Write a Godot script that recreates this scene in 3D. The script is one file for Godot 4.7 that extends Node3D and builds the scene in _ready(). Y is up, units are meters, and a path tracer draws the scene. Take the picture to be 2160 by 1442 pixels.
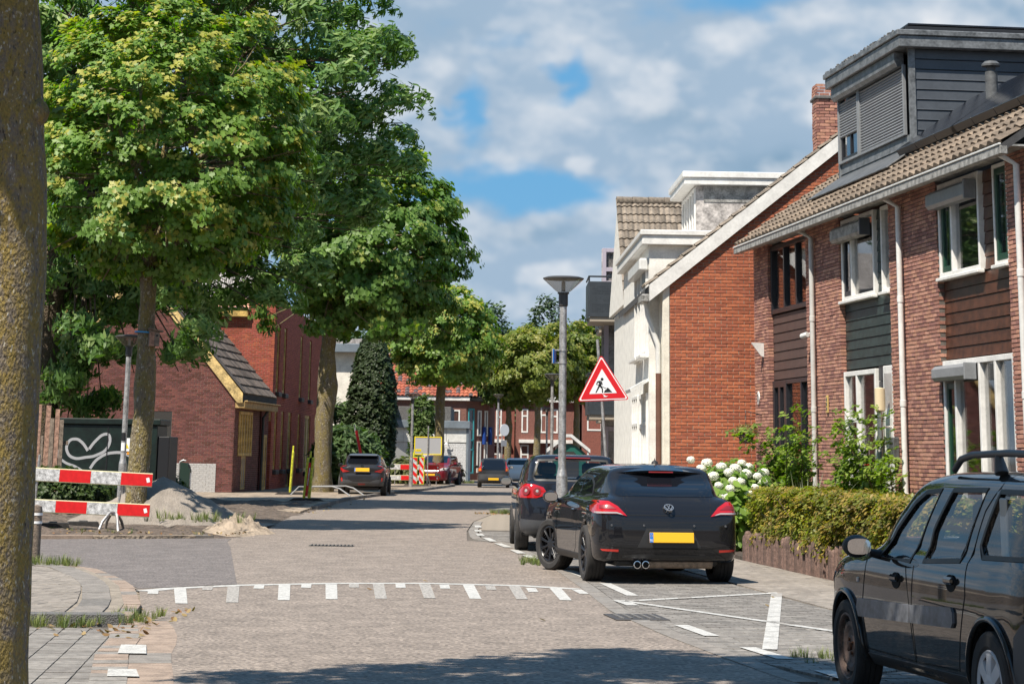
extends Node3D
const ID:=Transform3D.IDENTITY
const IB:=Basis.IDENTITY
var M:={}            # materials
var T:={}            # textures
var rng: RandomNumberGenerator = RandomNumberGenerator.new()
const EYE:=Vector3(0, 1.45, 0)
class MB:
	var v:=PackedVector3Array()
	var n:=PackedVector3Array()
	var c:=PackedColorArray()
	var uv:=PackedVector2Array()
	var i:=PackedInt32Array()
	var col:=Color.WHITE
	func vert(p: Vector3, nn: Vector3, t:=Vector2.ZERO) -> int:
		v.append(p); n.append(nn); c.append(col); uv.append(t)
		return v.size() - 1
	func tri(a: Vector3, b: Vector3, d: Vector3) -> void:
		var nn:=(b - a).cross(d - a).normalized()
		var k:=vert(a, nn); vert(b, nn); vert(d, nn)
		i.append_array([k, k + 2, k + 1])
	func quad(a: Vector3, b: Vector3, d: Vector3, e: Vector3) -> void:
		var nn:=(b - a).cross(d - a)
		if nn.length_squared() < 1e-14:
			nn = (d - a).cross(e - a)
		nn = nn.normalized()
		var k:=vert(a, nn, Vector2(0, 0)); vert(b, nn, Vector2(1, 0)); vert(d, nn, Vector2(1, 1)); vert(e, nn, Vector2(0, 1))
		i.append_array([k, k + 2, k + 1, k, k + 3, k + 2])
	func box(ctr: Vector3, s: Vector3, b:=IB, bev:=0.0) -> void:
		var h:=s * 0.5
		if bev <= 0.0:
			for ax in 3:
				for sg in [-1.0, 1.0]:
					var nrm:=Vector3.ZERO; nrm[ax] = sg
					var u:=Vector3.ZERO; u[(ax + 1) % 3] = 1.0
					var w:=Vector3.ZERO; w[(ax + 2) % 3] = 1.0
					if sg < 0:
						var t:=u; u = w; w = t
					var o:=ctr + b * (nrm * h)
					var U:=b * (u * h); var W:=b * (w * h)
					quad(o - U - W, o + U - W, o + U + W, o - U + W)
			return
		bev = minf(bev, minf(h.x, minf(h.y, h.z)) * 0.95)
		for ax in 3:
			var a1:=(ax + 1) % 3
			var a2:=(ax + 2) % 3
			for sg in [-1.0, 1.0]:
				var q:=[]
				for e in [[-1, -1], [1, -1], [1, 1], [-1, 1]]:
					var p:=Vector3.ZERO
					p[ax] = sg * h[ax]; p[a1] = e[0] * (h[a1] - bev); p[a2] = e[1] * (h[a2] - bev)
					q.append(ctr + b * p)
				if sg > 0: quad(q[0], q[1], q[2], q[3])
				else: quad(q[3], q[2], q[1], q[0])
			for s1 in [-1.0, 1.0]:
				for s2 in [-1.0, 1.0]:
					var p1:=Vector3.ZERO; var p2:=Vector3.ZERO; var p3:=Vector3.ZERO; var p4:=Vector3.ZERO
					p1[ax] = -(h[ax] - bev); p1[a1] = s1 * h[a1]; p1[a2] = s2 * (h[a2] - bev)
					p2 = p1; p2[ax] = h[ax] - bev
					p3[ax] = h[ax] - bev; p3[a1] = s1 * (h[a1] - bev); p3[a2] = s2 * h[a2]
					p4 = p3; p4[ax] = -(h[ax] - bev)
					if s1 * s2 > 0: quad(ctr + b * p1, ctr + b * p2, ctr + b * p3, ctr + b * p4)
					else: quad(ctr + b * p4, ctr + b * p3, ctr + b * p2, ctr + b * p1)
		for sx in [-1.0, 1.0]:
			for sy in [-1.0, 1.0]:
				for sz in [-1.0, 1.0]:
					var a:=ctr + b * Vector3(sx * h.x, sy * (h.y - bev), sz * (h.z - bev))
					var bb:=ctr + b * Vector3(sx * (h.x - bev), sy * h.y, sz * (h.z - bev))
					var d:=ctr + b * Vector3(sx * (h.x - bev), sy * (h.y - bev), sz * h.z)
					if sx * sy * sz > 0: tri(a, bb, d)
					else: tri(a, d, bb)
	func span(a: Vector3, d: Vector3, bev:=0.0) -> void:
		box((a + d) * 0.5, (d - a).abs(), IB, bev)
	func prism(poly: PackedVector2Array, z0: float, z1: float, xf:=ID, back:=true) -> void:
		var p:=poly
		if Geometry2D.is_polygon_clockwise(p):
			p = p.duplicate(); p.reverse()
		var ix:=Geometry2D.triangulate_polygon(p)
		for t in range(0, ix.size(), 3):
			var a:=p[ix[t]]; var b:=p[ix[t + 1]]; var d:=p[ix[t + 2]]
			if (b - a).cross(d - a) < 0:
				var s:=b; b = d; d = s
			tri(xf * Vector3(a.x, a.y, z1), xf * Vector3(b.x, b.y, z1), xf * Vector3(d.x, d.y, z1))
			if back: tri(xf * Vector3(a.x, a.y, z0), xf * Vector3(d.x, d.y, z0), xf * Vector3(b.x, b.y, z0))
		for k in p.size():
			var a:=p[k]; var b:=p[(k + 1) % p.size()]
			quad(xf * Vector3(a.x, a.y, z0), xf * Vector3(b.x, b.y, z0), xf * Vector3(b.x, b.y, z1), xf * Vector3(a.x, a.y, z1))
	func tube(pts: Array, rad: Array, sides:=8, caps:=true) -> void:
		var up:=Vector3(0.31, 0.9, 0.29).normalized()
		var rings:=[]
		for k in pts.size():
			var d: Vector3 = (pts[mini(k + 1, pts.size() - 1)] - pts[maxi(k - 1, 0)]).normalized()
			var sx:=up.cross(d)
			if sx.length() < 0.05: sx = Vector3(1, 0, 0).cross(d)
			sx = sx.normalized()
			var sy:=d.cross(sx)
			up = sy
			var ring:=[]
			for s in sides + 1:
				var a:=TAU * s / sides
				var o:=sx * cos(a) + sy * sin(a)
				ring.append(vert(pts[k] + o * rad[k], o, Vector2(float(s) / sides, k)))
			rings.append(ring)
		for k in pts.size() - 1:
			for s in sides:
				var a: int = rings[k][s]; var b: int = rings[k][s + 1]; var d: int = rings[k + 1][s + 1]; var e: int = rings[k + 1][s]
				i.append_array([a, d, b, a, e, d])
		if caps:
			for en in [0, pts.size() - 1]:
				var d: Vector3 = (pts[1] - pts[0]) if en == 0 else (pts[en] - pts[en - 1])
				d = d.normalized() * (-1.0 if en == 0 else 1.0)
				var k0:=vert(pts[en], d)
				var first:=v.size()
				for s in sides + 1: vert(v[rings[en][s]], d)
				for s in sides:
					if en == 0: i.append_array([k0, first + s, first + s + 1])
					else: i.append_array([k0, first + s + 1, first + s])
	func lathe(prof: Array, sides:=24, xf:=ID, a0:=0.0, a1:=TAU) -> void:
		for k in prof.size() - 1:
			var p: Vector2 = prof[k]; var q: Vector2 = prof[k + 1]
			var t:=q - p
			if t.length() < 1e-6: continue
			var nr:=Vector2(t.y, -t.x).normalized()
			for s in sides:
				var u:=lerpf(a0, a1, float(s) / sides); var w:=lerpf(a0, a1, float(s + 1) / sides)
				var e1:=Vector3(cos(u), 0, -sin(u)); var e2:=Vector3(cos(w), 0, -sin(w))
				var n1:=(xf.basis * (e1 * nr.x + Vector3.UP * nr.y)).normalized(); var n2:=(xf.basis * (e2 * nr.x + Vector3.UP * nr.y)).normalized()
				var k0:=vert(xf * (e1 * p.x + Vector3.UP * p.y), n1); vert(xf * (e2 * p.x + Vector3.UP * p.y), n2)
				vert(xf * (e2 * q.x + Vector3.UP * q.y), n2); vert(xf * (e1 * q.x + Vector3.UP * q.y), n1)
				i.append_array([k0, k0 + 2, k0 + 1, k0, k0 + 3, k0 + 2])
	func add(o: MB, xf:=ID) -> void:
		var k:=v.size()
		v.append_array(xf * o.v)
		for q in o.n: n.append((xf.basis * q).normalized())
		c.append_array(o.c); uv.append_array(o.uv)
		for q in o.i: i.append(q + k)
	func mesh() -> ArrayMesh:
		var m:=ArrayMesh.new()
		if v.is_empty(): return m
		var a:=[]
		a.resize(Mesh.ARRAY_MAX)
		a[Mesh.ARRAY_VERTEX] = v; a[Mesh.ARRAY_NORMAL] = n; a[Mesh.ARRAY_COLOR] = c; a[Mesh.ARRAY_TEX_UV] = uv; a[Mesh.ARRAY_INDEX] = i
		m.add_surface_from_arrays(Mesh.PRIMITIVE_TRIANGLES, a)
		return m
func thing(called: String, label: String, category: String, at:=Vector3.ZERO, turn:=0.0, group:="") -> Node3D:
	var o:=Node3D.new()
	o.name = called
	add_child(o, true)
	o.position = at; o.rotation.y = turn
	tag(o, label, category, group)
	return o
func tag(o: Node3D, label: String, category: String, group:="") -> void:
	o.set_meta("label", label); o.set_meta("category", category)
	if group: o.set_meta("group", group)
func part(called: String, m: Variant, mat: Material, parent: Node, xf:=ID, label:="") -> MeshInstance3D:
	var o:=MeshInstance3D.new()
	o.name = called
	o.mesh = m.mesh() if m is MB else m
	o.set_surface_override_material(0, mat) if o.mesh.get_surface_count() else null
	o.transform = xf
	parent.add_child(o, true)
	if label: o.set_meta("label", label)
	return o
func one(called: String, m: Variant, mat: Material, label: String, category: String, at:=Vector3.ZERO, turn:=0.0, group:="") -> MeshInstance3D:
	var o:=part(called, m, mat, self)
	o.position = at; o.rotation.y = turn
	tag(o, label, category, group)
	return o
func ground_piece(called: String, m: Variant, mat: Material) -> MeshInstance3D:
	var o:=part(called, m, mat, self)
	o.set_meta("kind", "structure")
	return o
func swarm(called: String, m: Mesh, mat: Material, xfs: Array, cols: Array, parent: Node) -> MultiMeshInstance3D:
	var mm:=MultiMesh.new()
	mm.transform_format = MultiMesh.TRANSFORM_3D
	mm.use_colors = true
	mm.mesh = m
	mm.instance_count = xfs.size()
	for k in xfs.size():
		mm.set_instance_transform(k, xfs[k])
		mm.set_instance_color(k, cols[k])
	var o:=MultiMeshInstance3D.new()
	o.name = called
	o.multimesh = mm
	o.material_override = mat
	o.set_meta("kind", "stuff")
	parent.add_child(o, true)
	return o
func rect(x0: float, y0: float, x1: float, y1: float) -> PackedVector2Array:
	return PackedVector2Array([Vector2(x0, y0), Vector2(x1, y0), Vector2(x1, y1), Vector2(x0, y1)])
func pv(list: Array) -> PackedVector2Array:
	var p:=PackedVector2Array()
	for k in range(0, list.size(), 2): p.append(Vector2(list[k], list[k + 1]))
	return p
func lin(r: float, g: float, b: float, a:=1.0) -> Color:
	return Color(r, g, b, a).linear_to_srgb()
func noise_img(sd: int, freq: float, oct: int, size: int, kind:=FastNoiseLite.TYPE_SIMPLEX_SMOOTH) -> PackedByteArray:
	var f:=FastNoiseLite.new()
	f.seed = sd; f.noise_type = kind; f.frequency = freq; f.fractal_octaves = oct
	f.fractal_type = FastNoiseLite.FRACTAL_FBM if oct > 1 else FastNoiseLite.FRACTAL_NONE
	var im:=f.get_seamless_image(size, size, false, false, 0.06)
	im.convert(Image.FORMAT_L8)
	return im.get_data()
func mottled(sd: int, size: int, f1: float, w1: float, f2: float, w2: float, speck:=0.0, grain:=1) -> ImageTexture:
	var a:=noise_img(sd, f1, 4, size)
	var b:=noise_img(sd + 7, f2, 3, size)
	var r: RandomNumberGenerator = RandomNumberGenerator.new()
	r.seed = sd
	var d:=PackedByteArray()
	d.resize(size * size)
	var lut:=PackedByteArray()
	for k in 1025: lut.append(int(clampf(pow(k / 1024.0, 1.0 / 2.2), 0.0, 1.0) * 255.0))
	var sum:=0.0
	var dots:=PackedFloat32Array()
	if grain > 1:
		for k in size * size / grain + size: dots.append(r.randf())
	for k in size * size:
		var x:=1.0 - w1 * (1.0 - a[k] / 255.0) - w2 * (1.0 - b[k] / 255.0)
		if speck > 0.0: x *= 1.0 - speck * (r.randf() if grain == 1 else dots[(k / size / grain) * size + (k % size) / grain])
		sum += x
		d[k] = lut[clampi(int(x * 1024.0), 0, 1024)]
	var t:=ImageTexture.create_from_image(Image.create_from_data(size, size, false, Image.FORMAT_L8, d))
	t.set_meta("mean", sum / (size * size))
	return t
func bumpy(sd: int, size: int, freq: float, oct: int, strength: float) -> ImageTexture:
	var im:=Image.create_from_data(size, size, false, Image.FORMAT_L8, noise_img(sd, freq, oct, size))
	im.convert(Image.FORMAT_RGBA8)
	im.bump_map_to_normal_map(strength)
	return ImageTexture.create_from_image(im)
func mat(called: String, col: Color, rough:=0.8, tex: Texture2D = null, scale:=1.0, nrm: Texture2D = null, nscale:=1.0, world:=true) -> StandardMaterial3D:
	var m:=StandardMaterial3D.new()
	m.resource_name = called
	m.albedo_color = col; m.roughness = rough
	if tex:
		m.albedo_texture = tex
		if tex.has_meta("mean") and col != Color.WHITE:   # the texture only varies the colour: keep its mean
			var l:=col.srgb_to_linear()
			var f: float = 1.0 / tex.get_meta("mean")
			m.albedo_color = Color(minf(l.r * f, 1.0), minf(l.g * f, 1.0), minf(l.b * f, 1.0), l.a).linear_to_srgb()
	if nrm:
		m.normal_enabled = true; m.normal_texture = nrm; m.normal_scale = nscale
	if tex or nrm:
		m.uv1_triplanar = true; m.uv1_world_triplanar = world
		m.uv1_scale = Vector3.ONE * scale
	M[called] = m
	return m
func vmat(called: String, rough:=0.8, tex: Texture2D = null, scale:=1.0, nrm: Texture2D = null, nscale:=1.0) -> StandardMaterial3D:
	var m:=mat(called, Color.WHITE, rough, tex, scale, nrm, nscale)
	m.vertex_color_use_as_albedo = true
	return m
func metal(called: String, col: Color, rough: float) -> StandardMaterial3D:
	var m:=mat(called, col, rough)
	m.metallic = 1.0
	return m
func leafmat(called: String, rough:=0.5, back:=0.35) -> StandardMaterial3D:
	var m:=vmat(called, rough)
	m.backlight_enabled = true
	m.backlight = Color(back * 0.88, back, back * 0.35)
	m.cull_mode = BaseMaterial3D.CULL_DISABLED
	return m
func _ready() -> void:
	rng.seed = 20240721
	set_camera()
	set_sky()
	set_sun()
	make_materials()
	build_ground()
	build_terrace()
	build_gable_house()
	build_far_right()
	build_left_houses()
	build_far_left()
	build_trees()
	build_gardens()
	build_street_furniture()
	build_roadworks()
	build_cars()
func set_camera() -> void:
	var cam:=Camera3D.new()
	cam.name = "camera"
	cam.near = 0.1
	cam.far = 2000.0
	cam.projection = Camera3D.PROJECTION_FRUSTUM
	cam.keep_aspect = Camera3D.KEEP_HEIGHT
	cam.size = 2.0 * 0.1 * 721.0 / 4750.0
	cam.frustum_offset = Vector2(0, 0.1 * (-263.0 - 721.0) / 4750.0)
	cam.position = EYE
	cam.basis = Basis(Vector3.UP, CAM_YAW) * Basis(Vector3.RIGHT, atan(1220.0 / 4750.0)) * Basis(Vector3.BACK, CAM_ROLL)
	add_child(cam)
	cam.current = true
const CAM_YAW:=0.0036
const CAM_ROLL:=0.0145
func set_sun() -> void:
	var sun:=DirectionalLight3D.new()
	sun.name = "sun"
	sun.light_energy = 1.6
	sun.light_color = Color(1.0, 0.965, 0.91)
	sun.light_angular_distance = 0.5
	sun.shadow_enabled = true
	sun.look_at_from_position(Vector3.ZERO, Vector3(0.32, -0.845, -0.43))
	add_child(sun)
var cloud_a:=FastNoiseLite.new()
var cloud_b:=FastNoiseLite.new()
const BANKS:=[[8.6, 8.7, 2.2, 1.5, 0.5], [11.5, 10.4, 3.0, 1.4, 0.5], [4.6, 9.4, 2.4, 1.5, 0.45], [3.6, 7.4, 2.6, 1.2, 0.42], [7.2, 6.6, 2.0, 0.9, 0.5],
	[-2.6, 8.9, 1.5, 1.7, 0.6], [-3.6, 7.6, 1.4, 1.0, 0.5], [0.3, 9.0, 1.0, 0.7, 0.35], [1.7, 7.0, 0.8, 0.35, 0.45], [1.5, 3.9, 5.5, 1.7, 0.5], [-0.6, 10.9, 2.5, 0.5, 0.4],
	[-1.1, 8.5, 0.42, 0.9, -0.75], [1.3, 9.2, 0.42, 0.9, -0.7], [0.2, 6.6, 2.2, 0.5, -0.8], [-4.4, 9.9, 0.8, 0.6, -0.5], [5.5, 5.6, 2.0, 0.4, -0.3]]
const BRIGHT:=[[9.2, 8.7, 1.9, 1.0, 0.85], [11.6, 9.6, 2.0, 1.2, 0.35], [-2.9, 9.1, 1.1, 1.1, 0.5], [-3.8, 7.8, 0.8, 0.8, 0.5], [3.6, 9.0, 0.9, 0.9, 0.4], [1.7, 7.05, 0.7, 0.28, 0.5], [1.2, 4.4, 0.9, 0.35, 0.5], [4.6, 7.0, 1.1, 0.5, 0.25]]
const DARK:=[[6.9, 6.9, 1.5, 0.6, 0.8], [9.6, 6.4, 2.2, 0.6, 0.6], [0.4, 5.4, 1.8, 0.22, 0.4], [4.0, 8.2, 1.2, 0.5, 0.3], [12.0, 10.9, 2.0, 0.5, 0.3]]
func bank(list: Array, x: float, y: float, sharp: bool) -> float:
	var d:=0.0
	for b in list:
		var e:=pow((x - b[0]) / b[2], 2) + pow((y - b[1]) / b[3], 2)
		if e < 6.0: d += b[4] * (smoothstep(1.5, 0.25, e) if sharp else exp(-e))
	return d
func sky_at(az: float, el: float) -> Color:
	if el < 0.0: return Color(0.16, 0.16, 0.15)
	var ca:=cos(el)
	var dir:=Vector3(sin(az) * ca, sin(el), -cos(az) * ca)
	var p:=Vector3(dir.x, dir.y * 1.9, dir.z)
	var lo:=cloud_a.get_noise_3dv(p * 9.0)
	var hi:=cloud_b.get_noise_3dv(p * 20.0)
	var up:=cloud_b.get_noise_3dv(p * 20.0 + Vector3(-0.12, 0.5, 0.0))
	var d:=0.30 - 0.42 * smoothstep(0.22, 0.6, el) + 0.50 * lo + 0.42 * hi
	var glow:=0.10 + 0.35 * lo
	var dusk:=-0.25 * lo
	var x:=rad_to_deg(az); var y:=rad_to_deg(el)
	if absf(x) < 20.0 and y < 18.0:
		x += 1.1 * cloud_b.get_noise_3dv(p * 13.0 + Vector3(5, 0, 0))
		y += 0.75 * cloud_b.get_noise_3dv(p * 13.0 + Vector3(0, 9, 0))
		d += bank(BANKS, x, y, false)
		glow += bank(BRIGHT, x, y, true)
		dusk += bank(DARK, x, y, false)
	var h:=clampf(el / 0.6, 0.0, 1.0)
	var blue:=Color(0.17, 0.48, 0.79).lerp(Color(0.10, 0.31, 0.63), pow(h, 0.7)).lerp(Color(0.36, 0.56, 0.72), exp(-el * 16.0) * 0.8)
	var cover:=smoothstep(-0.15, 0.42, d)
	var lit:=clampf(glow + 0.55 * (hi - up) + 0.12 * hi, 0.0, 1.0)
	var grey:=Color(0.37, 0.50, 0.65).lerp(Color(0.19, 0.34, 0.49), clampf(dusk, 0.0, 1.0))
	return blue.lerp(grey.lerp(Color(0.90, 0.91, 0.93), lit), cover) * SKY_GAIN
const SKY_GAIN:=0.60
func set_sky() -> void:
	cloud_a.seed = 11; cloud_a.frequency = 1.0; cloud_a.fractal_octaves = 3
	cloud_b.seed = 23; cloud_b.frequency = 1.0; cloud_b.fractal_octaves = 6; cloud_b.fractal_gain = 0.6
	var W:=4096
	var H:=2048
	var low:=Image.create(512, 256, false, Image.FORMAT_RGBF)
	for y in 256:
		for x in 512:
			low.set_pixel(x, y, sky_at(wrapf((x + 0.5) / 512, -0.5, 0.5) * TAU, (0.5 - (y + 0.5) / 256) * PI))
	low.resize(W, H, Image.INTERPOLATE_BILINEAR)
	var x0:=int(W * 0.5 - W * 17.0 / 360.0)
	var nx:=int(W * 34.0 / 360.0)
	var y1:=H / 2
	var ny:=int(H * 15.0 / 180.0)
	for y in range(y1 - ny, y1):
		for x in range(x0, x0 + nx):
			var az:=(x + 0.5) / W - 0.5
			low.set_pixel(posmod(x - W / 2, W), y, sky_at(az * TAU, (0.5 - (y + 0.5) / H) * PI))
	var m:=PanoramaSkyMaterial.new()
	m.panorama = ImageTexture.create_from_image(low)
	var sky:=Sky.new()
	sky.sky_material = m
	var e:=Environment.new()
	e.background_mode = Environment.BG_SKY
	e.sky = sky
	e.tonemap_mode = Environment.TONE_MAPPER_LINEAR
	e.tonemap_exposure = 1.65
	e.sdfgi_enabled = true
	e.ssao_enabled = true
	e.ssil_enabled = true
	var we:=WorldEnvironment.new()
	we.name = "world_environment"
	we.environment = e
	add_child(we)
func make_materials() -> void:
	T.asphalt = mottled(3, 768, 0.006, 0.30, 0.12, 0.20, 0.60, 5)
	T.stone = mottled(5, 512, 0.01, 0.35, 0.09, 0.35, 0.22)
	T.soft = mottled(8, 512, 0.008, 0.22, 0.05, 0.15, 0.05)
	T.brick = mottled(9, 512, 0.012, 0.30, 0.10, 0.40, 0.18)
	T.dirty = mottled(12, 512, 0.010, 0.55, 0.045, 0.40, 0.10)
	T.n_fine = bumpy(21, 512, 0.16, 3, 5.0)
	T.n_rough = bumpy(22, 512, 0.06, 5, 9.0)
	T.n_soft = bumpy(23, 512, 0.02, 3, 3.0)
	mat("asphalt", lin(0.205, 0.170, 0.143), 0.92, T.asphalt, 0.28, T.n_fine, 0.35)
	mat("asphalt_patch", lin(0.140, 0.122, 0.114), 0.92, T.asphalt, 0.33, T.n_fine, 0.25)
	mat("joint_dark", lin(0.10, 0.085, 0.07), 0.95, T.stone, 0.8)
	mat("sand_joint", lin(0.23, 0.195, 0.155), 0.95, T.stone, 0.8)
	mat("soil", lin(0.105, 0.080, 0.062), 0.98, T.dirty, 0.35, T.n_rough, 0.9)
	mat("sandy", lin(0.27, 0.215, 0.16), 0.98, T.dirty, 0.30, T.n_rough, 0.6)
	mat("sand_grey", lin(0.23, 0.20, 0.17), 0.98, T.stone, 0.7, T.n_rough, 0.7)
	mat("kerb", lin(0.20, 0.18, 0.16), 0.9, T.stone, 0.9, T.n_fine, 0.3)
	mat("kerb_dark", lin(0.13, 0.125, 0.12), 0.9, T.stone, 1.6, T.n_rough, 0.8)
	mat("kerb_pink", lin(0.27, 0.205, 0.16), 0.9, T.stone, 0.9, T.n_fine, 0.3)
	vmat("paver", 0.9, T.stone, 1.7, T.n_fine, 0.3)
	for k in 4:
		var g: float = [0.175, 0.20, 0.145, 0.225][k]
		mat("paver_%d" % k, lin(g, g * 0.92, g * 0.83), 0.9, T.stone, 1.7, T.n_fine, 0.3)
		mat("tile_%d" % k, lin(g * 1.12, g * 0.98, g * 0.84), 0.9, T.stone, 1.3, T.n_fine, 0.25)
	mat("road_paint", lin(0.43, 0.42, 0.395), 0.7, mottled(31, 512, 0.03, 0.35, 0.16, 0.45, 0.2), 0.6)
	mat("road_paint_worn", lin(0.30, 0.28, 0.255), 0.8, mottled(32, 512, 0.05, 0.6, 0.2, 0.5, 0.2), 0.8)
	mat("iron", lin(0.05, 0.045, 0.042), 0.6, T.stone, 2.0)
	mat("grass_far", lin(0.07, 0.10, 0.03), 0.95, T.dirty, 0.2)
func sheet(list: Array, y: float) -> MB:
	var p:=pv(list)
	var mb:=MB.new()
	var q:=PackedVector2Array()
	for k in p: q.append(Vector2(k.x, -k.y))
	if Geometry2D.is_polygon_clockwise(q): q.reverse()
	var ix:=Geometry2D.triangulate_polygon(q)
	for t in range(0, ix.size(), 3):
		var a:=q[ix[t]]; var b:=q[ix[t + 1]]; var d:=q[ix[t + 2]]
		var A:=Vector3(a.x, y, a.y); var B:=Vector3(b.x, y, b.y); var D:=Vector3(d.x, y, d.y)
		if (B - A).cross(D - A).y < 0: mb.tri(A, D, B)
		else: mb.tri(A, B, D)
	return mb
func slab(list: Array, y0: float, y1: float) -> MB:
	var p:=pv(list)
	var q:=PackedVector2Array()
	for k in p: q.append(Vector2(k.x, k.y))
	var mb:=MB.new()
	mb.prism(q, y0, y1, Transform3D(Basis(Vector3(1, 0, 0), Vector3(0, 0, -1), Vector3(0, 1, 0)), Vector3.ZERO))
	return mb
func band(list: Array, a: float, b: float) -> Array:
	var p:=pv(list)
	var out1:=[]
	var out2:=[]
	for k in p.size():
		var d:=(p[mini(k + 1, p.size() - 1)] - p[maxi(k - 1, 0)]).normalized()
		var r:=Vector2(d.y, -d.x)
		var u:=p[k] + r * a; var w:=p[k] + r * b
		out1.append_array([u.x, u.y])
		out2.push_front(w.y); out2.push_front(w.x)
	return out1 + out2
func blocks(called: String, list: Array, a: float, b: float, step: float, y0: float, y1: float, mats: Array, parent: Node, gap:=0.008) -> void:
	var p:=pv(list)
	var cv:=Curve2D.new()
	for k in p: cv.add_point(k)
	var L:=cv.get_baked_length()
	var s:=0.0
	while s + 0.05 < L:
		var e:=minf(s + step, L) - gap
		var q0:=cv.sample_baked(s); var q1:=cv.sample_baked(e)
		var d:=(q1 - q0).normalized()
		var r:=Vector2(d.y, -d.x)
		var w:=[q0 + r * a, q1 + r * a, q1 + r * b, q0 + r * b]
		var l:=[]
		for k in w: l.append_array([k.x, k.y])
		part(called, slab(l, y0, y1 + rng.randf_range(-0.003, 0.003)), mats[rng.randi() % mats.size()], parent)
		s += step
const ROAD_R:=[2.6, 10.0, 1.94, 15.8, 1.67, 17.2, 1.29, 19.8, 0.97, 22.6, 0.80, 26.5, 0.56, 31.0, 0.16, 35.7, -0.14, 39.4]
const ROAD_L:=[-1.6, 10.0, -2.24, 15.2, -2.61, 17.3, -3.28, 21.1, -3.92, 24.9, -4.32, 26.2, -5.04, 28.5, -6.0, 30.0, -9.0, 31.6, -22.0, 33.5]
const SUBX:=0.1254
func build_ground() -> void:
	ground_piece("ground", sheet([-700, -60, 700, -60, 700, 900, -700, 900], -0.12), M.soil)
	ground_piece("verge", sheet([-60, 3, 3, 3, 3, 40, -60, 40], -0.03), M.sand_joint)
	var road:=[-1.2, 4.0, 3.2, 4.0] + ROAD_R + [-0.75, 40.2, -0.85, 45.0, -0.83, 51.4, -0.45, 58.4, 0.6, 68.0, 1.2, 80.0, 2.0, 95.0, 4.0, 118.0, 14.0, 122.0, 30.0, 124.0, 30.0, 140.0, 4.0, 138.0, -3.2, 134.0, -3.0, 112.0, -2.56, 105.8, -3.6, 91.3, -4.31, 85.2, -5.21, 71.6, -5.25, 65.0, -5.1, 55.0, -4.5, 41.0, -4.8, 39.7, -5.5, 39.4, -7.6, 38.2, -22.0, 40.0]
	var left:=ROAD_L.duplicate()
	var back:=[]
	for k in range(left.size() - 2, -1, -2): back.append_array([left[k], left[k + 1]])
	ground_piece("road", sheet(road + back, 0.0), M.asphalt)
	ground_piece("road_patch", sheet([-3.05, 26.28, -3.35, 28.6, -3.8, 32.1, -4.3, 36.0, -4.62, 38.2, -4.7, 39.4, -5.5, 39.3, -7.6, 38.1, -21.8, 39.9, -21.8, 33.6, -9.0, 31.7, -6.0, 30.1, -5.03, 28.6, -4.33, 26.35, -3.98, 25.2, -3.7, 25.5, -3.3, 26.0], 0.004), M.asphalt_patch)
	build_markings()
	build_layby()
	build_corner()
	build_left_verge()
func build_markings() -> void:
	var mk:=Node3D.new()
	mk.name = "road_marking"
	add_child(mk)
	mk.set_meta("kind", "structure")
	var line:=[-3.90, 24.75, -3.69, 25.3, -3.02, 26.1, -2.02, 26.74, -0.96, 27.02, 0.13, 26.83, 0.77, 26.34]
	part("hump_line", sheet(band(line, -0.06, 0.15), 0.004), M.road_paint, mk)
	var tips:=[-3.19, 22.88, -2.73, 23.13, -2.27, 23.61, -1.81, 23.87, -1.32, 24.06, -0.83, 24.26, -0.36, 24.29, 0.12, 24.32, 0.57, 24.27]
	var heads:=[-3.55, 25.4, -3.04, 25.95, -2.52, 26.35, -2.02, 26.62, -1.50, 26.80, -0.98, 26.90, -0.48, 26.86, 0.04, 26.76, 0.50, 26.48]
	for k in 9:
		var h:=Vector2(heads[2 * k], heads[2 * k + 1]); var t:=Vector2(tips[2 * k], tips[2 * k + 1])
		var worn: Material = M.road_paint_worn if k in [1, 4, 5, 7] else M.road_paint
		part("hump_tooth", sheet([h.x - 0.06, h.y - 0.1, h.x + 0.07, h.y - 0.1, t.x + 0.065, t.y, t.x - 0.055, t.y], 0.0045), worn, mk)
		var s:=h + Vector2(-0.27, -0.12)
		if k == 0: s = h + Vector2(-0.24, -0.35)
		var d:=(t - h).normalized() * 0.75
		part("hump_tooth", sheet([s.x - 0.055, s.y, s.x + 0.055, s.y, s.x + d.x + 0.055, s.y + d.y, s.x + d.x - 0.055, s.y + d.y], 0.0045), M.road_paint_worn if k % 3 == 1 else M.road_paint, mk)
	part("hump_tooth", sheet([0.68, 26.2, 0.79, 26.2, 0.86, 25.4, 0.75, 25.4], 0.0045), M.road_paint, mk)
	var gr:=ground_piece("road_grate", sheet([-3.2, 37.0, -2.48, 36.95, -2.48, 37.35, -3.2, 37.4], 0.004), M.iron)
	for k in 12:
		var mb:=MB.new()
		mb.box(Vector3(-3.16 + k * 0.058, 0.012, -37.17), Vector3(0.026, 0.014, 0.36))
		part("grate_bar", mb, M.kerb_dark, gr)
	var mh:=MB.new()
	mh.box(Vector3(1.17, 0.006, -21.85), Vector3(0.5, 0.012, 0.75), Basis(Vector3.UP, 0.12), 0.004)
	var gc:=ground_piece("gully_cover", mh, M.iron)
	for k in 5:
		var mb:=MB.new()
		mb.box(Vector3(1.0 + k * 0.085, 0.015, -21.85), Vector3(0.03, 0.008, 0.55), Basis(Vector3.UP, 0.12))
		part("grate_slot", mb, M.kerb_dark, gc)
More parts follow.
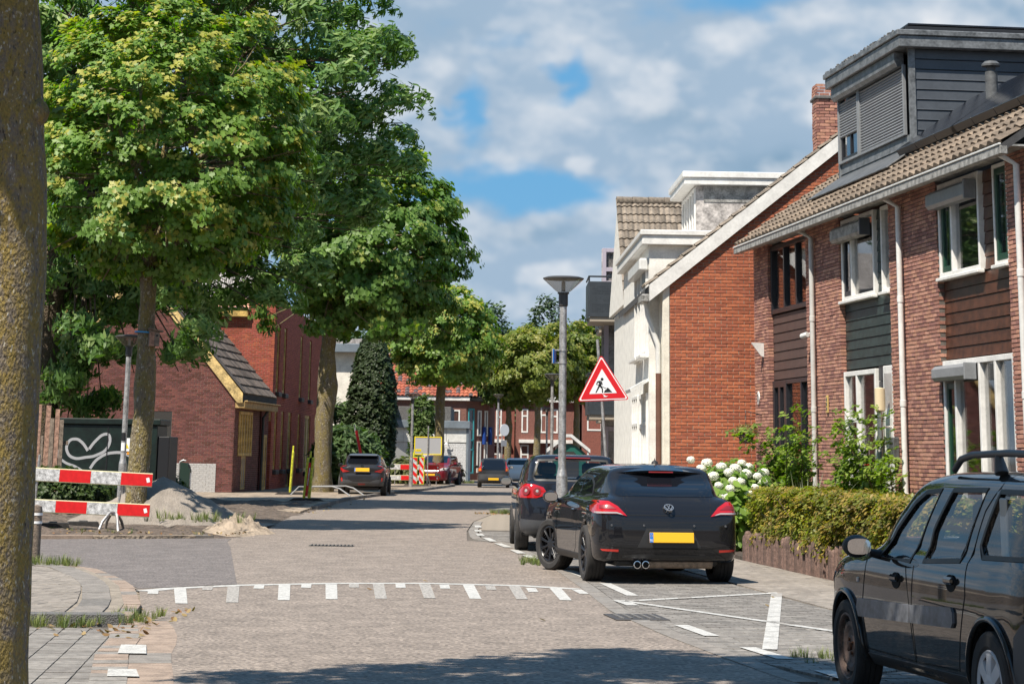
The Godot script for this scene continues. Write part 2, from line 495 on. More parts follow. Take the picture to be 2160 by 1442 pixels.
func pave(called: String, list: Array, size: Vector2, turn: float, y: float, y0: float, mats: Array, parent: Node, cap: int, bond:=0.5, gap:=0.010, maxd:=60.0) -> void:
	var poly:=pv(list)
	var bb:=Rect2(poly[0], Vector2.ZERO)
	for p in poly: bb = bb.expand(p)
	var ctr:=bb.get_center()
	var R:=bb.size.length() * 0.5
	var cs:=cos(turn); var sn:=sin(turn)
	var full:=[]
	var rest:=MB.new()
	var nr:=int(R / size.y) + 1
	var nc:=int(R / size.x) + 1
	for r in range(-nr, nr + 1):
		for q in range(-nc, nc + 1):
			var u:=(q + (bond if r % 2 else 0.0)) * size.x
			var w:=r * size.y
			var c:=ctr + Vector2(u * cs - w * sn, u * sn + w * cs)
			if c.y > maxd: continue
			var ok:=0
			var cor:=[]
			for e in [[-0.5, -0.5], [0.5, -0.5], [0.5, 0.5], [-0.5, 0.5]]:
				var du: float = e[0] * (size.x - gap); var dw: float = e[1] * (size.y - gap)
				var p:=c + Vector2(du * cs - dw * sn, du * sn + dw * cs)
				cor.append(p)
				if Geometry2D.is_point_in_polygon(p, poly): ok += 1
			if ok == 4: full.append([c.length_squared(), c])
			elif ok > 0:
				var cut:=Geometry2D.intersect_polygons(PackedVector2Array(cor), poly)
				var g: Color = (mats[rng.randi() % mats.size()] as StandardMaterial3D).albedo_color.srgb_to_linear()
				rest.col = g
				for cp in cut:
					rest.prism(cp, y0, y + rng.randf_range(-0.002, 0.002), Transform3D(Basis(Vector3(1, 0, 0), Vector3(0, 0, -1), Vector3(0, 1, 0)), Vector3.ZERO), false)
	full.sort_custom(func(a, b): return a[0] < b[0])
	var mb:=MB.new()
	mb.box(Vector3(0, -0.02, 0), Vector3(size.x - gap, 0.04, size.y - gap), IB, 0.004)
	var mesh:=mb.mesh()
	for k in full.size():
		var c: Vector2 = full[k][1]
		var xf:=Transform3D(Basis(Vector3.UP, turn) * Basis(Vector3.RIGHT, rng.randf_range(-0.008, 0.008)) * Basis(Vector3.BACK, rng.randf_range(-0.008, 0.008)), Vector3(c.x, y + rng.randf_range(-0.002, 0.002), -c.y))
		if k < cap: part(called, mesh, mats[rng.randi() % mats.size()], parent, xf)
		else:
			var src:=MB.new()
			src.col = (mats[rng.randi() % mats.size()] as StandardMaterial3D).albedo_color.srgb_to_linear()
			src.box(Vector3(0, -0.02, 0), Vector3(size.x - gap, 0.04, size.y - gap))
			rest.add(src, xf)
	if rest.v.size():
		var o:=part(called + "s_beyond", rest, M.paver, parent)
		o.set_meta("kind", "stuff")
func build_layby() -> void:
	var bed:=ground_piece("parking_strip", sheet(ROAD_R + [-0.75, 40.2, -0.85, 45.0, -0.83, 51.4, -0.45, 58.4, 0.6, 68.0, 1.2, 80.0, 2.0, 95.0, 12, 95, 12, 10], -0.014), M.joint_dark)
	var inner:=[0.26, 0.0]
	blocks("gutter_stone", [1.90, 15.9, 1.67, 17.2, 1.29, 19.8, 0.97, 22.6, 0.80, 26.5, 0.56, 31.0, 0.16, 35.7, -0.14, 39.4, -0.70, 41.0, -0.82, 45.0, -0.80, 51.4], 0.0, 0.17, 0.9, -0.03, 0.006, [M.kerb, M.paver_1], bed, 0.006)
	var bay:=[1.47, 18.6, 1.47, 19.85, 1.15, 22.6, 0.98, 26.6, 0.74, 31.0, 0.34, 35.7, 0.04, 39.5, -0.5, 41.2, -0.62, 45.0, 0.6, 45.0, 1.6, 36.2, 2.75, 26.6, 3.62, 19.6, 3.8, 18.2, 2.2, 16.2, 1.86, 17.3]
	pave("paving_clinker", bay, Vector2(0.21, 0.105), 0.1, 0.004, -0.03, [M.paver_0, M.paver_1, M.paver_2, M.paver_3, M.paver_0], bed, 300)
	pave("bay_clinker", [3.8, 18.1, 2.25, 16.1, 2.1, 15.7, 2.75, 9.0, 5.2, 9.0], Vector2(0.21, 0.105), 0.1, 0.004, -0.03, [M.paver_2, M.paver_0, M.paver_2], bed, 0)
	var walk:=ground_piece("pavement", sheet([2.78, 26.6, 1.62, 36.2, 0.5, 46.0, -0.6, 46.0, -0.83, 51.4, -0.45, 58.4, 1.0, 80.0, 12.0, 80.0, 12.0, 40.0, 3.36, 34.5, 4.35, 25.4, 5.3, 18.0, 6.0, 9.0, 5.25, 9.0, 3.82, 18.2, 3.64, 19.6], -0.008), M.sand_joint)
	pave("pavement_tile", [2.80, 26.6, 1.64, 36.2, 0.62, 45.0, 2.2, 45.0, 3.30, 34.5, 4.30, 25.4, 5.25, 18.0, 3.86, 18.2, 3.66, 19.6], Vector2(0.30, 0.30), 0.127, 0.008, -0.03, [M.tile_0, M.tile_1, M.tile_1, M.tile_3], walk, 300)
	var mk:=Node3D.new()
	mk.name = "bay_marking"
	add_child(mk)
	mk.set_meta("kind", "structure")
	for l in [[1.18, 24.15, 2.95, 26.0, 0.05], [1.15, 24.2, 2.95, 20.1, 0.055], [2.93, 25.9, 2.02, 18.4, 0.06]]:
		var a:=Vector2(l[0], l[1]); var b:=Vector2(l[2], l[3])
		var n: int = 12
		for k in n:
			var p:=a.lerp(b, float(k) / n); var q:=a.lerp(b, (k + 0.96) / n)
			var r: Vector2 = Vector2(1, 0) * l[4] if absf(b.y - a.y) > 2.0 * absf(b.x - a.x) else Vector2(0, 1) * 0.10
			part("bay_line", sheet([p.x - r.x, p.y - r.y, q.x - r.x, q.y - r.y, q.x + r.x, q.y + r.y, p.x + r.x, p.y + r.y], 0.011), M.road_paint if rng.randf() < 0.8 else M.road_paint_worn, mk)
	for l in [[1.04, 27.4, 1.24, 25.1], [1.05, 24.3, 1.16, 23.5], [1.45, 20.9, 1.62, 19.7], [1.80, 18.6, 1.98, 17.6], [2.14, 16.7, 2.3, 15.7], [0.66, 30.6, 0.86, 28.7], [-0.76, 48.4, -0.72, 47.2], [-0.72, 45.6, -0.68, 44.7], [-0.66, 43.5, -0.60, 42.4], [-0.50, 41.4, -0.36, 39.8], [-0.28, 39.0, -0.10, 37.4], [-0.02, 36.5, 0.10, 35.2], [0.16, 34.6, 0.3, 33.4]]:
		part("bay_dash", sheet([l[0], l[1], l[2], l[3], l[2] + 0.13, l[3], l[0] + 0.13, l[1]], 0.011), M.road_paint, mk)
	part("bay_line", sheet([-0.6, 43.0, 0.9, 42.9, 0.9, 42.65, -0.6, 42.75], 0.011), M.road_paint_worn, mk)
	var isl:=ground_piece("kerb_island", slab([-0.5, 58.6, 1.2, 58.6, 1.2, 60.6, -0.2, 60.6], -0.05, 0.10), M.kerb_dark)
	isl.set_meta("kind", "structure")
func build_corner() -> void:
	var edge:=[-3.43, 20.6, -3.60, 22.0, -3.86, 23.4, -4.12, 24.8, -4.48, 26.2, -5.16, 28.3, -6.05, 29.7, -9.0, 31.2, -22.0, 33.1]
	var cs:=ground_piece("pavement_corner", slab(edge + [-22.0, 20.0, -3.9, 20.0], -0.1, 0.05), M.sand_joint)
	blocks("kerb_stone", [-3.30, 20.5, -3.46, 22.0, -3.72, 23.4, -3.98, 24.8, -4.34, 26.2, -5.04, 28.4, -6.0, 29.9, -9.0, 31.4], -0.24, 0.02, 0.5, -0.05, 0.045, [M.kerb_pink, M.kerb, M.kerb_pink], cs)
	blocks("inner_kerb_stone", [-3.30, 20.5, -3.46, 22.0, -3.72, 23.4, -3.98, 24.8, -4.34, 26.2, -5.04, 28.4, -6.0, 29.9, -9.0, 31.4], -0.52, -0.25, 1.0, -0.05, 0.062, [M.kerb, M.paver_2], cs)
	pave("corner_tile", [-3.86, 20.3, -4.04, 22.0, -4.30, 23.6, -4.56, 25.0, -4.90, 26.3, -5.5, 28.0, -6.3, 29.2, -9.0, 30.5, -9.0, 20.3], Vector2(0.30, 0.30), -0.16, 0.062, 0.0, [M.tile_0, M.tile_1, M.tile_3, M.tile_1], cs, 300)
	blocks("granite_kerb", [-9.0, 19.9, -5.0, 19.95, -3.5, 20.05, -3.28, 20.15], -0.25, 0.05, 0.9, -0.1, 0.085, [M.kerb_dark], cs, 0.01)
	var pb:=ground_piece("parking_bay", sheet([-3.30, 20.0, -2.95, 18.9, -2.72, 17.2, -2.40, 15.2, -1.7, 9.0, -12.0, 9.0, -12.0, 20.0], -0.014), M.joint_dark)
	pave("bay_brick", [-3.38, 19.6, -3.12, 18.8, -2.98, 17.2, -2.66, 15.2, -2.0, 10.0, -8.0, 10.0, -8.0, 19.7], Vector2(0.21, 0.21), 0.1, 0.004, -0.03, [M.paver_0, M.paver_1, M.paver_3, M.paver_1], pb, 300, 0.0)
	var e:=[-1.98, 11.0, -2.36, 14.6, -2.44, 15.2, -2.76, 17.2, -2.90, 18.6, -3.15, 20.0]
	blocks("edge_block", e, -0.24, 0.0, 0.24, -0.05, 0.008, [M.kerb_pink, M.kerb, M.paver_3], pb)
	for s in [[-2.90, 17.95, -2.80, 17.2], [-2.66, 16.0, -2.58, 15.5], [-2.52, 14.9, -2.45, 14.5]]:
		part("bay_dash", sheet([s[0] - 0.04, s[1], s[2] - 0.04, s[3], s[2] + 0.17, s[3], s[0] + 0.15, s[1]], 0.014), M.road_paint, pb)
	blocks("gutter_slab", e + [-3.3, 20.6], 0.0, 0.30, 0.8, -0.05, 0.004, [M.kerb, M.kerb_pink], pb, 0.004)
func lumpy(x0: float, x1: float, d0: float, d1: float, nx: int, nd: int, f: Callable) -> MB:
	var mb:=MB.new()
	var h:=[]
	for j in nd + 1:
		for k in nx + 1:
			var x:=lerpf(x0, x1, float(k) / nx); var d:=lerpf(d0, d1, float(j) / nd)
			h.append(Vector3(x, f.call(x, d), -d))
	for j in nd + 1:
		for k in nx + 1:
			var a: Vector3 = h[j * (nx + 1) + mini(k + 1, nx)] - h[j * (nx + 1) + maxi(k - 1, 0)]
			var b: Vector3 = h[mini(j + 1, nd) * (nx + 1) + k] - h[maxi(j - 1, 0) * (nx + 1) + k]
			mb.vert(h[j * (nx + 1) + k], a.cross(b).normalized())
	for j in nd:
		for k in nx:
			var q:=j * (nx + 1) + k
			mb.i.append_array([q, q + nx + 1, q + 1, q + 1, q + nx + 1, q + nx + 2])
	return mb
func build_left_verge() -> void:
	var fn:=FastNoiseLite.new()
	fn.seed = 4; fn.frequency = 0.5; fn.fractal_octaves = 4
	var f:=func(x: float, d: float) -> float:
		var edge:=clampf((-4.6 - x) / 1.2, 0.0, 1.0) * clampf((d - 39.0) / 1.5, 0.0, 1.0)
		return -0.03 + edge * (0.09 + 0.10 * fn.get_noise_2d(x * 2.0, d * 2.0) + 0.05 * fn.get_noise_2d(x * 9.0, d * 9.0))
	ground_piece("torn_up_verge", lumpy(-40.0, -4.2, 38.6, 66.0, 180, 110, f), M.soil)
	ground_piece("pavement_left", slab([-5.05, 56.0, -5.2, 65.0, -5.15, 71.6, -4.35, 84.0, -3.7, 90.5, -2.7, 105.0, -3.1, 112.0, -3.3, 134.0, -40.0, 134.0, -40.0, 66.0, -7.2, 64.0, -7.0, 56.0], -0.1, 0.05), M.sandy)
	var k:=Node3D.new()
	k.name = "kerb_left"
	add_child(k)
	k.set_meta("kind", "structure")
	blocks("kerb_stone", [-5.12, 60.0, -5.2, 65.0, -5.15, 71.6, -4.35, 84.0, -3.7, 90.5, -2.7, 105.0, -3.1, 112.0], -0.02, 0.16, 1.0, -0.05, 0.085, [M.kerb, M.kerb_dark], k)
	blocks("kerb_stone", [-9.5, 38.0, -7.6, 38.35, -6.0, 38.9, -5.0, 39.6], -0.3, -0.02, 0.9, -0.05, 0.05, [M.kerb, M.kerb_pink, M.sandy], k)
	var heap:=func(x: float, d: float) -> float:
		var r:=Vector2((x + 6.75) / 1.9, (d - 45.1) / 1.6).length()
		var a:=0.90 * maxf(0.0, 1.0 - r)
		a = a + 0.05 * fn.get_noise_2d(x * 5.0, d * 5.0) * clampf(a * 4.0, 0.0, 1.0)
		return a - 0.015 + 0.05
	var hp:=one("sand_heap", lumpy(-8.9, -4.7, 43.2, 47.0, 70, 60, heap), M.sand_grey, "grey heap of sand around the slim tree behind the striped barrier", "heap")
	hp.position = Vector3(0, 0, 0)
	var low:=func(x: float, d: float) -> float:
		var r:=Vector2((x + 4.95) / 0.75, (d - 42.2) / 1.1).length()
		return -0.02 + 0.36 * maxf(0.0, 1.0 - r) * (0.75 + 0.9 * absf(fn.get_noise_2d(x * 8.0, d * 6.0)))
	one("sand_clods", lumpy(-5.9, -4.0, 41.0, 43.6, 44, 30, low), M.sandy, "low pale ridge of sand clods at the road edge right of the big sand heap", "heap")
func brickwork(parent: Node3D, regions: Array, o: Dictionary) -> void:
	var course: float = o.get("course", 0.06)
	var blen: float = o.get("len", 0.21)
	var gap: float = o.get("gap", 0.011)
	var vg: float = o.get("vgap", gap)
	var depth: float = o.get("depth", 0.05)
	var cap: int = o.get("cap", 0)
	var mats: Array = o.mats
	var stuff: Material = o.stuff
	var clip: PackedVector2Array = o.get("clip", PackedVector2Array())
	var holes: Array = o.get("holes", [])
	var xf: Transform3D = o.get("xf", ID)
	var jit: float = o.get("jitter", 0.002)
	var low: float = o.get("low", 1.2)
	var full:=[]
	var rest:=MB.new()
	var gx: Transform3D = parent.global_transform * xf
	for reg in regions:
		var rows:=int(round(reg.size.y / course))
		for r in rows:
			var y0: float = reg.position.y + r * course + gap * 0.5
			var y1:=y0 + course - gap
			var spans:=[[reg.position.x, reg.end.x]]
			for h in holes:
				if h.position.y < (y0 + y1) * 0.5 and h.end.y > (y0 + y1) * 0.5:
					var nx:=[]
					for s in spans:
						if h.end.x <= s[0] or h.position.x >= s[1]: nx.append(s)
						else:
							if h.position.x > s[0] + 0.02: nx.append([s[0], h.position.x])
							if h.end.x < s[1] - 0.02: nx.append([h.end.x, s[1]])
					spans = nx
			for s in spans:
				var k0:=int(floor(s[0] / blen)) - 1
				var k1:=int(ceil(s[1] / blen)) + 1
				for k in range(k0, k1):
					var a:=maxf(k * blen + (blen * 0.5 if r % 2 else 0.0), s[0])
					var b:=minf((k + 1) * blen + (blen * 0.5 if r % 2 else 0.0), s[1])
					if b - a < 0.03: continue
					if clip.size():
						var inside:=0
						for e in [Vector2(a, y0), Vector2(b, y0), Vector2(b, y1), Vector2(a, y1)]:
							if Geometry2D.is_point_in_polygon(e, clip): inside += 1
						if inside == 0: continue
						if inside < 4:
							for cp in Geometry2D.intersect_polygons(rect(a + vg * 0.5, y0, b - vg * 0.5, y1), clip):
								rest.col = (mats[rng.randi() % mats.size()] as StandardMaterial3D).albedo_color.srgb_to_linear()
								rest.prism(cp, -depth, rng.randf_range(-jit, jit), xf, false)
							continue
					var whole:=b - a > blen - 0.02
					var c:=Vector3((a + b) * 0.5, (y0 + y1) * 0.5, rng.randf_range(-jit, jit))
					var key:=(gx * c).distance_to(EYE) + (40.0 if c.y < low else 0.0)
					full.append([key if whole else 1e6 + key, c, b - a - vg])
	full.sort_custom(func(p, q): return p[0] < q[0])
	var unit:=[]
	for k in 3:
		var mb:=MB.new()
		var h:=course - gap
		var t:=[0.0, 0.003, -0.003][k] as float
		mb.box(Vector3(0, 0, -depth * 0.5), Vector3(blen - vg, h + t, depth), Basis(Vector3.BACK, t * 0.8), 0.003)
		unit.append(mb.mesh())
	for k in full.size():
		var c: Vector3 = full[k][1]
		var m: StandardMaterial3D = mats[rng.randi() % mats.size()]
		if k < cap and full[k][0] < 1e5:
			part("brick", unit[rng.randi() % 3], m, parent, xf * Transform3D(IB, c))
		else:
			rest.col = m.albedo_color.srgb_to_linear()
			var w: float = full[k][2] * 0.5
			var h: float = (course - gap) * 0.5
			var t:=rng.randf_range(-0.0015, 0.0015)
			var P:=func(x: float, y: float, z: float) -> Vector3: return xf * (c + Vector3(x, y + t * signf(x), z))
			var A: Vector3 = P.call(-w, -h, 0.0); var B: Vector3 = P.call(w, -h, 0.0); var C: Vector3 = P.call(w, h, 0.0); var D: Vector3 = P.call(-w, h, 0.0)
			var E: Vector3 = P.call(-w, -h, -depth); var F: Vector3 = P.call(w, -h, -depth); var G: Vector3 = P.call(w, h, -depth); var H: Vector3 = P.call(-w, h, -depth)
			rest.quad(A, B, C, D); rest.quad(E, F, B, A); rest.quad(D, C, G, H); rest.quad(B, F, G, C); rest.quad(E, A, D, H)
	if rest.v.size():
		part("brickwork", rest, stuff, parent).set_meta("kind", "stuff")
func brick_mats(called: String, base: Color, spread: float, n:=5) -> Array:
	var out:=[]
	var r: RandomNumberGenerator = RandomNumberGenerator.new()
	r.seed = called.hash()
	for k in n:
		var f:=1.0 + spread * (2.0 * k / (n - 1) - 1.0)
		var c:=Color(base.r * f, base.g * f * r.randf_range(0.94, 1.06), base.b * f * r.randf_range(0.88, 1.12))
		out.append(mat("%s_%d" % [called, k], c.linear_to_srgb(), 0.92, T.brick, 1.9, T.n_rough, 0.35))
	return out
func glazing(parent: Node, called: String, x0: float, y0: float, x1: float, y1: float, z: float, fr: Material, w:=0.06, d:=0.07, cols:=[], rows:=[], glass: Material = null, label:="", xf:=ID) -> MeshInstance3D:
	var mb:=MB.new()
	mb.span(Vector3(x0, y0, z - d), Vector3(x0 + w, y1, z), 0.006)
	mb.span(Vector3(x1 - w, y0, z - d), Vector3(x1, y1, z), 0.006)
	mb.span(Vector3(x0 + w - 0.002, y0, z - d), Vector3(x1 - w + 0.002, y0 + w, z - 0.002), 0.006)
	mb.span(Vector3(x0 + w - 0.002, y1 - w, z - d), Vector3(x1 - w + 0.002, y1, z - 0.002), 0.006)
	var xs:=[x0 + w]
	for c in cols:
		var cx:=lerpf(x0, x1, c)
		mb.span(Vector3(cx - w * 0.5, y0 + w - 0.002, z - d), Vector3(cx + w * 0.5, y1 - w + 0.002, z - 0.003), 0.006)
		xs.append(cx - w * 0.5); xs.append(cx + w * 0.5)
	xs.append(x1 - w)
	var ys:=[y0 + w]
	for c in rows:
		var cy:=lerpf(y0, y1, c)
		mb.span(Vector3(x0 + w - 0.002, cy - w * 0.5, z - d), Vector3(x1 - w + 0.002, cy + w * 0.5, z - 0.004), 0.006)
		ys.append(cy - w * 0.5); ys.append(cy + w * 0.5)
	ys.append(y1 - w)
	var f:=part(called, mb, fr, parent, xf, label)
	for i in range(0, xs.size(), 2):
		for j in range(0, ys.size(), 2):
			var p:=MB.new()
			p.span(Vector3(xs[i] - 0.004, ys[j] - 0.004, z - d * 0.62), Vector3(xs[i + 1] + 0.004, ys[j + 1] + 0.004, z - d * 0.52))
			part("pane", p, glass if glass else M.glass, f)
	return f
func boards(parent: Node, called: String, x0: float, y0: float, x1: float, y1: float, z: float, n: int, m: Material, lap:=0.014) -> void:
	var h:=(y1 - y0) / n
	for k in n:
		var mb:=MB.new()
		var b:=y0 + k * h
		mb.prism(PackedVector2Array([Vector2(z - 0.05, b + 0.004), Vector2(z + lap, b + 0.004), Vector2(z + lap * 0.9, b + 0.02), Vector2(z, b + h - 0.006), Vector2(z - 0.05, b + h - 0.006)]), x0, x1, Transform3D(Basis(Vector3(0, 0, 1), Vector3(0, 1, 0), Vector3(-1, 0, 0)) , Vector3(x0 + x1, 0, 0)))
		part(called, mb, m, parent)
func roof_tile_mesh(w: float, l: float, amp: float, thick: float, n:=8) -> MB:
	var mb:=MB.new()
	var P:=[]
	for k in n + 1:
		var u:=float(k) / n
		var y:=amp * pow(0.5 - 0.5 * cos(TAU * u), 0.8)
		P.append(Vector2(u * w - w * 0.5, y))
	for k in n:
		var a: Vector2 = P[k]; var b: Vector2 = P[k + 1]
		mb.quad(Vector3(a.x, a.y + thick, 0), Vector3(b.x, b.y + thick, 0), Vector3(b.x, b.y + 0.004, -l), Vector3(a.x, a.y + 0.004, -l))
		mb.quad(Vector3(a.x, a.y - 0.012, 0), Vector3(b.x, b.y - 0.012, 0), Vector3(b.x, b.y + thick, 0), Vector3(a.x, a.y + thick, 0))
	return mb
func tiles(parent: Node3D, xf: Transform3D, w: float, l: float, cols: int, rows: int, mats: Array, stuff: Material, cap: int, amp:=0.045, keep = null) -> void:
	var src:=roof_tile_mesh(w, l + 0.05, amp, 0.045)
	var m:=src.mesh()
	var rest:=MB.new()
	var n:=0
	for r in rows:
		for c in cols:
			if keep != null and not keep.call((c + 0.5) * w, r * l): continue
			var x:=xf * Transform3D(Basis(Vector3.UP, rng.randf_range(-0.01, 0.01)), Vector3((c + 0.5) * w, rng.randf_range(-0.002, 0.003), -r * l + rng.randf_range(-0.006, 0.006)))
			var mm: StandardMaterial3D = mats[rng.randi() % mats.size()]
			if n < cap:
				part("roof_tile", m, mm, parent, x)
			else:
				for q in src.c.size(): src.c[q] = mm.albedo_color.srgb_to_linear()
				rest.add(src, x)
			n += 1
	if rest.v.size(): part("roof_tiles_above", rest, stuff, parent).set_meta("kind", "stuff")
const ROW_AT:=Vector3(4.874, 0, -46.45)
const ROW_TURN:=-1.44506
func row_point(lx: float, y: float, z: float) -> Vector3:
	return ROW_AT + Basis(Vector3.UP, ROW_TURN) * Vector3(lx, y, z)
func terrace_materials() -> void:
	mat("mortar_dark", lin(0.13, 0.11, 0.095), 0.95, T.stone, 2.0)
	mat("mortar_light", lin(0.36, 0.28, 0.21), 0.95, T.stone, 2.0)
	vmat("brick_stuff", 0.92, T.brick, 1.9, T.n_rough, 0.35)
	vmat("tile_stuff", 0.9, T.dirty, 0.9, T.n_fine, 0.3)
	M.brick_brown = brick_mats("brick_brown", Color(0.36, 0.175, 0.138), 0.30)
	M.brick_orange = brick_mats("brick_orange", Color(0.37, 0.115, 0.060), 0.18)
	M.tile_brown = []
	for k in 4:
		var f: float = [0.8, 0.95, 1.1, 1.25][k]
		M.tile_brown.append(mat("tile_brown_%d" % k, lin(0.155 * f, 0.118 * f, 0.085 * f), 0.9, T.dirty, 0.9, T.n_fine, 0.3))
	mat("white_paint", lin(0.70, 0.69, 0.66), 0.45, T.soft, 0.5)
	mat("white_plastic", lin(0.62, 0.62, 0.60), 0.35, T.soft, 0.7)
	mat("grey_pipe", lin(0.48, 0.475, 0.45), 0.4, T.soft, 0.6)
	mat("gutter_grey", lin(0.28, 0.275, 0.26), 0.6, T.dirty, 0.8)
	mat("black_frame", lin(0.018, 0.018, 0.022), 0.35)
	mat("green_frame", lin(0.012, 0.05, 0.03), 0.35)
	mat("board_brown", lin(0.075, 0.046, 0.040), 0.5, T.soft, 0.6)
	mat("board_green", lin(0.022, 0.036, 0.034), 0.4, T.dirty, 0.7)
	mat("board_chestnut", lin(0.075, 0.028, 0.015), 0.38, T.dirty, 0.8)
	mat("dormer_grey", lin(0.062, 0.070, 0.082), 0.45, T.soft, 0.5)
	mat("dormer_light", lin(0.13, 0.138, 0.145), 0.45, T.dirty, 0.6)
	mat("shutter_grey", lin(0.22, 0.23, 0.24), 0.4, T.soft, 0.6)
	mat("felt", lin(0.05, 0.05, 0.052), 0.9, T.stone, 0.8)
	mat("lead", lin(0.085, 0.088, 0.09), 0.6, T.dirty, 0.6)
	mat("solar", lin(0.012, 0.013, 0.018), 0.12)
	mat("solar_frame", lin(0.02, 0.02, 0.022), 0.4)
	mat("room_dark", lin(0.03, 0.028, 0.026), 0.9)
	mat("curtain", lin(0.62, 0.62, 0.60), 0.9)
	mat("blind_grey", lin(0.25, 0.26, 0.27), 0.8)
	var g:=mat("glass", Color(0.10, 0.12, 0.13, 0.16), 0.02)
	g.transparency = BaseMaterial3D.TRANSPARENCY_ALPHA
	g.metallic_specular = 0.6
func house_shell(h: Node3D, w: float, openings: Array, piers: Array, bay: Array) -> void:
	var wall:=MB.new()
	for p in piers:
		wall.span(Vector3(p[0] + (0.012 if p[0] > 0.02 else 0.0), -0.1, -0.40), Vector3(p[1] - 0.012, 5.62, -0.012))
	wall.span(Vector3(0.0, -0.1, -9.0), Vector3(0.1, 5.6, -0.41))
	wall.span(Vector3(w - 0.1, -0.1, -9.0), Vector3(w - 0.002, 5.6, -0.41))
	wall.span(Vector3(0.1, -0.1, -9.0), Vector3(w - 0.1, 5.6, -8.9))
	wall.span(Vector3(0.1, 2.7, -8.9), Vector3(w - 0.1, 2.85, -0.9))
	wall.span(Vector3(0.1, -0.1, -8.9), Vector3(w - 0.1, 0.15, -0.2))
	var wp:=part("wall", wall, M.mortar_dark, h)
	var regs:=[]
	for p in piers: regs.append(Rect2(p[0], 0.0, p[1] - p[0], 5.58))
	brickwork(wp, regs, {"course": 0.06, "len": 0.21, "gap": 0.014, "vgap": 0.006, "depth": 0.10, "cap": 300, "mats": M.brick_brown, "stuff": M.brick_stuff, "jitter": 0.005, "low": 1.3})
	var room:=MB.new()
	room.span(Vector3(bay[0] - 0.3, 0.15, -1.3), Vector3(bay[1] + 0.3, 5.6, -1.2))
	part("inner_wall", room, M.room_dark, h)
func terrace_roof(h: Node3D, w: float, skip: Callable, cap: int) -> void:
	var pit:=atan(0.69)
	var eave:=Vector3(0, 5.60, 0.37)
	var xf:=Transform3D(Basis(Vector3.RIGHT, pit), eave)
	var deck:=MB.new()
	deck.span(Vector3(0, -0.10, -5.75), Vector3(w - 0.003, -0.004, 0.03))
	var rf:=part("roof", deck, M.felt, h, xf)
	var back:=MB.new()
	var ridge:=eave + xf.basis * Vector3(0, 0, -5.75)
	back.box(Vector3(w * 0.5, ridge.y - 1.35, ridge.z - 2.2), Vector3(w - 0.003, 0.1, 5.2), Basis(Vector3.RIGHT, -pit))
	part("back_slope", back, M.felt, rf, xf.affine_inverse())
	tiles(rf, ID, w / 18.0, 0.34, 18, 17, M.tile_brown, M.tile_stuff, cap, 0.05, skip)
	var g:=MB.new()
	g.span(Vector3(0, 5.45, 0.30), Vector3(w - 0.003, 5.57, 0.41), 0.01)
	var gt:=part("gutter", g, M.gutter_grey, h)
	var lip:=MB.new()
	lip.span(Vector3(0, 5.571, 0.39), Vector3(w - 0.003, 5.60, 0.425), 0.006)
	part("gutter_lip", lip, M.white_plastic, gt)
	var n:=5
	for k in n:
		var s:=MB.new()
		s.span(Vector3(w * k / n + 0.005, 5.56, -0.12), Vector3(w * (k + 1) / n - 0.005, 5.585, 0.299))
		part("soffit_board", s, M.gutter_grey, h)
func downpipe(h: Node3D, x: float, z: float, y0: float, y1: float, m: Material) -> void:
	var mb:=MB.new()
	mb.tube([Vector3(x, y0, z), Vector3(x, y1 - 0.15, z), Vector3(x, y1, z + 0.26)], [0.045, 0.045, 0.045], 14)
	var p:=part("downpipe", mb, m, h)
	for y in [y0 + 0.9, y0 + 2.3, y0 + 3.9]:
		var c:=MB.new()
		c.lathe([Vector2(0.046, -0.05), Vector2(0.053, -0.045), Vector2(0.053, 0.045), Vector2(0.046, 0.05)], 14, Transform3D(IB, Vector3(x, y, z)))
		part("pipe_collar", c, m, p)
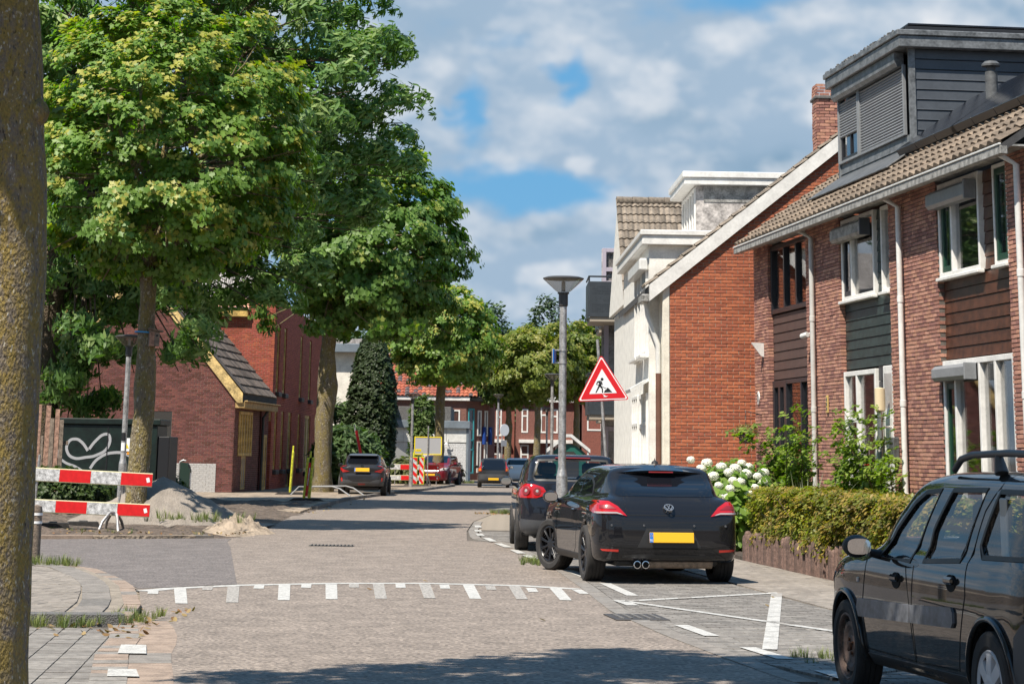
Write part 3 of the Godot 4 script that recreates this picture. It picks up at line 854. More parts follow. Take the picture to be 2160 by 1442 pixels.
func build_terrace() -> void:
	terrace_materials()
	var any:=func(_x, _y): return true
	var W:=5.43
	var h:=thing("terraced_house", "brown brick terraced house with black frames and a grey dormer, farthest of its row", "house", ROW_AT, ROW_TURN, "row of brown brick terraced houses")
	house_shell(h, W, [], [[0.0, 1.24], [4.21, W]], [1.24, 4.21])
	terrace_roof(h, W, func(x, s): return not (x > 3.2 and s > 1.7), 300)
	boards(h, "cladding_board", 1.245, 2.92, 4.205, 4.16, -0.10, 7, M.board_brown)
	glazing(h, "upper_window", 1.245, 4.18, 4.205, 5.5, -0.05, M.black_frame, 0.09, 0.12, [0.36, 0.68])
	glazing(h, "lower_window", 2.30, 0.35, 4.205, 2.90, -0.05, M.black_frame, 0.08, 0.12, [0.62])
	var dr:=glazing(h, "door", 1.245, 0.12, 2.28, 2.90, -0.06, M.black_frame, 0.13, 0.10, [0.5], [0.42])
	var hd:=MB.new()
	hd.tube([Vector3(2.18, 1.0, -0.02), Vector3(2.18, 1.2, -0.02)], [0.012, 0.012], 8)
	part("door_handle", hd, M.shutter_grey, dr)
	var fill:=MB.new()
	fill.span(Vector3(2.29, 0.0, -0.3), Vector3(4.205, 0.345, -0.06))
	part("plinth", fill, M.black_frame, h)
	downpipe(h, 4.92, 0.075, 0.0, 5.5, M.grey_pipe)
	dormer(h)
	var h2:=thing("terraced_house", "brown brick terraced house with dark green boards, middle of its row", "house", row_point(W, 0, 0), ROW_TURN, "row of brown brick terraced houses")
	house_shell(h2, W, [], [[0.0, 1.13], [4.16, W]], [1.13, 4.16])
	terrace_roof(h2, W, func(x, s): return not (s > 1.9 or x < 2.4 and s > 1.7), 300)
	boards(h2, "cladding_board", 1.135, 2.94, 4.155, 4.08, -0.10, 7, M.board_green)
	boards(h2, "cladding_board", 3.20, 4.09, 3.58, 5.5, -0.10, 8, M.board_green)
	glazing(h2, "upper_window", 1.15, 4.10, 3.18, 5.5, -0.03, M.white_paint, 0.07, 0.12, [0.30])
	glazing(h2, "casement", 1.225, 4.175, 1.70, 5.42, -0.055, M.black_frame, 0.09, 0.05)
	glazing(h2, "small_window", 3.60, 4.10, 4.155, 5.5, -0.03, M.white_paint, 0.06, 0.12)
	shutter_box(h2, 1.12, 3.05, 5.10, 5.36, M.gutter_grey)
	sill(h2, 1.12, 3.2, 4.05, M.white_paint); sill(h2, 3.58, 4.155, 4.05, M.white_paint)
	var win:=glazing(h2, "lower_window", 1.15, 0.86, 3.10, 2.90, -0.03, M.white_paint, 0.08, 0.12, [0.40], [])
	var tr:=MB.new()
	tr.span(Vector3(1.23, 2.05, -0.14), Vector3(1.9, 2.13, -0.045), 0.005)
	part("glazing_bar", tr, M.white_paint, win)
	sill(h2, 1.10, 3.15, 0.80, M.white_paint)
	for k in 5:   # slats of the white blind behind the left pane
		var s:=MB.new()
		s.span(Vector3(1.26 + k * 0.125, 0.95, -0.26), Vector3(1.36 + k * 0.125, 2.0, -0.25))
		part("blind_slat", s, M.curtain, win)
	var cu:=MB.new()
	cu.span(Vector3(2.1, 0.95, -0.30), Vector3(2.35, 2.8, -0.28))
	part("curtain", cu, M.curtain, win)
	var pl:=MB.new()
	pl.span(Vector3(1.135, 0.0, -0.3), Vector3(3.14, 0.79, -0.05))
	part("plinth", pl, M.board_green, h2)
	boards(h2, "dark_panel", 3.14, 0.0, 3.56, 2.94, -0.08, 12, M.black_frame, 0.006)
	var d2:=MB.new()
	d2.span(Vector3(3.58, 0.08, -0.12), Vector3(4.155, 2.92, -0.02), 0.01)
	var dd:=part("door", d2, M.white_paint, h2)
	for q in [[3.66, 0.25, 4.08, 1.0], [3.66, 1.15, 4.08, 2.1], [3.66, 2.25, 4.08, 2.8]]:
		var mb:=MB.new()
		mb.span(Vector3(q[0], q[1], -0.022), Vector3(q[2], q[3], -0.012), 0.004)
		part("door_panel", mb, M.white_plastic if q[1] < 2.2 else M.glass, dd)
	downpipe(h2, 4.98, 0.075, 0.0, 5.5, M.white_plastic)
	solar_row(h2, 2.55, 3)
	vent(h2, 5.0)
	var h3:=thing("terraced_house", "brown brick terraced house with chestnut boards and large white framed windows, nearest of its row", "house", row_point(2 * W, 0, 0), ROW_TURN, "row of brown brick terraced houses")
	house_shell(h3, W, [], [[0.0, 1.27], [4.42, W]], [1.27, 4.42])
	terrace_roof(h3, W, func(x, s): return s < 1.9, 300)
	boards(h3, "cladding_board", 1.275, 2.90, 4.415, 4.08, -0.10, 7, M.board_chestnut)
	boards(h3, "cladding_board", 3.20, 4.09, 3.78, 5.5, -0.10, 8, M.board_chestnut)
	glazing(h3, "upper_window", 1.29, 4.10, 3.18, 5.5, -0.02, M.white_paint, 0.07, 0.13, [0.32])
	glazing(h3, "casement", 1.365, 4.175, 1.82, 5.42, -0.045, M.green_frame, 0.09, 0.05)
	var sw:=glazing(h3, "small_window", 3.80, 4.10, 4.41, 5.5, -0.02, M.white_paint, 0.05, 0.13)
	glazing(sw, "green_sash", 3.86, 4.16, 4.35, 5.44, -0.035, M.green_frame, 0.09, 0.05)
	shutter_box(h3, 1.27, 3.1, 5.12, 5.38, M.shutter_grey)
	sill(h3, 1.26, 3.2, 4.05, M.white_paint); sill(h3, 3.78, 4.415, 4.05, M.white_paint)
	var lw:=glazing(h3, "lower_window", 1.29, 0.45, 4.41, 2.88, -0.02, M.white_paint, 0.08, 0.13, [0.175, 0.525, 0.745])
	shutter_box(h3, 1.30, 2.85, 2.58, 2.80, M.shutter_grey)
	glazing(h3, "casement", 1.375, 0.53, 1.80, 2.55, -0.045, M.green_frame, 0.08, 0.05)
	for c in [[2.98, 3.18], [3.30, 3.38], [3.66, 3.80], [3.95, 4.02]]:
		var mb:=MB.new()
		var n:=6
		for k in n:
			var x0:=lerpf(c[0], c[1], float(k) / n); var x1:=lerpf(c[0], c[1], (k + 1.0) / n)
			var z0:=-0.26 - (0.03 if k % 2 else 0.0); var z1:=-0.26 - (0.0 if k % 2 else 0.03)
			mb.quad(Vector3(x0, 0.55, z0), Vector3(x1, 0.55, z1), Vector3(x1, 2.78, z1), Vector3(x0, 2.78, z0))
		part("curtain", mb, M.curtain, lw)
	var bl:=MB.new()
	bl.span(Vector3(2.0, 0.55, -0.36), Vector3(4.3, 1.65, -0.34))
	part("blind", bl, M.blind_grey, lw)
	var pl3:=MB.new()
	pl3.span(Vector3(1.275, 0.0, -0.3), Vector3(4.415, 0.44, -0.04))
	part("plinth", pl3, M.board_chestnut, h3)
	downpipe(h3, 5.1, 0.075, 0.0, 5.5, M.white_plastic)
	solar_row(h3, 0.06, 5)
	wall_fittings()
func sill(h: Node3D, x0: float, x1: float, y: float, m: Material) -> void:
	var mb:=MB.new()
	mb.span(Vector3(x0, y, -0.08), Vector3(x1, y + 0.05, 0.035), 0.008)
	part("sill", mb, m, h)
func shutter_box(h: Node3D, x0: float, x1: float, y0: float, y1: float, m: Material) -> void:
	var mb:=MB.new()
	mb.prism(PackedVector2Array([Vector2(-0.02, y0), Vector2(0.12, y0), Vector2(0.16, y0 + 0.05), Vector2(0.16, y1 - 0.05), Vector2(0.10, y1), Vector2(-0.02, y1)]), x0, x1, Transform3D(Basis(Vector3(0, 0, 1), Vector3(0, 1, 0), Vector3(-1, 0, 0)), Vector3(x0 + x1, 0, 0)))
	var p:=part("shutter_box", mb, m, h)
	var cap:=MB.new()
	cap.span(Vector3(x1 - 0.03, y0 - 0.012, -0.02), Vector3(x1 + 0.012, y1 + 0.012, 0.17), 0.01)
	part("end_cap", cap, M.dormer_grey if m == M.gutter_grey else m, p)
func dormer(h: Node3D) -> void:
	var x0:=3.15; var x1:=7.80
	var zf:=-1.0
	var core:=MB.new()
	core.span(Vector3(x0, 6.0, -5.0), Vector3(x1 - 0.03, 8.42, zf - 0.14))
	var d:=part("dormer", core, M.dormer_grey, h, ID, "grey boarded dormer with roller shutters")
	for k in 2: boards(d, "front_board", x0, 6.52 + k * 0.2, x1, 6.72 + k * 0.2, zf, 1, M.dormer_light)
	var n:=10
	for k in n:
		var y:=6.62 + k * 0.178
		var mb:=MB.new()
		mb.prism(PackedVector2Array([Vector2(-0.03, y + 0.006), Vector2(0.016, y + 0.006), Vector2(0.012, y + 0.02), Vector2(0.0, y + 0.168), Vector2(-0.03, y + 0.168)]), 0.0, 4.0, Transform3D(Basis(Vector3(1, 0, 0), Vector3(0, 1, 0), Vector3(0, 0, 1)), Vector3(x1, 0, -5.02)))
		part("cladding_board", mb, M.dormer_grey, d)
	var trim:=MB.new()
	trim.span(Vector3(x1 - 0.02, 6.55, -1.09), Vector3(x1 + 0.035, 8.44, -0.97), 0.006)
	part("corner_trim", trim, M.dormer_light, d)
	var trim2:=MB.new()
	trim2.span(Vector3(x0 - 0.02, 6.45, -1.09), Vector3(x0 + 0.10, 8.44, -0.97), 0.006)
	part("corner_trim", trim2, M.dormer_light, d)
	var f:=MB.new()
	f.span(Vector3(x0 - 0.12, 8.40, -5.3), Vector3(x1 + 0.20, 8.60, -0.76), 0.012)
	f.span(Vector3(x0 - 0.15, 8.601, -5.33), Vector3(x1 + 0.235, 8.70, -0.725), 0.012)
	part("fascia", f, M.dormer_light, d)
	var gv:=MB.new()
	for k in 90:
		gv.box(Vector3(lerpf(x0, x1, k / 90.0), 8.715, -0.79 + rng.randf_range(-0.04, 0.04)), Vector3(rng.randf_range(0.03, 0.08), 0.04, 0.05), Basis(Vector3(1, 2, 0.5).normalized(), rng.randf() * 6.0))
	part("moss", gv, M.lead, d).set_meta("kind", "stuff")
	for k in 3:
		var s:=MB.new()
		s.box(Vector3(x1 - 0.75 - k * 1.5, 8.83, -2.6), Vector3(1.45, 0.035, 3.2), Basis(Vector3.BACK, 0.02), 0.008)
		part("solar_panel", s, M.solar, d)
	var net:=MB.new()
	net.span(Vector3(x1 - 0.05, 8.70, -4.4), Vector3(x1 - 0.03, 8.81, -0.95))
	part("panel_skirt", net, M.solar_frame, d)
	var bx:=MB.new()
	bx.prism(PackedVector2Array([Vector2(zf, 8.14), Vector2(zf + 0.12, 8.14), Vector2(zf + 0.17, 8.20), Vector2(zf + 0.17, 8.39), Vector2(zf, 8.39)]), x0 + 0.05, x1 - 0.35, Transform3D(Basis(Vector3(0, 0, 1), Vector3(0, 1, 0), Vector3(-1, 0, 0)), Vector3(x0 + x1 - 0.30, 0, 0)))
	part("shutter_box", bx, M.dormer_light, d)
	for s in [[x0 + 0.14, x0 + 1.42, 7.42], [x0 + 1.58, x1 - 0.30, 6.98]]:
		var rows:=int((8.14 - s[2]) / 0.052)
		for k in rows:
			var mb:=MB.new()
			var y: float = s[2] + k * 0.052
			mb.prism(PackedVector2Array([Vector2(zf, y), Vector2(zf + 0.028, y + 0.006), Vector2(zf + 0.036, y + 0.024), Vector2(zf + 0.028, y + 0.042), Vector2(zf, y + 0.047)]), s[0], s[1], Transform3D(Basis(Vector3(0, 0, 1), Vector3(0, 1, 0), Vector3(-1, 0, 0)), Vector3(s[0] + s[1], 0, 0)))
			part("shutter_slat", mb, M.shutter_grey, d)
		var gd:=MB.new()
		gd.span(Vector3(s[0] - 0.06, 6.92, zf), Vector3(s[0], 8.16, zf + 0.06), 0.005)
		gd.span(Vector3(s[1], 6.92, zf), Vector3(s[1] + 0.06, 8.16, zf + 0.06), 0.005)
		gd.span(Vector3(s[0], 6.92, zf), Vector3(s[1], 6.97, zf + 0.05), 0.005)
		part("shutter_guide", gd, M.shutter_grey, d)
	glazing(d, "dormer_window", x0 + 0.15, 6.98, x0 + 1.42, 7.9, zf + 0.012, M.black_frame, 0.06, 0.06, [0.5])
	var ap:=MB.new()
	var pit:=atan(0.69)
	ap.box(Vector3((x0 + x1) * 0.5 + 0.2, 6.48, -0.72), Vector3(x1 - x0 + 0.7, 0.03, 0.85), Basis(Vector3.RIGHT, pit), 0.008)
	part("lead_apron", ap, M.lead, d)
func solar_row(h: Node3D, xs: float, n: int) -> void:
	var pit:=atan(0.69)
	for k in n:
		var mb:=MB.new()
		var c:=Vector3(xs + 0.52 + k * 1.05, 5.60 + 1.75 * 0.69 + 0.26, 0.37 - 1.75)
		mb.box(c, Vector3(1.03, 0.035, 1.70), Basis(Vector3.RIGHT, pit), 0.006)
		var p:=part("solar_panel", mb, M.solar, h)
		var e:=MB.new()
		e.box(c + Basis(Vector3.RIGHT, pit) * Vector3(0, -0.05, 0.86), Vector3(1.03, 0.13, 0.03), Basis(Vector3.RIGHT, pit), 0.006)
		part("panel_edge", e, M.solar_frame, p)
func vent(h: Node3D, x: float) -> void:
	var mb:=MB.new()
	mb.lathe([Vector2(0.0, -0.6), Vector2(0.10, -0.6), Vector2(0.10, 0.16), Vector2(0.07, 0.17), Vector2(0.07, 0.24), Vector2(0.15, 0.25), Vector2(0.15, 0.285), Vector2(0.10, 0.33), Vector2(0.0, 0.345)], 20, Transform3D(IB, Vector3(x, 7.42, -1.55)))
	part("roof_vent", mb, M.lead, h)
func wall_fittings() -> void:
	var at:=func(lx: float, y: float, z:=0.0) -> Vector3: return row_point(lx, y, z)
	var b:=Basis(Vector3.UP, ROW_TURN)
	var c:=thing("security_camera", "small white bullet camera on the brick pier beside the grey downpipe", "camera", at.call(4.62, 3.63), ROW_TURN)
	var mb:=MB.new()
	mb.lathe([Vector2(0.0, 0.0), Vector2(0.045, 0.0), Vector2(0.05, 0.02), Vector2(0.05, 0.17), Vector2(0.0, 0.18)], 14, Transform3D(Basis(Vector3.BACK, 1.75) * Basis(Vector3.RIGHT, 0.4), Vector3(0.08, 0.0, 0.11)))
	part("body", mb, M.white_plastic, c)
	var ar:=MB.new()
	ar.tube([Vector3(0.0, 0.02, -0.01), Vector3(0, 0.02, 0.1)], [0.02, 0.015], 8)
	part("bracket", ar, M.white_plastic, c)
	var w:=thing("wall_lamp", "white bracket lamp with a hanging cord on the farthest brick pier", "lamp", at.call(0.80, 3.60), ROW_TURN)
	var m2:=MB.new()
	m2.prism(PackedVector2Array([Vector2(0, 0.05), Vector2(0, -0.22), Vector2(0.06, -0.2), Vector2(0.24, 0.03), Vector2(0.24, 0.06)]), -0.03, 0.03, Transform3D(Basis(Vector3(0, 0, 1), Vector3(0, 1, 0), Vector3(-1, 0, 0)), Vector3.ZERO))
	part("bracket", m2, M.white_plastic, w)
	var m3:=MB.new()
	m3.tube([Vector3(0.02, -0.2, 0.02), Vector3(0.03, -0.6, 0.03), Vector3(-0.02, -1.0, 0.02)], [0.006, 0.006, 0.006], 6)
	part("cord", m3, M.black_frame, w)
	var s:=thing("house_sign", "small white oval sign with a dark rim on the farthest brick pier", "sign", at.call(0.33, 2.60), ROW_TURN)
	var m4:=MB.new()
	m4.lathe([Vector2(0.0, 0.02), Vector2(0.085, 0.018), Vector2(0.09, 0.0)], 20, Transform3D(Basis(Vector3.RIGHT, PI / 2).scaled(Vector3(1, 1.5, 1)), Vector3.ZERO))
	part("plate", m4, M.white_plastic, s)
	var m5:=MB.new()
	m5.lathe([Vector2(0.03, 0.022), Vector2(0.05, 0.022)], 16, Transform3D(Basis(Vector3.RIGHT, PI / 2).scaled(Vector3(1, 1.6, 1)), Vector3(0, 0, 0.002)))
	part("emblem", m5, M.lead, s)
	var d:=thing("bell_plate", "narrow brass bell plate on the brick pier right of the grey downpipe", "doorbell", at.call(5.62, 2.38), ROW_TURN)
	var m6:=MB.new()
	m6.box(Vector3(0, 0, 0.012), Vector3(0.12, 0.30, 0.025), IB, 0.006)
	part("plate", m6, mat("brass", lin(0.50, 0.36, 0.12), 0.5), d)
	for k in 3:
		var m7:=MB.new()
		m7.box(Vector3(0, 0.08 - k * 0.08, 0.026), Vector3(0.05, 0.05, 0.01), IB, 0.004)
		part("button", m7, M.lead, d)
	var l:=thing("porch_lamp", "steel cylinder lamp with a cream shade beside the white front door", "lamp", at.call(9.42, 1.75, 0.16), ROW_TURN)
	var m8:=MB.new()
	m8.lathe([Vector2(0.0, 0.0), Vector2(0.055, 0.0), Vector2(0.055, 0.42), Vector2(0.07, 0.44), Vector2(0.0, 0.44)], 16)
	part("post", m8, metal("steel", lin(0.55, 0.53, 0.50), 0.35), l)
	var m9:=MB.new()
	m9.lathe([Vector2(0.065, 0.44), Vector2(0.085, 0.46), Vector2(0.085, 0.80), Vector2(0.0, 0.82)], 16)
	part("lamp_shade", m9, mat("cream", lin(0.62, 0.52, 0.34), 0.5), l)
	var m10:=MB.new()
	m10.tube([Vector3(0, 0.2, -0.17), Vector3(0, 0.2, 0)], [0.02, 0.02], 8)
	part("arm", m10, M.steel, l)
	var lb:=thing("letter_box", "small grey letter box on the brick pier right of the steel column lamp", "letterbox", at.call(9.78, 1.62), ROW_TURN)
	var m11:=MB.new()
	m11.box(Vector3(0, 0, 0.05), Vector3(0.24, 0.34, 0.1), IB, 0.01)
	part("box", m11, M.lead, lb)
	var m12:=MB.new()
	m12.box(Vector3(0, 0.08, 0.102), Vector3(0.17, 0.03, 0.01), IB, 0.003)
	part("slot", m12, M.black_frame, lb)
const FRONT:=Basis(Vector3(0, 0, 1), Vector3(0, 1, 0), Vector3(-1, 0, 0))   # a wall that looks to -x: its x runs to +z
func build_gable_house() -> void:
	mat("stucco", lin(0.74, 0.72, 0.67), 0.85, T.soft, 0.6, T.n_fine, 0.2)
	mat("stucco_cream", lin(0.70, 0.66, 0.56), 0.85, T.soft, 0.6, T.n_fine, 0.2)
	mat("stucco_worn", lin(0.42, 0.39, 0.37), 0.9, T.dirty, 0.5, T.n_fine, 0.2)
	mat("brown_pipe", lin(0.13, 0.06, 0.04), 0.5, T.soft, 0.6)
	mat("terracotta", lin(0.42, 0.14, 0.07), 0.9, T.stone, 1.0)
	M.tile_grey = []
	for k in 4:
		var f: float = [0.75, 0.95, 1.1, 1.3][k]
		M.tile_grey.append(mat("tile_grey_%d" % k, lin(0.17 * f, 0.14 * f, 0.11 * f), 0.92, T.dirty, 1.4, T.n_fine, 0.4))
	var h:=thing("gable_house", "house with an orange brick gable, wide white bargeboard and white dormers", "house", Vector3(3.12, 0, -47.7), 0.02)
	var sl:=0.79
	var y0:=4.98
	var yr:=y0 + 4.5 * sl
	var gable:=PackedVector2Array([Vector2(0, -0.1), Vector2(9.0, -0.1), Vector2(9.0, y0), Vector2(4.5, yr), Vector2(0, y0)])
	var core:=MB.new()
	core.prism(gable, -9.6, -0.012)
	var wall:=part("wall", core, M.mortar_light, h)
	brickwork(wall, [Rect2(0.13, 0.0, 6.2, 8.6)], {"course": 0.069, "len": 0.24, "gap": 0.015, "depth": 0.04, "cap": 300, "mats": M.brick_orange, "stuff": M.brick_stuff, "clip": PackedVector2Array([Vector2(0.13, 0), Vector2(6.4, 0), Vector2(6.4, yr - 1.9 * sl), Vector2(4.5, yr), Vector2(0.13, y0 + 0.13 * sl)]), "jitter": 0.003, "low": 1.6})
	var st:=MB.new()
	st.span(Vector3(-0.02, -0.1, -0.9), Vector3(0.125, y0 + 0.02, 0.008), 0.01)
	part("corner_strip", st, M.stucco_cream, h)
	var bb:=MB.new()
	var e:=PackedVector2Array([Vector2(-0.30, y0 - 0.30 * sl - 0.17), Vector2(-0.30, y0 - 0.30 * sl + 0.17), Vector2(4.5, yr + 0.17), Vector2(4.5, yr - 0.15), Vector2(-0.12, y0 - 0.12 * sl - 0.17)])
	bb.prism(e, 0.03, 0.09)
	part("bargeboard", bb, M.white_paint, h)
	var b2:=MB.new()
	b2.prism(PackedVector2Array([Vector2(9.3, y0 - 0.3 * sl - 0.17), Vector2(4.502, yr - 0.15), Vector2(4.502, yr + 0.17), Vector2(9.3, y0 - 0.3 * sl + 0.17)]), 0.03, 0.09)
	part("bargeboard", b2, M.white_paint, h)
	var rf:=MB.new()
	rf.prism(PackedVector2Array([Vector2(-0.30, y0 - 0.30 * sl + 0.02), Vector2(4.5, yr + 0.02), Vector2(9.3, y0 - 0.3 * sl + 0.02), Vector2(9.3, y0 - 0.3 * sl + 0.16), Vector2(4.5, yr + 0.16), Vector2(-0.30, y0 - 0.30 * sl + 0.16)]), -9.6, 0.028)
	var roof:=part("roof", rf, M.felt, h)
	var ang:=atan(sl)
	var xf:=Transform3D(FRONT * Basis(Vector3.RIGHT, ang), Vector3(-0.34, y0 - 0.34 * sl + 0.17, -9.5))
	tiles(roof, xf, 0.30, 0.34, 31, 18, M.tile_grey, M.tile_stuff, 0, 0.05, func(x, s): return x > 8.4 or s > 2.9 and x > 6.4)
	var gt:=MB.new()
	gt.span(Vector3(-0.46, y0 - 0.42, -0.95), Vector3(-0.28, y0 - 0.26, 0.02), 0.02)
	part("gutter", gt, M.gutter_grey, h)
	var ch:=MB.new()
	ch.span(Vector3(3.35, yr - 1.4, -1.0), Vector3(4.05, 8.95, -0.42))
	var cp:=part("chimney", ch, M.mortar_dark, h)
	brickwork(cp, [Rect2(3.34, yr - 1.3, 0.72, 2.03)], {"course": 0.066, "len": 0.22, "gap": 0.012, "depth": 0.03, "cap": 100, "mats": M.brick_brown, "stuff": M.brick_stuff, "xf": Transform3D(IB, Vector3(0, 0, -0.405)), "jitter": 0.008, "low": 0.0})
	brickwork(cp, [Rect2(-1.0, yr - 1.3, 0.58, 2.03)], {"course": 0.066, "len": 0.22, "gap": 0.012, "depth": 0.03, "cap": 60, "mats": M.brick_brown, "stuff": M.brick_stuff, "xf": Transform3D(FRONT, Vector3(3.335, 0, 0)), "jitter": 0.008, "low": 0.0})
	var cap:=MB.new()
	cap.span(Vector3(3.30, 8.95, -1.05), Vector3(4.10, 9.02, -0.37), 0.015)
	part("chimney_cap", cap, M.kerb_dark, cp)
	var pot:=MB.new()
	pot.lathe([Vector2(0.10, 9.0), Vector2(0.10, 9.16), Vector2(0.115, 9.18), Vector2(0.115, 9.22), Vector2(0.08, 9.22), Vector2(0.08, 9.1)], 16, Transform3D(IB, Vector3(3.85, 0, -0.7)))
	part("chimney_pot", pot, M.terracotta, cp)
	var dm:=MB.new()
	dm.span(Vector3(-0.22, -0.1, -9.0), Vector3(3.2, 5.82, -0.95))
	var d:=part("dormer", dm, M.stucco, h)
	var fs:=MB.new()
	fs.span(Vector3(-0.38, 5.82, -9.1), Vector3(3.1, 6.02, -0.80), 0.012)
	fs.span(Vector3(-0.42, 6.021, -9.15), Vector3(3.0, 6.13, -0.76), 0.012)
	part("fascia", fs, M.white_paint, d)
	var f:=Transform3D(FRONT, Vector3(-0.22, 0, 0))   # x along the front = house z, z out
	glazing(d, "upper_window", -2.35, 3.55, -1.25, 5.45, 0.06, M.white_paint, 0.07, 0.1, [0.5], [], null, "", f)
	glazing(d, "upper_window", -4.6, 3.45, -2.75, 5.45, 0.06, M.white_paint, 0.07, 0.1, [0.5], [], null, "", f)
	var s1:=MB.new()
	s1.span(Vector3(-0.42, 5.30, -4.7), Vector3(-0.22, 5.56, -1.15), 0.03)
	part("shutter_box", s1, M.white_plastic, d)
	for k in 2:
		var s2:=MB.new()
		s2.span(Vector3(-0.40, 3.47, [-2.45, -4.75][k]), Vector3(-0.22, 3.54, [-1.15, -2.65][k]), 0.008)
		part("sill", s2, M.white_paint, d)
	var s3:=MB.new()
	s3.span(Vector3(-0.28, 4.75, -2.3), Vector3(-0.235, 5.30, -1.3), 0.01)
	part("shutter", s3, M.shutter_grey, d)
	glazing(d, "lower_window", -2.3, 0.5, -1.3, 2.75, 0.05, M.white_paint, 0.07, 0.1, [0.5], [0.72], null, "", f)
	glazing(d, "door", -3.4, 0.05, -2.5, 2.75, 0.05, M.white_paint, 0.10, 0.1, [], [0.75], null, "", f)
	glazing(d, "lower_window", -5.6, 0.5, -3.8, 2.75, 0.05, M.white_paint, 0.07, 0.1, [0.33, 0.66], [0.72], null, "", f)
	var aw:=MB.new()
	aw.prism(PackedVector2Array([Vector2(-0.60, 2.75), Vector2(-0.22, 2.98), Vector2(-0.22, 3.05), Vector2(-0.62, 2.82)]), -2.6, -1.15)
	part("door_canopy", aw, M.white_plastic, d)
	var um:=MB.new()
	um.span(Vector3(1.12, 5.8, -7.6), Vector3(4.4, 7.50, -4.3))
	var u:=part("upper_dormer", um, M.stucco_worn, h)
	var uf:=MB.new()
	uf.span(Vector3(0.84, 7.501, -7.8), Vector3(4.5, 7.66, -4.12), 0.012)
	uf.span(Vector3(0.80, 7.661, -7.84), Vector3(4.5, 7.80, -4.08), 0.012)
	part("fascia", uf, M.white_paint, u)
	var ld:=MB.new()
	ld.span(Vector3(1.3, 7.12, -4.302), Vector3(4.3, 7.49, -4.285), 0.004)
	part("cheek_board", ld, M.gutter_grey, u)
	glazing(u, "dormer_window", -7.4, 6.25, -4.34, 7.45, 0.04, M.white_paint, 0.07, 0.1, [0.2, 0.4, 0.6, 0.8], [], null, "", Transform3D(FRONT, Vector3(1.12, 0, 0)))
	var p1:=MB.new()
	p1.tube([Vector3(-0.34, 4.62, -0.35), Vector3(-0.30, 4.3, -0.35), Vector3(-0.09, 3.7, -0.35), Vector3(-0.08, 3.1, -0.35)], [0.055, 0.055, 0.055, 0.055], 12)
	var pp:=part("downpipe", p1, M.white_plastic, h)
	var p2:=MB.new()
	p2.tube([Vector3(-0.08, 3.12, -0.35), Vector3(-0.08, 0.0, -0.35)], [0.06, 0.06], 12)
	part("lower_pipe", p2, M.brown_pipe, pp)
	var dk:=MB.new()
	dk.span(Vector3(-0.05, 0.0, -0.88), Vector3(-0.025, 2.7, -0.5))
	part("side_door", dk, M.brown_pipe, h)
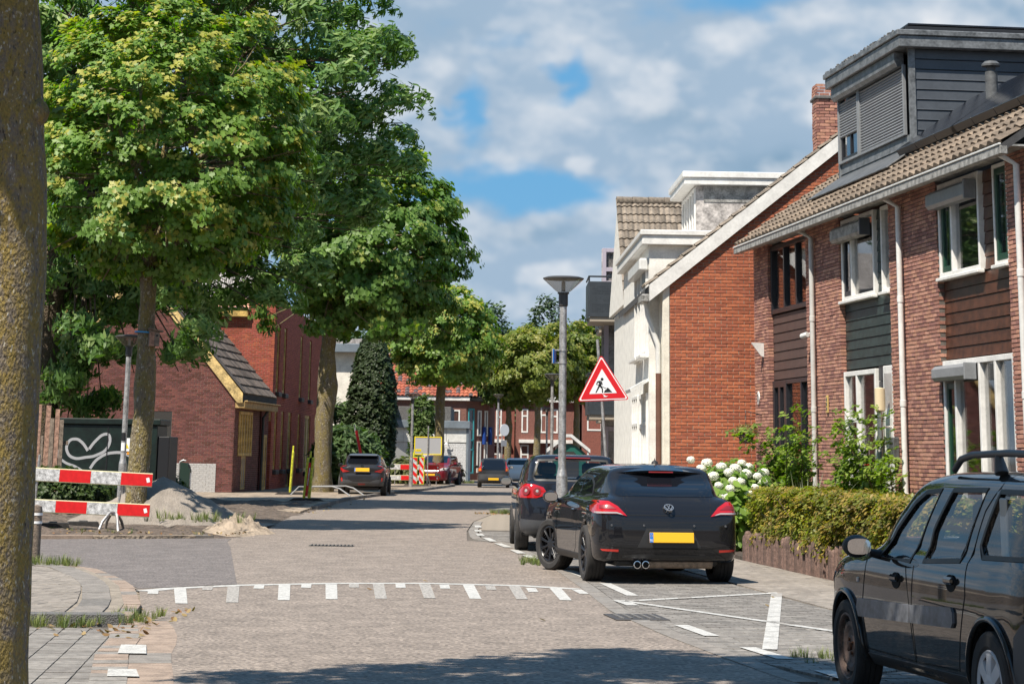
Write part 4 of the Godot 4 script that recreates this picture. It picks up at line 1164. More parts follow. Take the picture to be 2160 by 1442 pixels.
func build_far_right() -> void:
	var h:=thing("tiled_house", "house behind the white dormers showing a slope of weathered grey brown roof tiles", "house", Vector3(2.77, 0, -58.0), 0.02)
	var core:=MB.new()
	core.prism(PackedVector2Array([Vector2(0.2, -0.1), Vector2(9, -0.1), Vector2(9, 5.2), Vector2(0.2, 5.2)]), -6.6, -0.05)
	part("wall", core, M.stucco, h)
	var gb:=MB.new()
	gb.prism(PackedVector2Array([Vector2(0.0, 5.2), Vector2(-3.2, 8.0), Vector2(-6.6, 5.2)]), 0.0, 0.1, Transform3D(FRONT, Vector3(0.15, 0, 0)))
	part("gable_wall", gb, M.stucco, h)
	var up:=atan2(3.02, 3.3)
	var dk:=MB.new()
	dk.span(Vector3(0.03, -0.08, -4.46), Vector3(9.0, -0.006, 0.0))
	var xf:=Transform3D(Basis(Vector3.RIGHT, up), Vector3(0, 5.05, 0.1))
	var rf:=part("roof", dk, M.felt, h, xf)
	tiles(rf, Transform3D(IB, Vector3(0.02, 0, 0)), 0.145, 0.355, 34, 13, M.tile_grey, M.tile_stuff, 0, 0.03, func(_x, s): return s < 2.0)
	tiles(rf, Transform3D(IB, Vector3(0.02, 0, -2.13)), 0.145, 0.355, 20, 7, M.tile_grey, M.tile_stuff, 200, 0.03)
	var rg:=MB.new()
	for k in 20:
		rg.lathe([Vector2(0.13, 0.0), Vector2(0.12, 0.42), Vector2(0.0, 0.42)], 12, Transform3D(Basis(Vector3.BACK, -PI / 2), Vector3(0.03 + k * 0.43, 0.03, -4.50)))
	part("ridge_tiles", rg, M.tile_grey[1], rf).set_meta("kind", "stuff")
	mat("balcony_grey", lin(0.035, 0.042, 0.05), 0.45, T.soft, 0.5)
	mat("soffit_beige", lin(0.34, 0.29, 0.23), 0.7)
	mat("lilac_frame", lin(0.40, 0.36, 0.42), 0.5)
	mat("rail_black", lin(0.02, 0.025, 0.03), 0.4)
	var a:=thing("apartment_block", "block of flats with dark perforated metal balconies behind the white house", "building", Vector3(2.66, 0, -70.0), 0.0)
	var bw:=MB.new()
	bw.prism(PackedVector2Array([Vector2(0.02, 0.05), Vector2(6.0, 0.05), Vector2(9.0, 26.0), Vector2(3.0, 26.0), Vector2(0.9, 14.0)]), -0.1, 7.6, Transform3D(Basis(Vector3(1, 0, 0), Vector3(0, 0, -1), Vector3(0, 1, 0)), Vector3.ZERO))
	part("wall", bw, M.stucco_worn, a)
	glazing(a, "balcony_door", 0.04, 6.0, 1.6, 7.62, 0.06, M.lilac_frame, 0.12, 0.14, [], [0.35, 0.6])
	glazing(a, "window", 0.10, 3.6, 1.6, 5.75, 0.06, M.lilac_frame, 0.14, 0.14)
	glazing(a, "window", 0.10, 0.6, 1.6, 2.3, 0.06, M.lilac_frame, 0.14, 0.14)
	for fl in 2:
		var y: float = [5.45, 2.62][fl]
		var n:=4
		for k in n:
			var ox:=-0.42 + [0.0, 0.50, 1.0, 1.6][k] as float
			var oz:=1.9 - k * 6.0
			var sl:=MB.new()
			sl.span(Vector3(ox + 0.02, y - 0.16, oz - 2.4), Vector3(ox + 1.9, y, oz - 0.01), 0.01)
			var s:=part("balcony", sl, M.soffit_beige, a)
			var pn:=MB.new()
			pn.span(Vector3(ox, y - 0.02, oz), Vector3(ox + 1.9, y + 1.02, oz + 0.03), 0.006)
			part("front_panel", pn, M.balcony_grey, s)
			var pn2:=MB.new()
			pn2.span(Vector3(ox - 0.03, y - 0.02, oz - 2.3), Vector3(ox - 0.002, y + 1.02, oz + 0.03), 0.006)
			part("side_panel", pn2, M.balcony_grey, s)
			var rl:=MB.new()
			rl.span(Vector3(ox - 0.03, y + 1.14, oz - 0.01), Vector3(ox + 1.9, y + 1.19, oz + 0.04), 0.01)
			rl.span(Vector3(ox - 0.03, y + 1.02, oz + 0.0), Vector3(ox + 0.02, y + 1.14, oz + 0.03))
			rl.span(Vector3(ox - 0.03, y + 1.14, oz - 2.3), Vector3(ox + 0.01, y + 1.19, oz - 0.012), 0.01)
			part("railing", rl, M.rail_black, s)
			if k == 0:
				var ho:=MB.new()
				for i in 30:
					for j in 12:
						if j > 3 and j < 8 and rng.randf() < 0.75: continue
						if rng.randf() < 0.25: continue
						ho.box(Vector3(ox + 0.10 + i * 0.048, y + 0.14 + j * 0.066, oz + 0.031), Vector3(0.02, 0.026, 0.006))
				part("perforation", ho, M.rail_black, s).set_meta("kind", "stuff")
	far_brick_row()
func far_brick_row() -> void:
	var fb:=mat("brick_far", lin(0.20, 0.085, 0.066), 0.92, T.brick, 1.2, T.n_rough, 0.3)
	var fb2:=mat("brick_far_red", lin(0.215, 0.075, 0.055), 0.92, T.brick, 1.2, T.n_rough, 0.3)
	mat("roof_red", lin(0.36, 0.10, 0.055), 0.9, T.dirty, 0.5)
	mat("shade_grey", lin(0.12, 0.12, 0.125), 0.7)
	var specs:=[
		["far_house", "red brick house with a white fascia band, far behind the sign post", Vector3(4.2, 0, -138.0), 6.4, fb2, [[0.25, 2.85, 1.15, 4.3], [3.6, 2.9, 4.4, 4.0], [5.0, 2.9, 5.6, 4.0]], true],
		["far_house", "brown brick house behind the bare trunked trees at the street end", Vector3(0.2, 0, -140.0), 3.9, fb, [[0.35, 2.7, 0.75, 4.1], [1.5, 2.7, 1.9, 4.2], [2.2, 2.7, 2.55, 4.1], [0.3, 0.1, 0.8, 2.0], [2.4, 0.1, 3.0, 2.0]], false],
		["far_house", "dark red brick house with white window frames at the bend of the street", Vector3(-2.6, 0, -141.5), 2.75, fb2, [[0.5, 2.5, 0.9, 4.1], [1.0, 2.5, 1.4, 4.1], [1.6, 2.5, 1.95, 4.1], [0.4, 0.1, 1.0, 2.0], [1.3, 0.1, 1.9, 2.0]], false],
		["far_house", "red brick house far right behind the tilted road sign", Vector3(10.7, 0, -138.0), 8.0, fb, [[1.0, 2.7, 1.8, 4.0], [3.0, 2.7, 3.8, 4.0]], true]]
	for s in specs:
		var h:=thing(s[0], s[1], "house", s[2], 0.0, "brick houses at the end of the street")
		var w: float = s[3]
		var mb:=MB.new()
		mb.span(Vector3(0, -0.1, -8), Vector3(w - 0.02, 4.5, 0))
		part("wall", mb, s[4], h)
		var ev:=MB.new()
		ev.span(Vector3(-0.05, 4.5, -0.3), Vector3(w, 4.78, 0.28), 0.02)
		part("fascia", ev, M.white_paint, h)
		var rf:=MB.new()
		rf.prism(PackedVector2Array([Vector2(0.3, 4.7), Vector2(-4, 5.5), Vector2(-8, 4.7)]), 0.0, w, Transform3D(Basis(Vector3(0, 0, 1), Vector3(0, 1, 0), Vector3(-1, 0, 0)), Vector3(w - 0.02, 0, 0)))
		part("roof", rf, M.felt, h)
		for q in s[5]:
			glazing(h, "window" if q[1] > 1.0 else "door", q[0], q[1], q[2], q[3], 0.03, M.white_paint, 0.09, 0.06, [], [0.7])
		if s[6]:
			var bd:=MB.new()
			bd.span(Vector3(1.5, 2.45, 0.0), Vector3(w - 1.0, 2.62, 0.10), 0.01)
			part("canopy", bd, M.white_paint, h)
			var dp:=MB.new()
			dp.tube([Vector3(1.5, 0, 0.08), Vector3(1.5, 4.5, 0.08)], [0.06, 0.06], 8)
			part("downpipe", dp, M.white_plastic, h)
		else:
			var cn:=MB.new()
			cn.span(Vector3(0.2, 2.1, 0.0), Vector3(w - 0.3, 2.3, 0.35), 0.01)
			part("canopy", cn, M.white_paint, h)
	mat("play_green", lin(0.01, 0.10, 0.075), 0.5)
	var g:=thing("play_hut", "dark green arched hut with a white roof beyond the second car", "hut", Vector3(2.75, 0, -113.0), 0.0)
	var b:=MB.new()
	var arch:=PackedVector2Array([Vector2(-0.85, 0.0), Vector2(-0.85, 1.5)])
	for k in 9: arch.append(Vector2(-0.85 + 1.7 * (k + 1) / 10.0, 1.5 + 0.45 * sin(PI * (k + 1) / 10.0)))
	arch.append_array(PackedVector2Array([Vector2(0.85, 1.5), Vector2(0.85, 0.0)]))
	b.prism(arch, -1.6, 0.0)
	part("body", b, M.play_green, g)
	var op:=MB.new()
	op.prism(PackedVector2Array([Vector2(-0.5, 0.0), Vector2(-0.5, 1.35), Vector2(-0.25, 1.6), Vector2(0.25, 1.6), Vector2(0.5, 1.35), Vector2(0.5, 0.0)]), 0.0, 0.02)
	part("opening", op, M.room_dark, g)
	var r:=MB.new()
	r.prism(PackedVector2Array([Vector2(-1.05, 1.55), Vector2(-0.1, 2.28), Vector2(0.1, 2.28), Vector2(1.05, 1.55), Vector2(1.05, 1.72), Vector2(0.15, 2.42), Vector2(-0.15, 2.42), Vector2(-1.05, 1.72)]), -1.8, 0.25)
	part("roof", r, M.white_plastic, g)
	for sx in [-0.95, 0.95]:
		var pl:=MB.new()
		pl.span(Vector3(sx - 0.04, 0, 0.1), Vector3(sx + 0.04, 1.62, 0.18), 0.01)
		part("post", pl, M.white_plastic, g)
func build_left_houses() -> void:
	M.brick_dark = brick_mats("brick_dark", Color(0.135, 0.048, 0.038), 0.28)  # shade of the big tree is mixed into this brick colour
	M.brick_red = brick_mats("brick_red", Color(0.36, 0.095, 0.06), 0.18)
	mat("mortar_grey", lin(0.30, 0.25, 0.21), 0.95, T.stone, 2.0)
	mat("ochre", lin(0.52, 0.33, 0.10), 0.55, T.dirty, 0.5)
	mat("ochre_pale", lin(0.50, 0.36, 0.15), 0.55, T.dirty, 0.5)
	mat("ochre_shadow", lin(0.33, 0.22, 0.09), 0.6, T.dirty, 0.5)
	mat("whitewash", lin(0.42, 0.41, 0.40), 0.9, T.brick, 0.6, T.n_rough, 0.3)
	mat("slate_sill", lin(0.06, 0.055, 0.055), 0.6)
	mat("corrugated", lin(0.30, 0.28, 0.27), 0.8, T.dirty, 0.5)
	mat("salmon", lin(0.55, 0.26, 0.18), 0.7, T.soft, 0.5)
	M.tile_slate = []
	for k in 4:
		var f: float = [0.6, 0.85, 1.05, 1.3][k]
		M.tile_slate.append(mat("tile_slate_%d" % k, lin(0.125 * f, 0.10 * f, 0.085 * f), 0.85, T.dirty, 0.7, T.n_rough, 0.5))
	var h:=thing("low_gable_house", "low house of shade darkened brick with ochre bargeboards and a steep tiled roof", "house", Vector3(-9.5, 0, -79.0), -0.06)
	var sl:=1.14
	var ey:=3.35
	var w:=7.0
	var ay:=ey + 3.5 * sl
	var gable:=PackedVector2Array([Vector2(-w, -0.1), Vector2(0, -0.1), Vector2(0, ey), Vector2(-3.5, ay), Vector2(-w, ey)])
	var core:=MB.new()
	core.prism(gable, -7.0, -0.012)
	var wall:=part("wall", core, M.mortar_grey, h)
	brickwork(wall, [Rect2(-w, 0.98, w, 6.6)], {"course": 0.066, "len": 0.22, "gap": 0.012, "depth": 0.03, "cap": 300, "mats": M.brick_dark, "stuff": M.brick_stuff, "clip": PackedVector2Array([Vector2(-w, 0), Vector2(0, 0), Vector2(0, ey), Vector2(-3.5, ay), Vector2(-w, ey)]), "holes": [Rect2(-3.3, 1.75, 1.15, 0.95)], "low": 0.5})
	var lowb:=MB.new()
	lowb.span(Vector3(-4.4, 0.0, -0.011), Vector3(-0.55, 0.97, 0.012), 0.004)
	var lb:=part("whitewashed_base", lowb, M.mortar_grey, wall)
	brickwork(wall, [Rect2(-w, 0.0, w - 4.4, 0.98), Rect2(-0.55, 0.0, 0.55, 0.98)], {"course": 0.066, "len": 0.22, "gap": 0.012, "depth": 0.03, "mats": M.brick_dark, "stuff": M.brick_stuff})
	var wb:=[M.whitewash]
	brickwork(lb.get_parent(), [Rect2(-4.4, 0.0, 3.85, 0.97)], {"course": 0.066, "len": 0.22, "gap": 0.008, "depth": 0.01, "mats": wb, "stuff": M.brick_stuff, "xf": Transform3D(IB, Vector3(0, 0, 0.02))})
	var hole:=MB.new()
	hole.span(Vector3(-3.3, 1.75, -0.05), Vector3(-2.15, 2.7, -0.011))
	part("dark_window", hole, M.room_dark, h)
	var sil:=MB.new()
	sil.span(Vector3(-3.35, 1.66, -0.01), Vector3(-2.1, 1.75, 0.06), 0.01)
	part("sill", sil, M.slate_sill, h)
	for s in [-1.0, 1.0]:
		var bb:=MB.new()
		var cx:=-3.5
		var ex: float = cx + s * 3.78
		var eyy:=ey - 0.28 * sl
		bb.prism(PackedVector2Array([Vector2(cx, ay - 0.06), Vector2(cx, ay + 0.30), Vector2(ex, eyy + 0.30), Vector2(ex, eyy - 0.02), Vector2(ex - s * 0.18, eyy - 0.02)]), 0.04, 0.10)
		part("bargeboard", bb, M.ochre_pale, h)
		var cv:=MB.new()
		cv.prism(PackedVector2Array([Vector2(cx, ay + 0.301), Vector2(cx, ay + 0.40), Vector2(ex + s * 0.06, eyy + 0.39), Vector2(ex + s * 0.06, eyy + 0.301)]), -0.02, 0.13)
		part("verge_trim", cv, M.slate_sill, h)
	var ang:=atan(sl)
	var deck:=MB.new()
	deck.prism(PackedVector2Array([Vector2(-3.5, ay + 0.02), Vector2(0.3, ey - 0.3 * sl + 0.02), Vector2(0.3, ey - 0.3 * sl + 0.30), Vector2(-3.5, ay + 0.30), Vector2(-7.3, ey - 0.3 * sl + 0.30), Vector2(-7.3, ey - 0.3 * sl + 0.02)]), -7.0, 0.038)
	var rf:=part("roof", deck, M.felt, h)
	var flat:=Basis(Vector3(0, 0, -1), Vector3(0, 1, 0), Vector3(1, 0, 0))   # eave along -z, slope climbs to -x
	tiles(rf, Transform3D(flat * Basis(Vector3.RIGHT, ang), Vector3(0.32, ey - 0.32 * sl + 0.33, -0.04)), 0.45, 0.42, 15, 12, M.tile_slate, M.tile_stuff, 180, 0.012)
	var et:=MB.new()
	et.span(Vector3(0.02, ey - 0.52, -7.0), Vector3(0.36, ey - 0.30, 0.03), 0.02)
	et.span(Vector3(0.34, ey - 0.305, -7.02), Vector3(0.46, ey - 0.26, 0.05), 0.01)
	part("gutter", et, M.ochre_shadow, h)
	var RIGHT:=Basis(Vector3(0, 0, -1), Vector3(0, 1, 0), Vector3(1, 0, 0))   # wall looks to +x: its x runs to -z
	var side:=MB.new()
	side.span(Vector3(-0.02, 0, -6.9), Vector3(0.003, 3.2, -0.02))
	var sw:=part("side_wall", side, M.mortar_grey, h)
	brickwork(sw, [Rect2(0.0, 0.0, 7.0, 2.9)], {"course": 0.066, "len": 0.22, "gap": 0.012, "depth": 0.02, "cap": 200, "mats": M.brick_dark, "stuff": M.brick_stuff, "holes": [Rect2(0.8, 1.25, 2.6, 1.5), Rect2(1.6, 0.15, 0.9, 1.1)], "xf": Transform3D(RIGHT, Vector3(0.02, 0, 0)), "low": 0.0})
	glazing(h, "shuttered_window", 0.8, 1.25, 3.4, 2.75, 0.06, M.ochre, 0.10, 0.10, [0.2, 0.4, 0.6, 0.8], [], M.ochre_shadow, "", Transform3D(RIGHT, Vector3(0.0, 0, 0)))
	var dr:=glazing(h, "door", 1.65, 0.12, 2.45, 1.245, 0.02, M.ochre, 0.07, 0.05, [0.5], [], M.brown_pipe, "", Transform3D(RIGHT, Vector3(0.0, 0, 0)))
	var dp:=MB.new()
	dp.tube([Vector3(0.30, ey - 0.50, -5.2), Vector3(0.12, ey - 0.75, -5.25), Vector3(0.10, 0.0, -5.25)], [0.05, 0.05, 0.05], 10)
	part("downpipe", dp, M.rail_black, h)
	var r:=thing("red_brick_building", "tall red brick building with narrow ochre windows and an ochre gutter, behind the low house", "building", Vector3(-9.1, 0, -86.3), -0.008)
	var rc:=MB.new()
	rc.span(Vector3(-9.0, -0.1, -21.0), Vector3(-0.012, 6.32, -0.012))
	rc.span(Vector3(-0.9, 6.32, -21.0), Vector3(-0.012, 7.0, -0.012))
	var rw:=part("wall", rc, M.mortar_light, r)
	brickwork(rw, [Rect2(-8.0, 2.6, 8.0, 3.7), Rect2(-0.9, 6.3, 0.9, 0.7)], {"course": 0.068, "len": 0.225, "gap": 0.013, "depth": 0.025, "cap": 300, "mats": M.brick_red, "stuff": M.brick_stuff, "low": 3.0})
	var hs:=[]
	for q in [[1.0, 0.55], [3.4, 0.55], [9.8, 0.55], [13.8, 0.55]]: hs.append(Rect2(q[0], 3.6, 0.95, 2.5))
	for q in [1.0, 3.4, 6.2, 9.8]: hs.append(Rect2(q, 0.75, 0.95, 2.2))
	hs.append(Rect2(5.9, 0.0, 1.3, 2.95)); hs.append(Rect2(12.8, 0.6, 2.4, 2.35))
	brickwork(rw, [Rect2(0.0, 0.0, 21.0, 7.0)], {"course": 0.068, "len": 0.225, "gap": 0.013, "depth": 0.12, "mats": M.brick_red, "stuff": M.brick_stuff, "holes": hs, "xf": Transform3D(RIGHT, Vector3(0.115, 0, 0))})
	for q in hs:
		var x0: float = q.position.x; var x1: float = q.end.x
		if q.position.y == 0.0:
			glazing(r, "door", x0, 0.05, x1, q.end.y, 0.06, M.ochre, 0.10, 0.06, [], [0.75], M.brown_pipe, "", Transform3D(RIGHT, Vector3.ZERO))
			continue
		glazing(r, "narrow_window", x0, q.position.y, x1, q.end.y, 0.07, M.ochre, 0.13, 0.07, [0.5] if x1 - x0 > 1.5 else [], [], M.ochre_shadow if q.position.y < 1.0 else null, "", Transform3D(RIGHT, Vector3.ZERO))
		var sm:=MB.new()
		sm.span(Vector3(x0 - 0.05, q.position.y - 0.17, 0.10), Vector3(x1 + 0.05, q.position.y - 0.01, 0.26), 0.02)
		part("sill", sm, M.slate_sill, r, Transform3D(RIGHT, Vector3.ZERO))
	var gu:=MB.new()
	gu.span(Vector3(-8.0, 6.30, -0.3), Vector3(-0.9, 6.60, 0.22), 0.02)
	var gp:=part("gutter", gu, M.ochre, r)
	var gl:=MB.new()
	gl.span(Vector3(-8.0, 6.601, 0.16), Vector3(-0.9, 6.66, 0.27), 0.01)
	part("gutter_lip", gl, M.slate_sill, gp)
	var ss:=MB.new()
	ss.box(Vector3(-4.5, 6.80, -0.12), Vector3(7.2, 0.04, 0.55), Basis(Vector3.RIGHT, 0.8))
	part("lower_roof", ss, M.salmon, r)
	var cr:=MB.new()
	var n:=90
	for k in n:
		var x:=-8.0 + 7.2 * k / n
		cr.box(Vector3(x, 8.2, -1.75), Vector3(0.055, 0.05, 3.9), Basis(Vector3.RIGHT, 0.8))
	part("roof_corrugation", cr, M.corrugated, r).set_meta("kind", "stuff")
	var rs:=MB.new()
	rs.box(Vector3(-4.4, 8.19, -1.78), Vector3(7.3, 0.04, 3.9), Basis(Vector3.RIGHT, 0.8))
	part("roof", rs, M.corrugated, r)
	var lk:=MB.new()
	lk.span(Vector3(-0.02, 0.0, 0.02), Vector3(0.0, 2.9, 2.2))
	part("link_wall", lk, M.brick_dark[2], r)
	glazing(r, "side_door", -1.5, 0.05, -0.7, 2.0, 0.05, M.ochre, 0.10, 0.06, [], [], M.ochre_shadow, "", Transform3D(RIGHT, Vector3(0, 0, 0)))
	var tb:=MB.new()
	tb.span(Vector3(-0.5, 2.5, 0.05), Vector3(0.08, 3.0, 0.1), 0.01)
	part("fascia_board", tb, M.ochre_pale, r)
	var n2:=thing("corner_house", "brick house left of the camera across the pavement, seen only in reflections", "house", Vector3(-18.0, 0, -22.0), 0.0)
	var nm:=MB.new()
	nm.span(Vector3(-8.0, -0.1, 0.0), Vector3(0.0, 5.6, 26.0))
	part("wall", nm, M.brick_red[1], n2)
	var nr:=MB.new()
	nr.prism(PackedVector2Array([Vector2(-8.4, 5.6), Vector2(0.4, 5.6), Vector2(-4.0, 9.0)]), -0.3, 26.3)
	part("roof", nr, M.tile_slate[2], n2)
	for k in 6:
		for y in [0.6, 3.3]:
			glazing(n2, "window", 1.2 + k * 4.2, y, 3.0 + k * 4.2, y + 1.6, 0.05, M.white_paint, 0.08, 0.08, [0.5], [], null, "", Transform3D(RIGHT, Vector3(0, 0, 26.0)))
func build_far_left() -> void:
	mat("render_white", lin(0.70, 0.66, 0.58), 0.9, T.soft, 0.4)
	mat("fascia_blue", lin(0.16, 0.19, 0.22), 0.5, T.soft, 0.4)
	var h:=thing("white_building", "white rendered building with a slate blue roof edge behind the dark cone shaped yew", "building", Vector3(-7.4, 0, -114.0), 0.0)
	var mb:=MB.new()
	mb.span(Vector3(-5.0, -0.1, -12.0), Vector3(0, 6.2, 0))
	part("wall", mb, M.render_white, h)
	var fs:=MB.new()
	fs.span(Vector3(-5.3, 6.2, -12.2), Vector3(0.45, 6.62, 0.5), 0.02)
	part("fascia", fs, M.fascia_blue, h)
	var g:=thing("white_garage", "long white painted brick garage with a grey fascia behind the parked red car", "garage", Vector3(-2.22, 0, -117.0), 0.0)
	var gw:=MB.new()
	gw.span(Vector3(-6.5, -0.1, -8.0), Vector3(-0.012, 2.7, -0.012))
	var gp:=part("wall", gw, M.whitewash, g)
	var wm:=[mat("white_brick_0", lin(0.66, 0.66, 0.65), 0.8, T.brick, 0.8), mat("white_brick_1", lin(0.60, 0.60, 0.60), 0.8, T.brick, 0.8)]
	brickwork(gp, [Rect2(-6.5, 0.0, 6.5, 1.95)], {"course": 0.08, "len": 0.25, "gap": 0.008, "depth": 0.012, "mats": wm, "stuff": M.brick_stuff, "jitter": 0.003})
	for k in 6:
		var p:=MB.new()
		p.span(Vector3(-6.5 + k * 1.083, 1.97, -0.01), Vector3(-6.5 + (k + 1) * 1.083 - 0.012, 2.66, 0.03), 0.008)
		part("cladding_panel", p, M.white_plastic, g)
	var f:=MB.new()
	f.span(Vector3(-6.6, 2.66, -8.1), Vector3(0.08, 3.02, 0.18), 0.015)
	part("fascia", f, M.fascia_blue, g)
	var up:=MB.new()
	up.span(Vector3(-6.5, 3.02, -7.0), Vector3(-0.9, 3.72, -0.6), 0.02)
	part("roof_parapet", up, M.kerb_dark, g)
	var tr:=MB.new()
	tr.span(Vector3(-0.10, 0.0, 0.0), Vector3(0.03, 2.66, 0.05), 0.01)
	part("corner_trim", tr, M.fascia_blue, g)
	var wl:=thing("wall_lamp", "white swan neck lamp on the white garage wall", "lamp", Vector3(-3.25, 2.0, -116.95), 0.0)
	var wb:=MB.new()
	wb.tube([Vector3(0, 0, 0), Vector3(0.0, -0.06, 0.14), Vector3(0.05, 0.10, 0.22), Vector3(0.05, 0.16, 0.22)], [0.02, 0.02, 0.02, 0.02], 8)
	part("arm", wb, M.white_plastic, wl)
	var ws:=MB.new()
	ws.lathe([Vector2(0.10, -0.06), Vector2(0.04, 0.03), Vector2(0.0, 0.04)], 14, Transform3D(IB, Vector3(-0.06, -0.06, 0.16)))
	part("lamp_shade", ws, M.white_plastic, wl)
	var tnt:=thing("awning", "dark triangular awning against the white wall below the yew", "awning", Vector3(-5.2, 0, -112.5), 0.0)
	var ta:=MB.new()
	ta.prism(PackedVector2Array([Vector2(-1.6, 0.95), Vector2(0.9, 0.95), Vector2(-0.5, 2.0), Vector2(-1.6, 2.3)]), -0.04, 0.0, Transform3D(Basis(Vector3.RIGHT, -0.5), Vector3(0, 0, 0.3)))
	part("cloth", ta, M.rail_black, tnt)
	var tp:=MB.new()
	tp.tube([Vector3(-1.6, 0.93, 0.0), Vector3(0.9, 0.93, 0.0)], [0.025, 0.025], 8)
	part("front_bar", tp, M.white_plastic, tnt)
	var fbm:=mat("brick_hip", lin(0.19, 0.09, 0.07), 0.92, T.brick, 1.2, T.n_rough, 0.3)
	var b:=thing("hipped_house", "brick house with a red pantiled hipped roof and turquoise windows behind the white garage", "house", Vector3(-1.6, 0, -130.0), 0.0)
	var bw:=MB.new()
	bw.prism(PackedVector2Array([Vector2(-7.5, 0.0), Vector2(-1.0, 0.0), Vector2(0.25, 1.2), Vector2(0.55, 4.0), Vector2(0.55, 9.0), Vector2(-7.5, 9.0)]), -0.1, 4.3, Transform3D(Basis(Vector3(1, 0, 0), Vector3(0, 0, -1), Vector3(0, 1, 0)), Vector3.ZERO))
	part("wall", bw, fbm, b)
	var cn:=MB.new()
	cn.span(Vector3(-7.6, 4.3, -9.0), Vector3(-0.8, 4.52, 0.22), 0.02)
	cn.span(Vector3(-0.79, 4.3, -9.0), Vector3(0.75, 4.50, -0.9), 0.02)
	part("cornice", cn, M.white_paint, b)
	var ap:=Vector3(-2.6, 7.0, -4.4); var aq:=Vector3(-7.5, 7.0, -4.4)
	var e0:=Vector3(-7.6, 4.5, 0.22); var e1:=Vector3(-0.9, 4.5, 0.22); var e2:=Vector3(0.85, 4.5, -0.9); var e3:=Vector3(0.85, 4.5, -9.0); var e4:=Vector3(-7.6, 4.5, -9.0)
	var rf:=MB.new()
	rf.quad(e0, e1, ap, aq); rf.tri(e1, e2, ap); rf.tri(e2, e3, ap); rf.quad(e3, e4, aq, ap); rf.tri(e4, e0, aq)
	var rp:=part("roof", rf, M.felt, b)
	M.tile_red = []
	for k in 5:
		var c: Color = [Color(0.34, 0.095, 0.05), Color(0.29, 0.075, 0.042), Color(0.37, 0.12, 0.065), Color(0.24, 0.07, 0.042), Color(0.09, 0.07, 0.07)][k]
		M.tile_red.append(mat("tile_red_%d" % k, c.linear_to_srgb(), 0.85, T.dirty, 0.8))
	var s:=atan2(2.5, 4.62)
	tiles(rp, Transform3D(Basis(Vector3.RIGHT, s), Vector3(-7.6, 4.52, 0.26)), 0.24, 0.34, 36, 15, M.tile_red, M.tile_stuff, 300, 0.05, func(x, q): return x < 6.7 - maxf(0.0, q - 0.2) * 0.36 + 0.5)
	var hp:=MB.new()
	for k in 14:
		var t:=k / 14.0
		var a:=e2.lerp(ap, t)
		hp.lathe([Vector2(0.13, 0.0), Vector2(0.11, 0.42), Vector2(0.0, 0.42)], 10, Transform3D(Basis(Quaternion(Vector3.UP, (ap - e2).normalized())), a + Vector3(0, 0.04, 0)))
	part("hip_tiles", hp, M.tile_red[3], rp).set_meta("kind", "stuff")
	var tq:=mat("turquoise", lin(0.05, 0.30, 0.34), 0.5)
	var bl:=mat("awning_blue", lin(0.01, 0.05, 0.25), 0.6)
	for q in [[-6.2, 2.8, -5.0, 3.9], [-4.3, 2.8, -3.4, 3.9], [-3.1, 2.8, -2.4, 3.9], [-1.9, 2.9, -1.35, 3.8]]:
		glazing(b, "window", q[0], q[1], q[2], q[3], 0.04, M.white_paint, 0.08, 0.06)
	var dg:=Basis(Vector3(1.25, 0, -1.2).normalized(), Vector3.UP, Vector3(1.2, 0, 1.25).normalized())
	for q in [[0.15, 1.6, 0.6, 3.9, tq], [0.15, 0.35, 0.6, 2.2, tq], [0.85, 2.4, 1.15, 3.8, M.white_paint], [0.85, 0.4, 1.15, 2.1, M.white_paint], [1.4, 2.4, 1.65, 3.8, M.white_paint], [1.4, 0.4, 1.65, 2.1, M.white_paint]]:
		glazing(b, "window", q[0], q[1], q[2], q[3], 0.05, q[4], 0.08, 0.08, [], [], null, "", Transform3D(dg, Vector3(-1.0, 0, 0)))
	for x in [1.25, 1.72]:
		var am:=MB.new()
		am.span(Vector3(x - 0.02, 1.95, 0.03), Vector3(x + 0.12, 2.9, 0.22), 0.01)
		part("rolled_awning", am, bl, b, Transform3D(dg, Vector3(-1.0, 0, 0)))
	var wc:=MB.new()
	wc.span(Vector3(0.55, 4.15, -1.4), Vector3(1.0, 4.5, -0.88), 0.01)
	part("eave_box", wc, M.white_paint, b)
	var k2:=thing("grey_roofed_house", "house with a pale grey tiled roof just above the yew", "house", Vector3(-9.9, 0, -142.0), 0.0)
	var kw:=MB.new()
	kw.span(Vector3(-4, -0.1, -8), Vector3(4.0, 5.2, 0))
	part("wall", kw, fbm, k2)
	var kr:=MB.new()
	kr.prism(PackedVector2Array([Vector2(-4.4, 5.2), Vector2(4.4, 5.2), Vector2(2.4, 8.2), Vector2(-2.4, 8.2)]), -8.0, 0.2)
	part("roof", kr, M.corrugated, k2)
func leaf(mb: MB, shape: Array, at: Vector3, dir: Vector3, up: Vector3, size: float, fold: float) -> void:
	var s:=dir.cross(up).normalized()
	var u:=s.cross(dir).normalized()
	var mid:=mb.vert(at + (dir * 0.45 - u * fold * 0.15) * size, u)
	var first:=mb.v.size()
	for p in shape:
		var q: Vector3 = at + (s * p.x + dir * p.y - u * (absf(p.x) * fold + p.y * p.y * fold * 0.7)) * size
		mb.vert(q, (u - s * signf(p.x) * fold * 0.6).normalized())
	var n:=shape.size()
	for k in n:
		mb.i.append_array([mid, first + (k + 1) % n, first + k])
const MAPLE:=[Vector2(0, 0), Vector2(0.30, 0.05), Vector2(0.28, 0.28), Vector2(0.56, 0.42), Vector2(0.26, 0.55), Vector2(0, 1.0), Vector2(-0.26, 0.55), Vector2(-0.56, 0.42), Vector2(-0.28, 0.28), Vector2(-0.30, 0.05)]
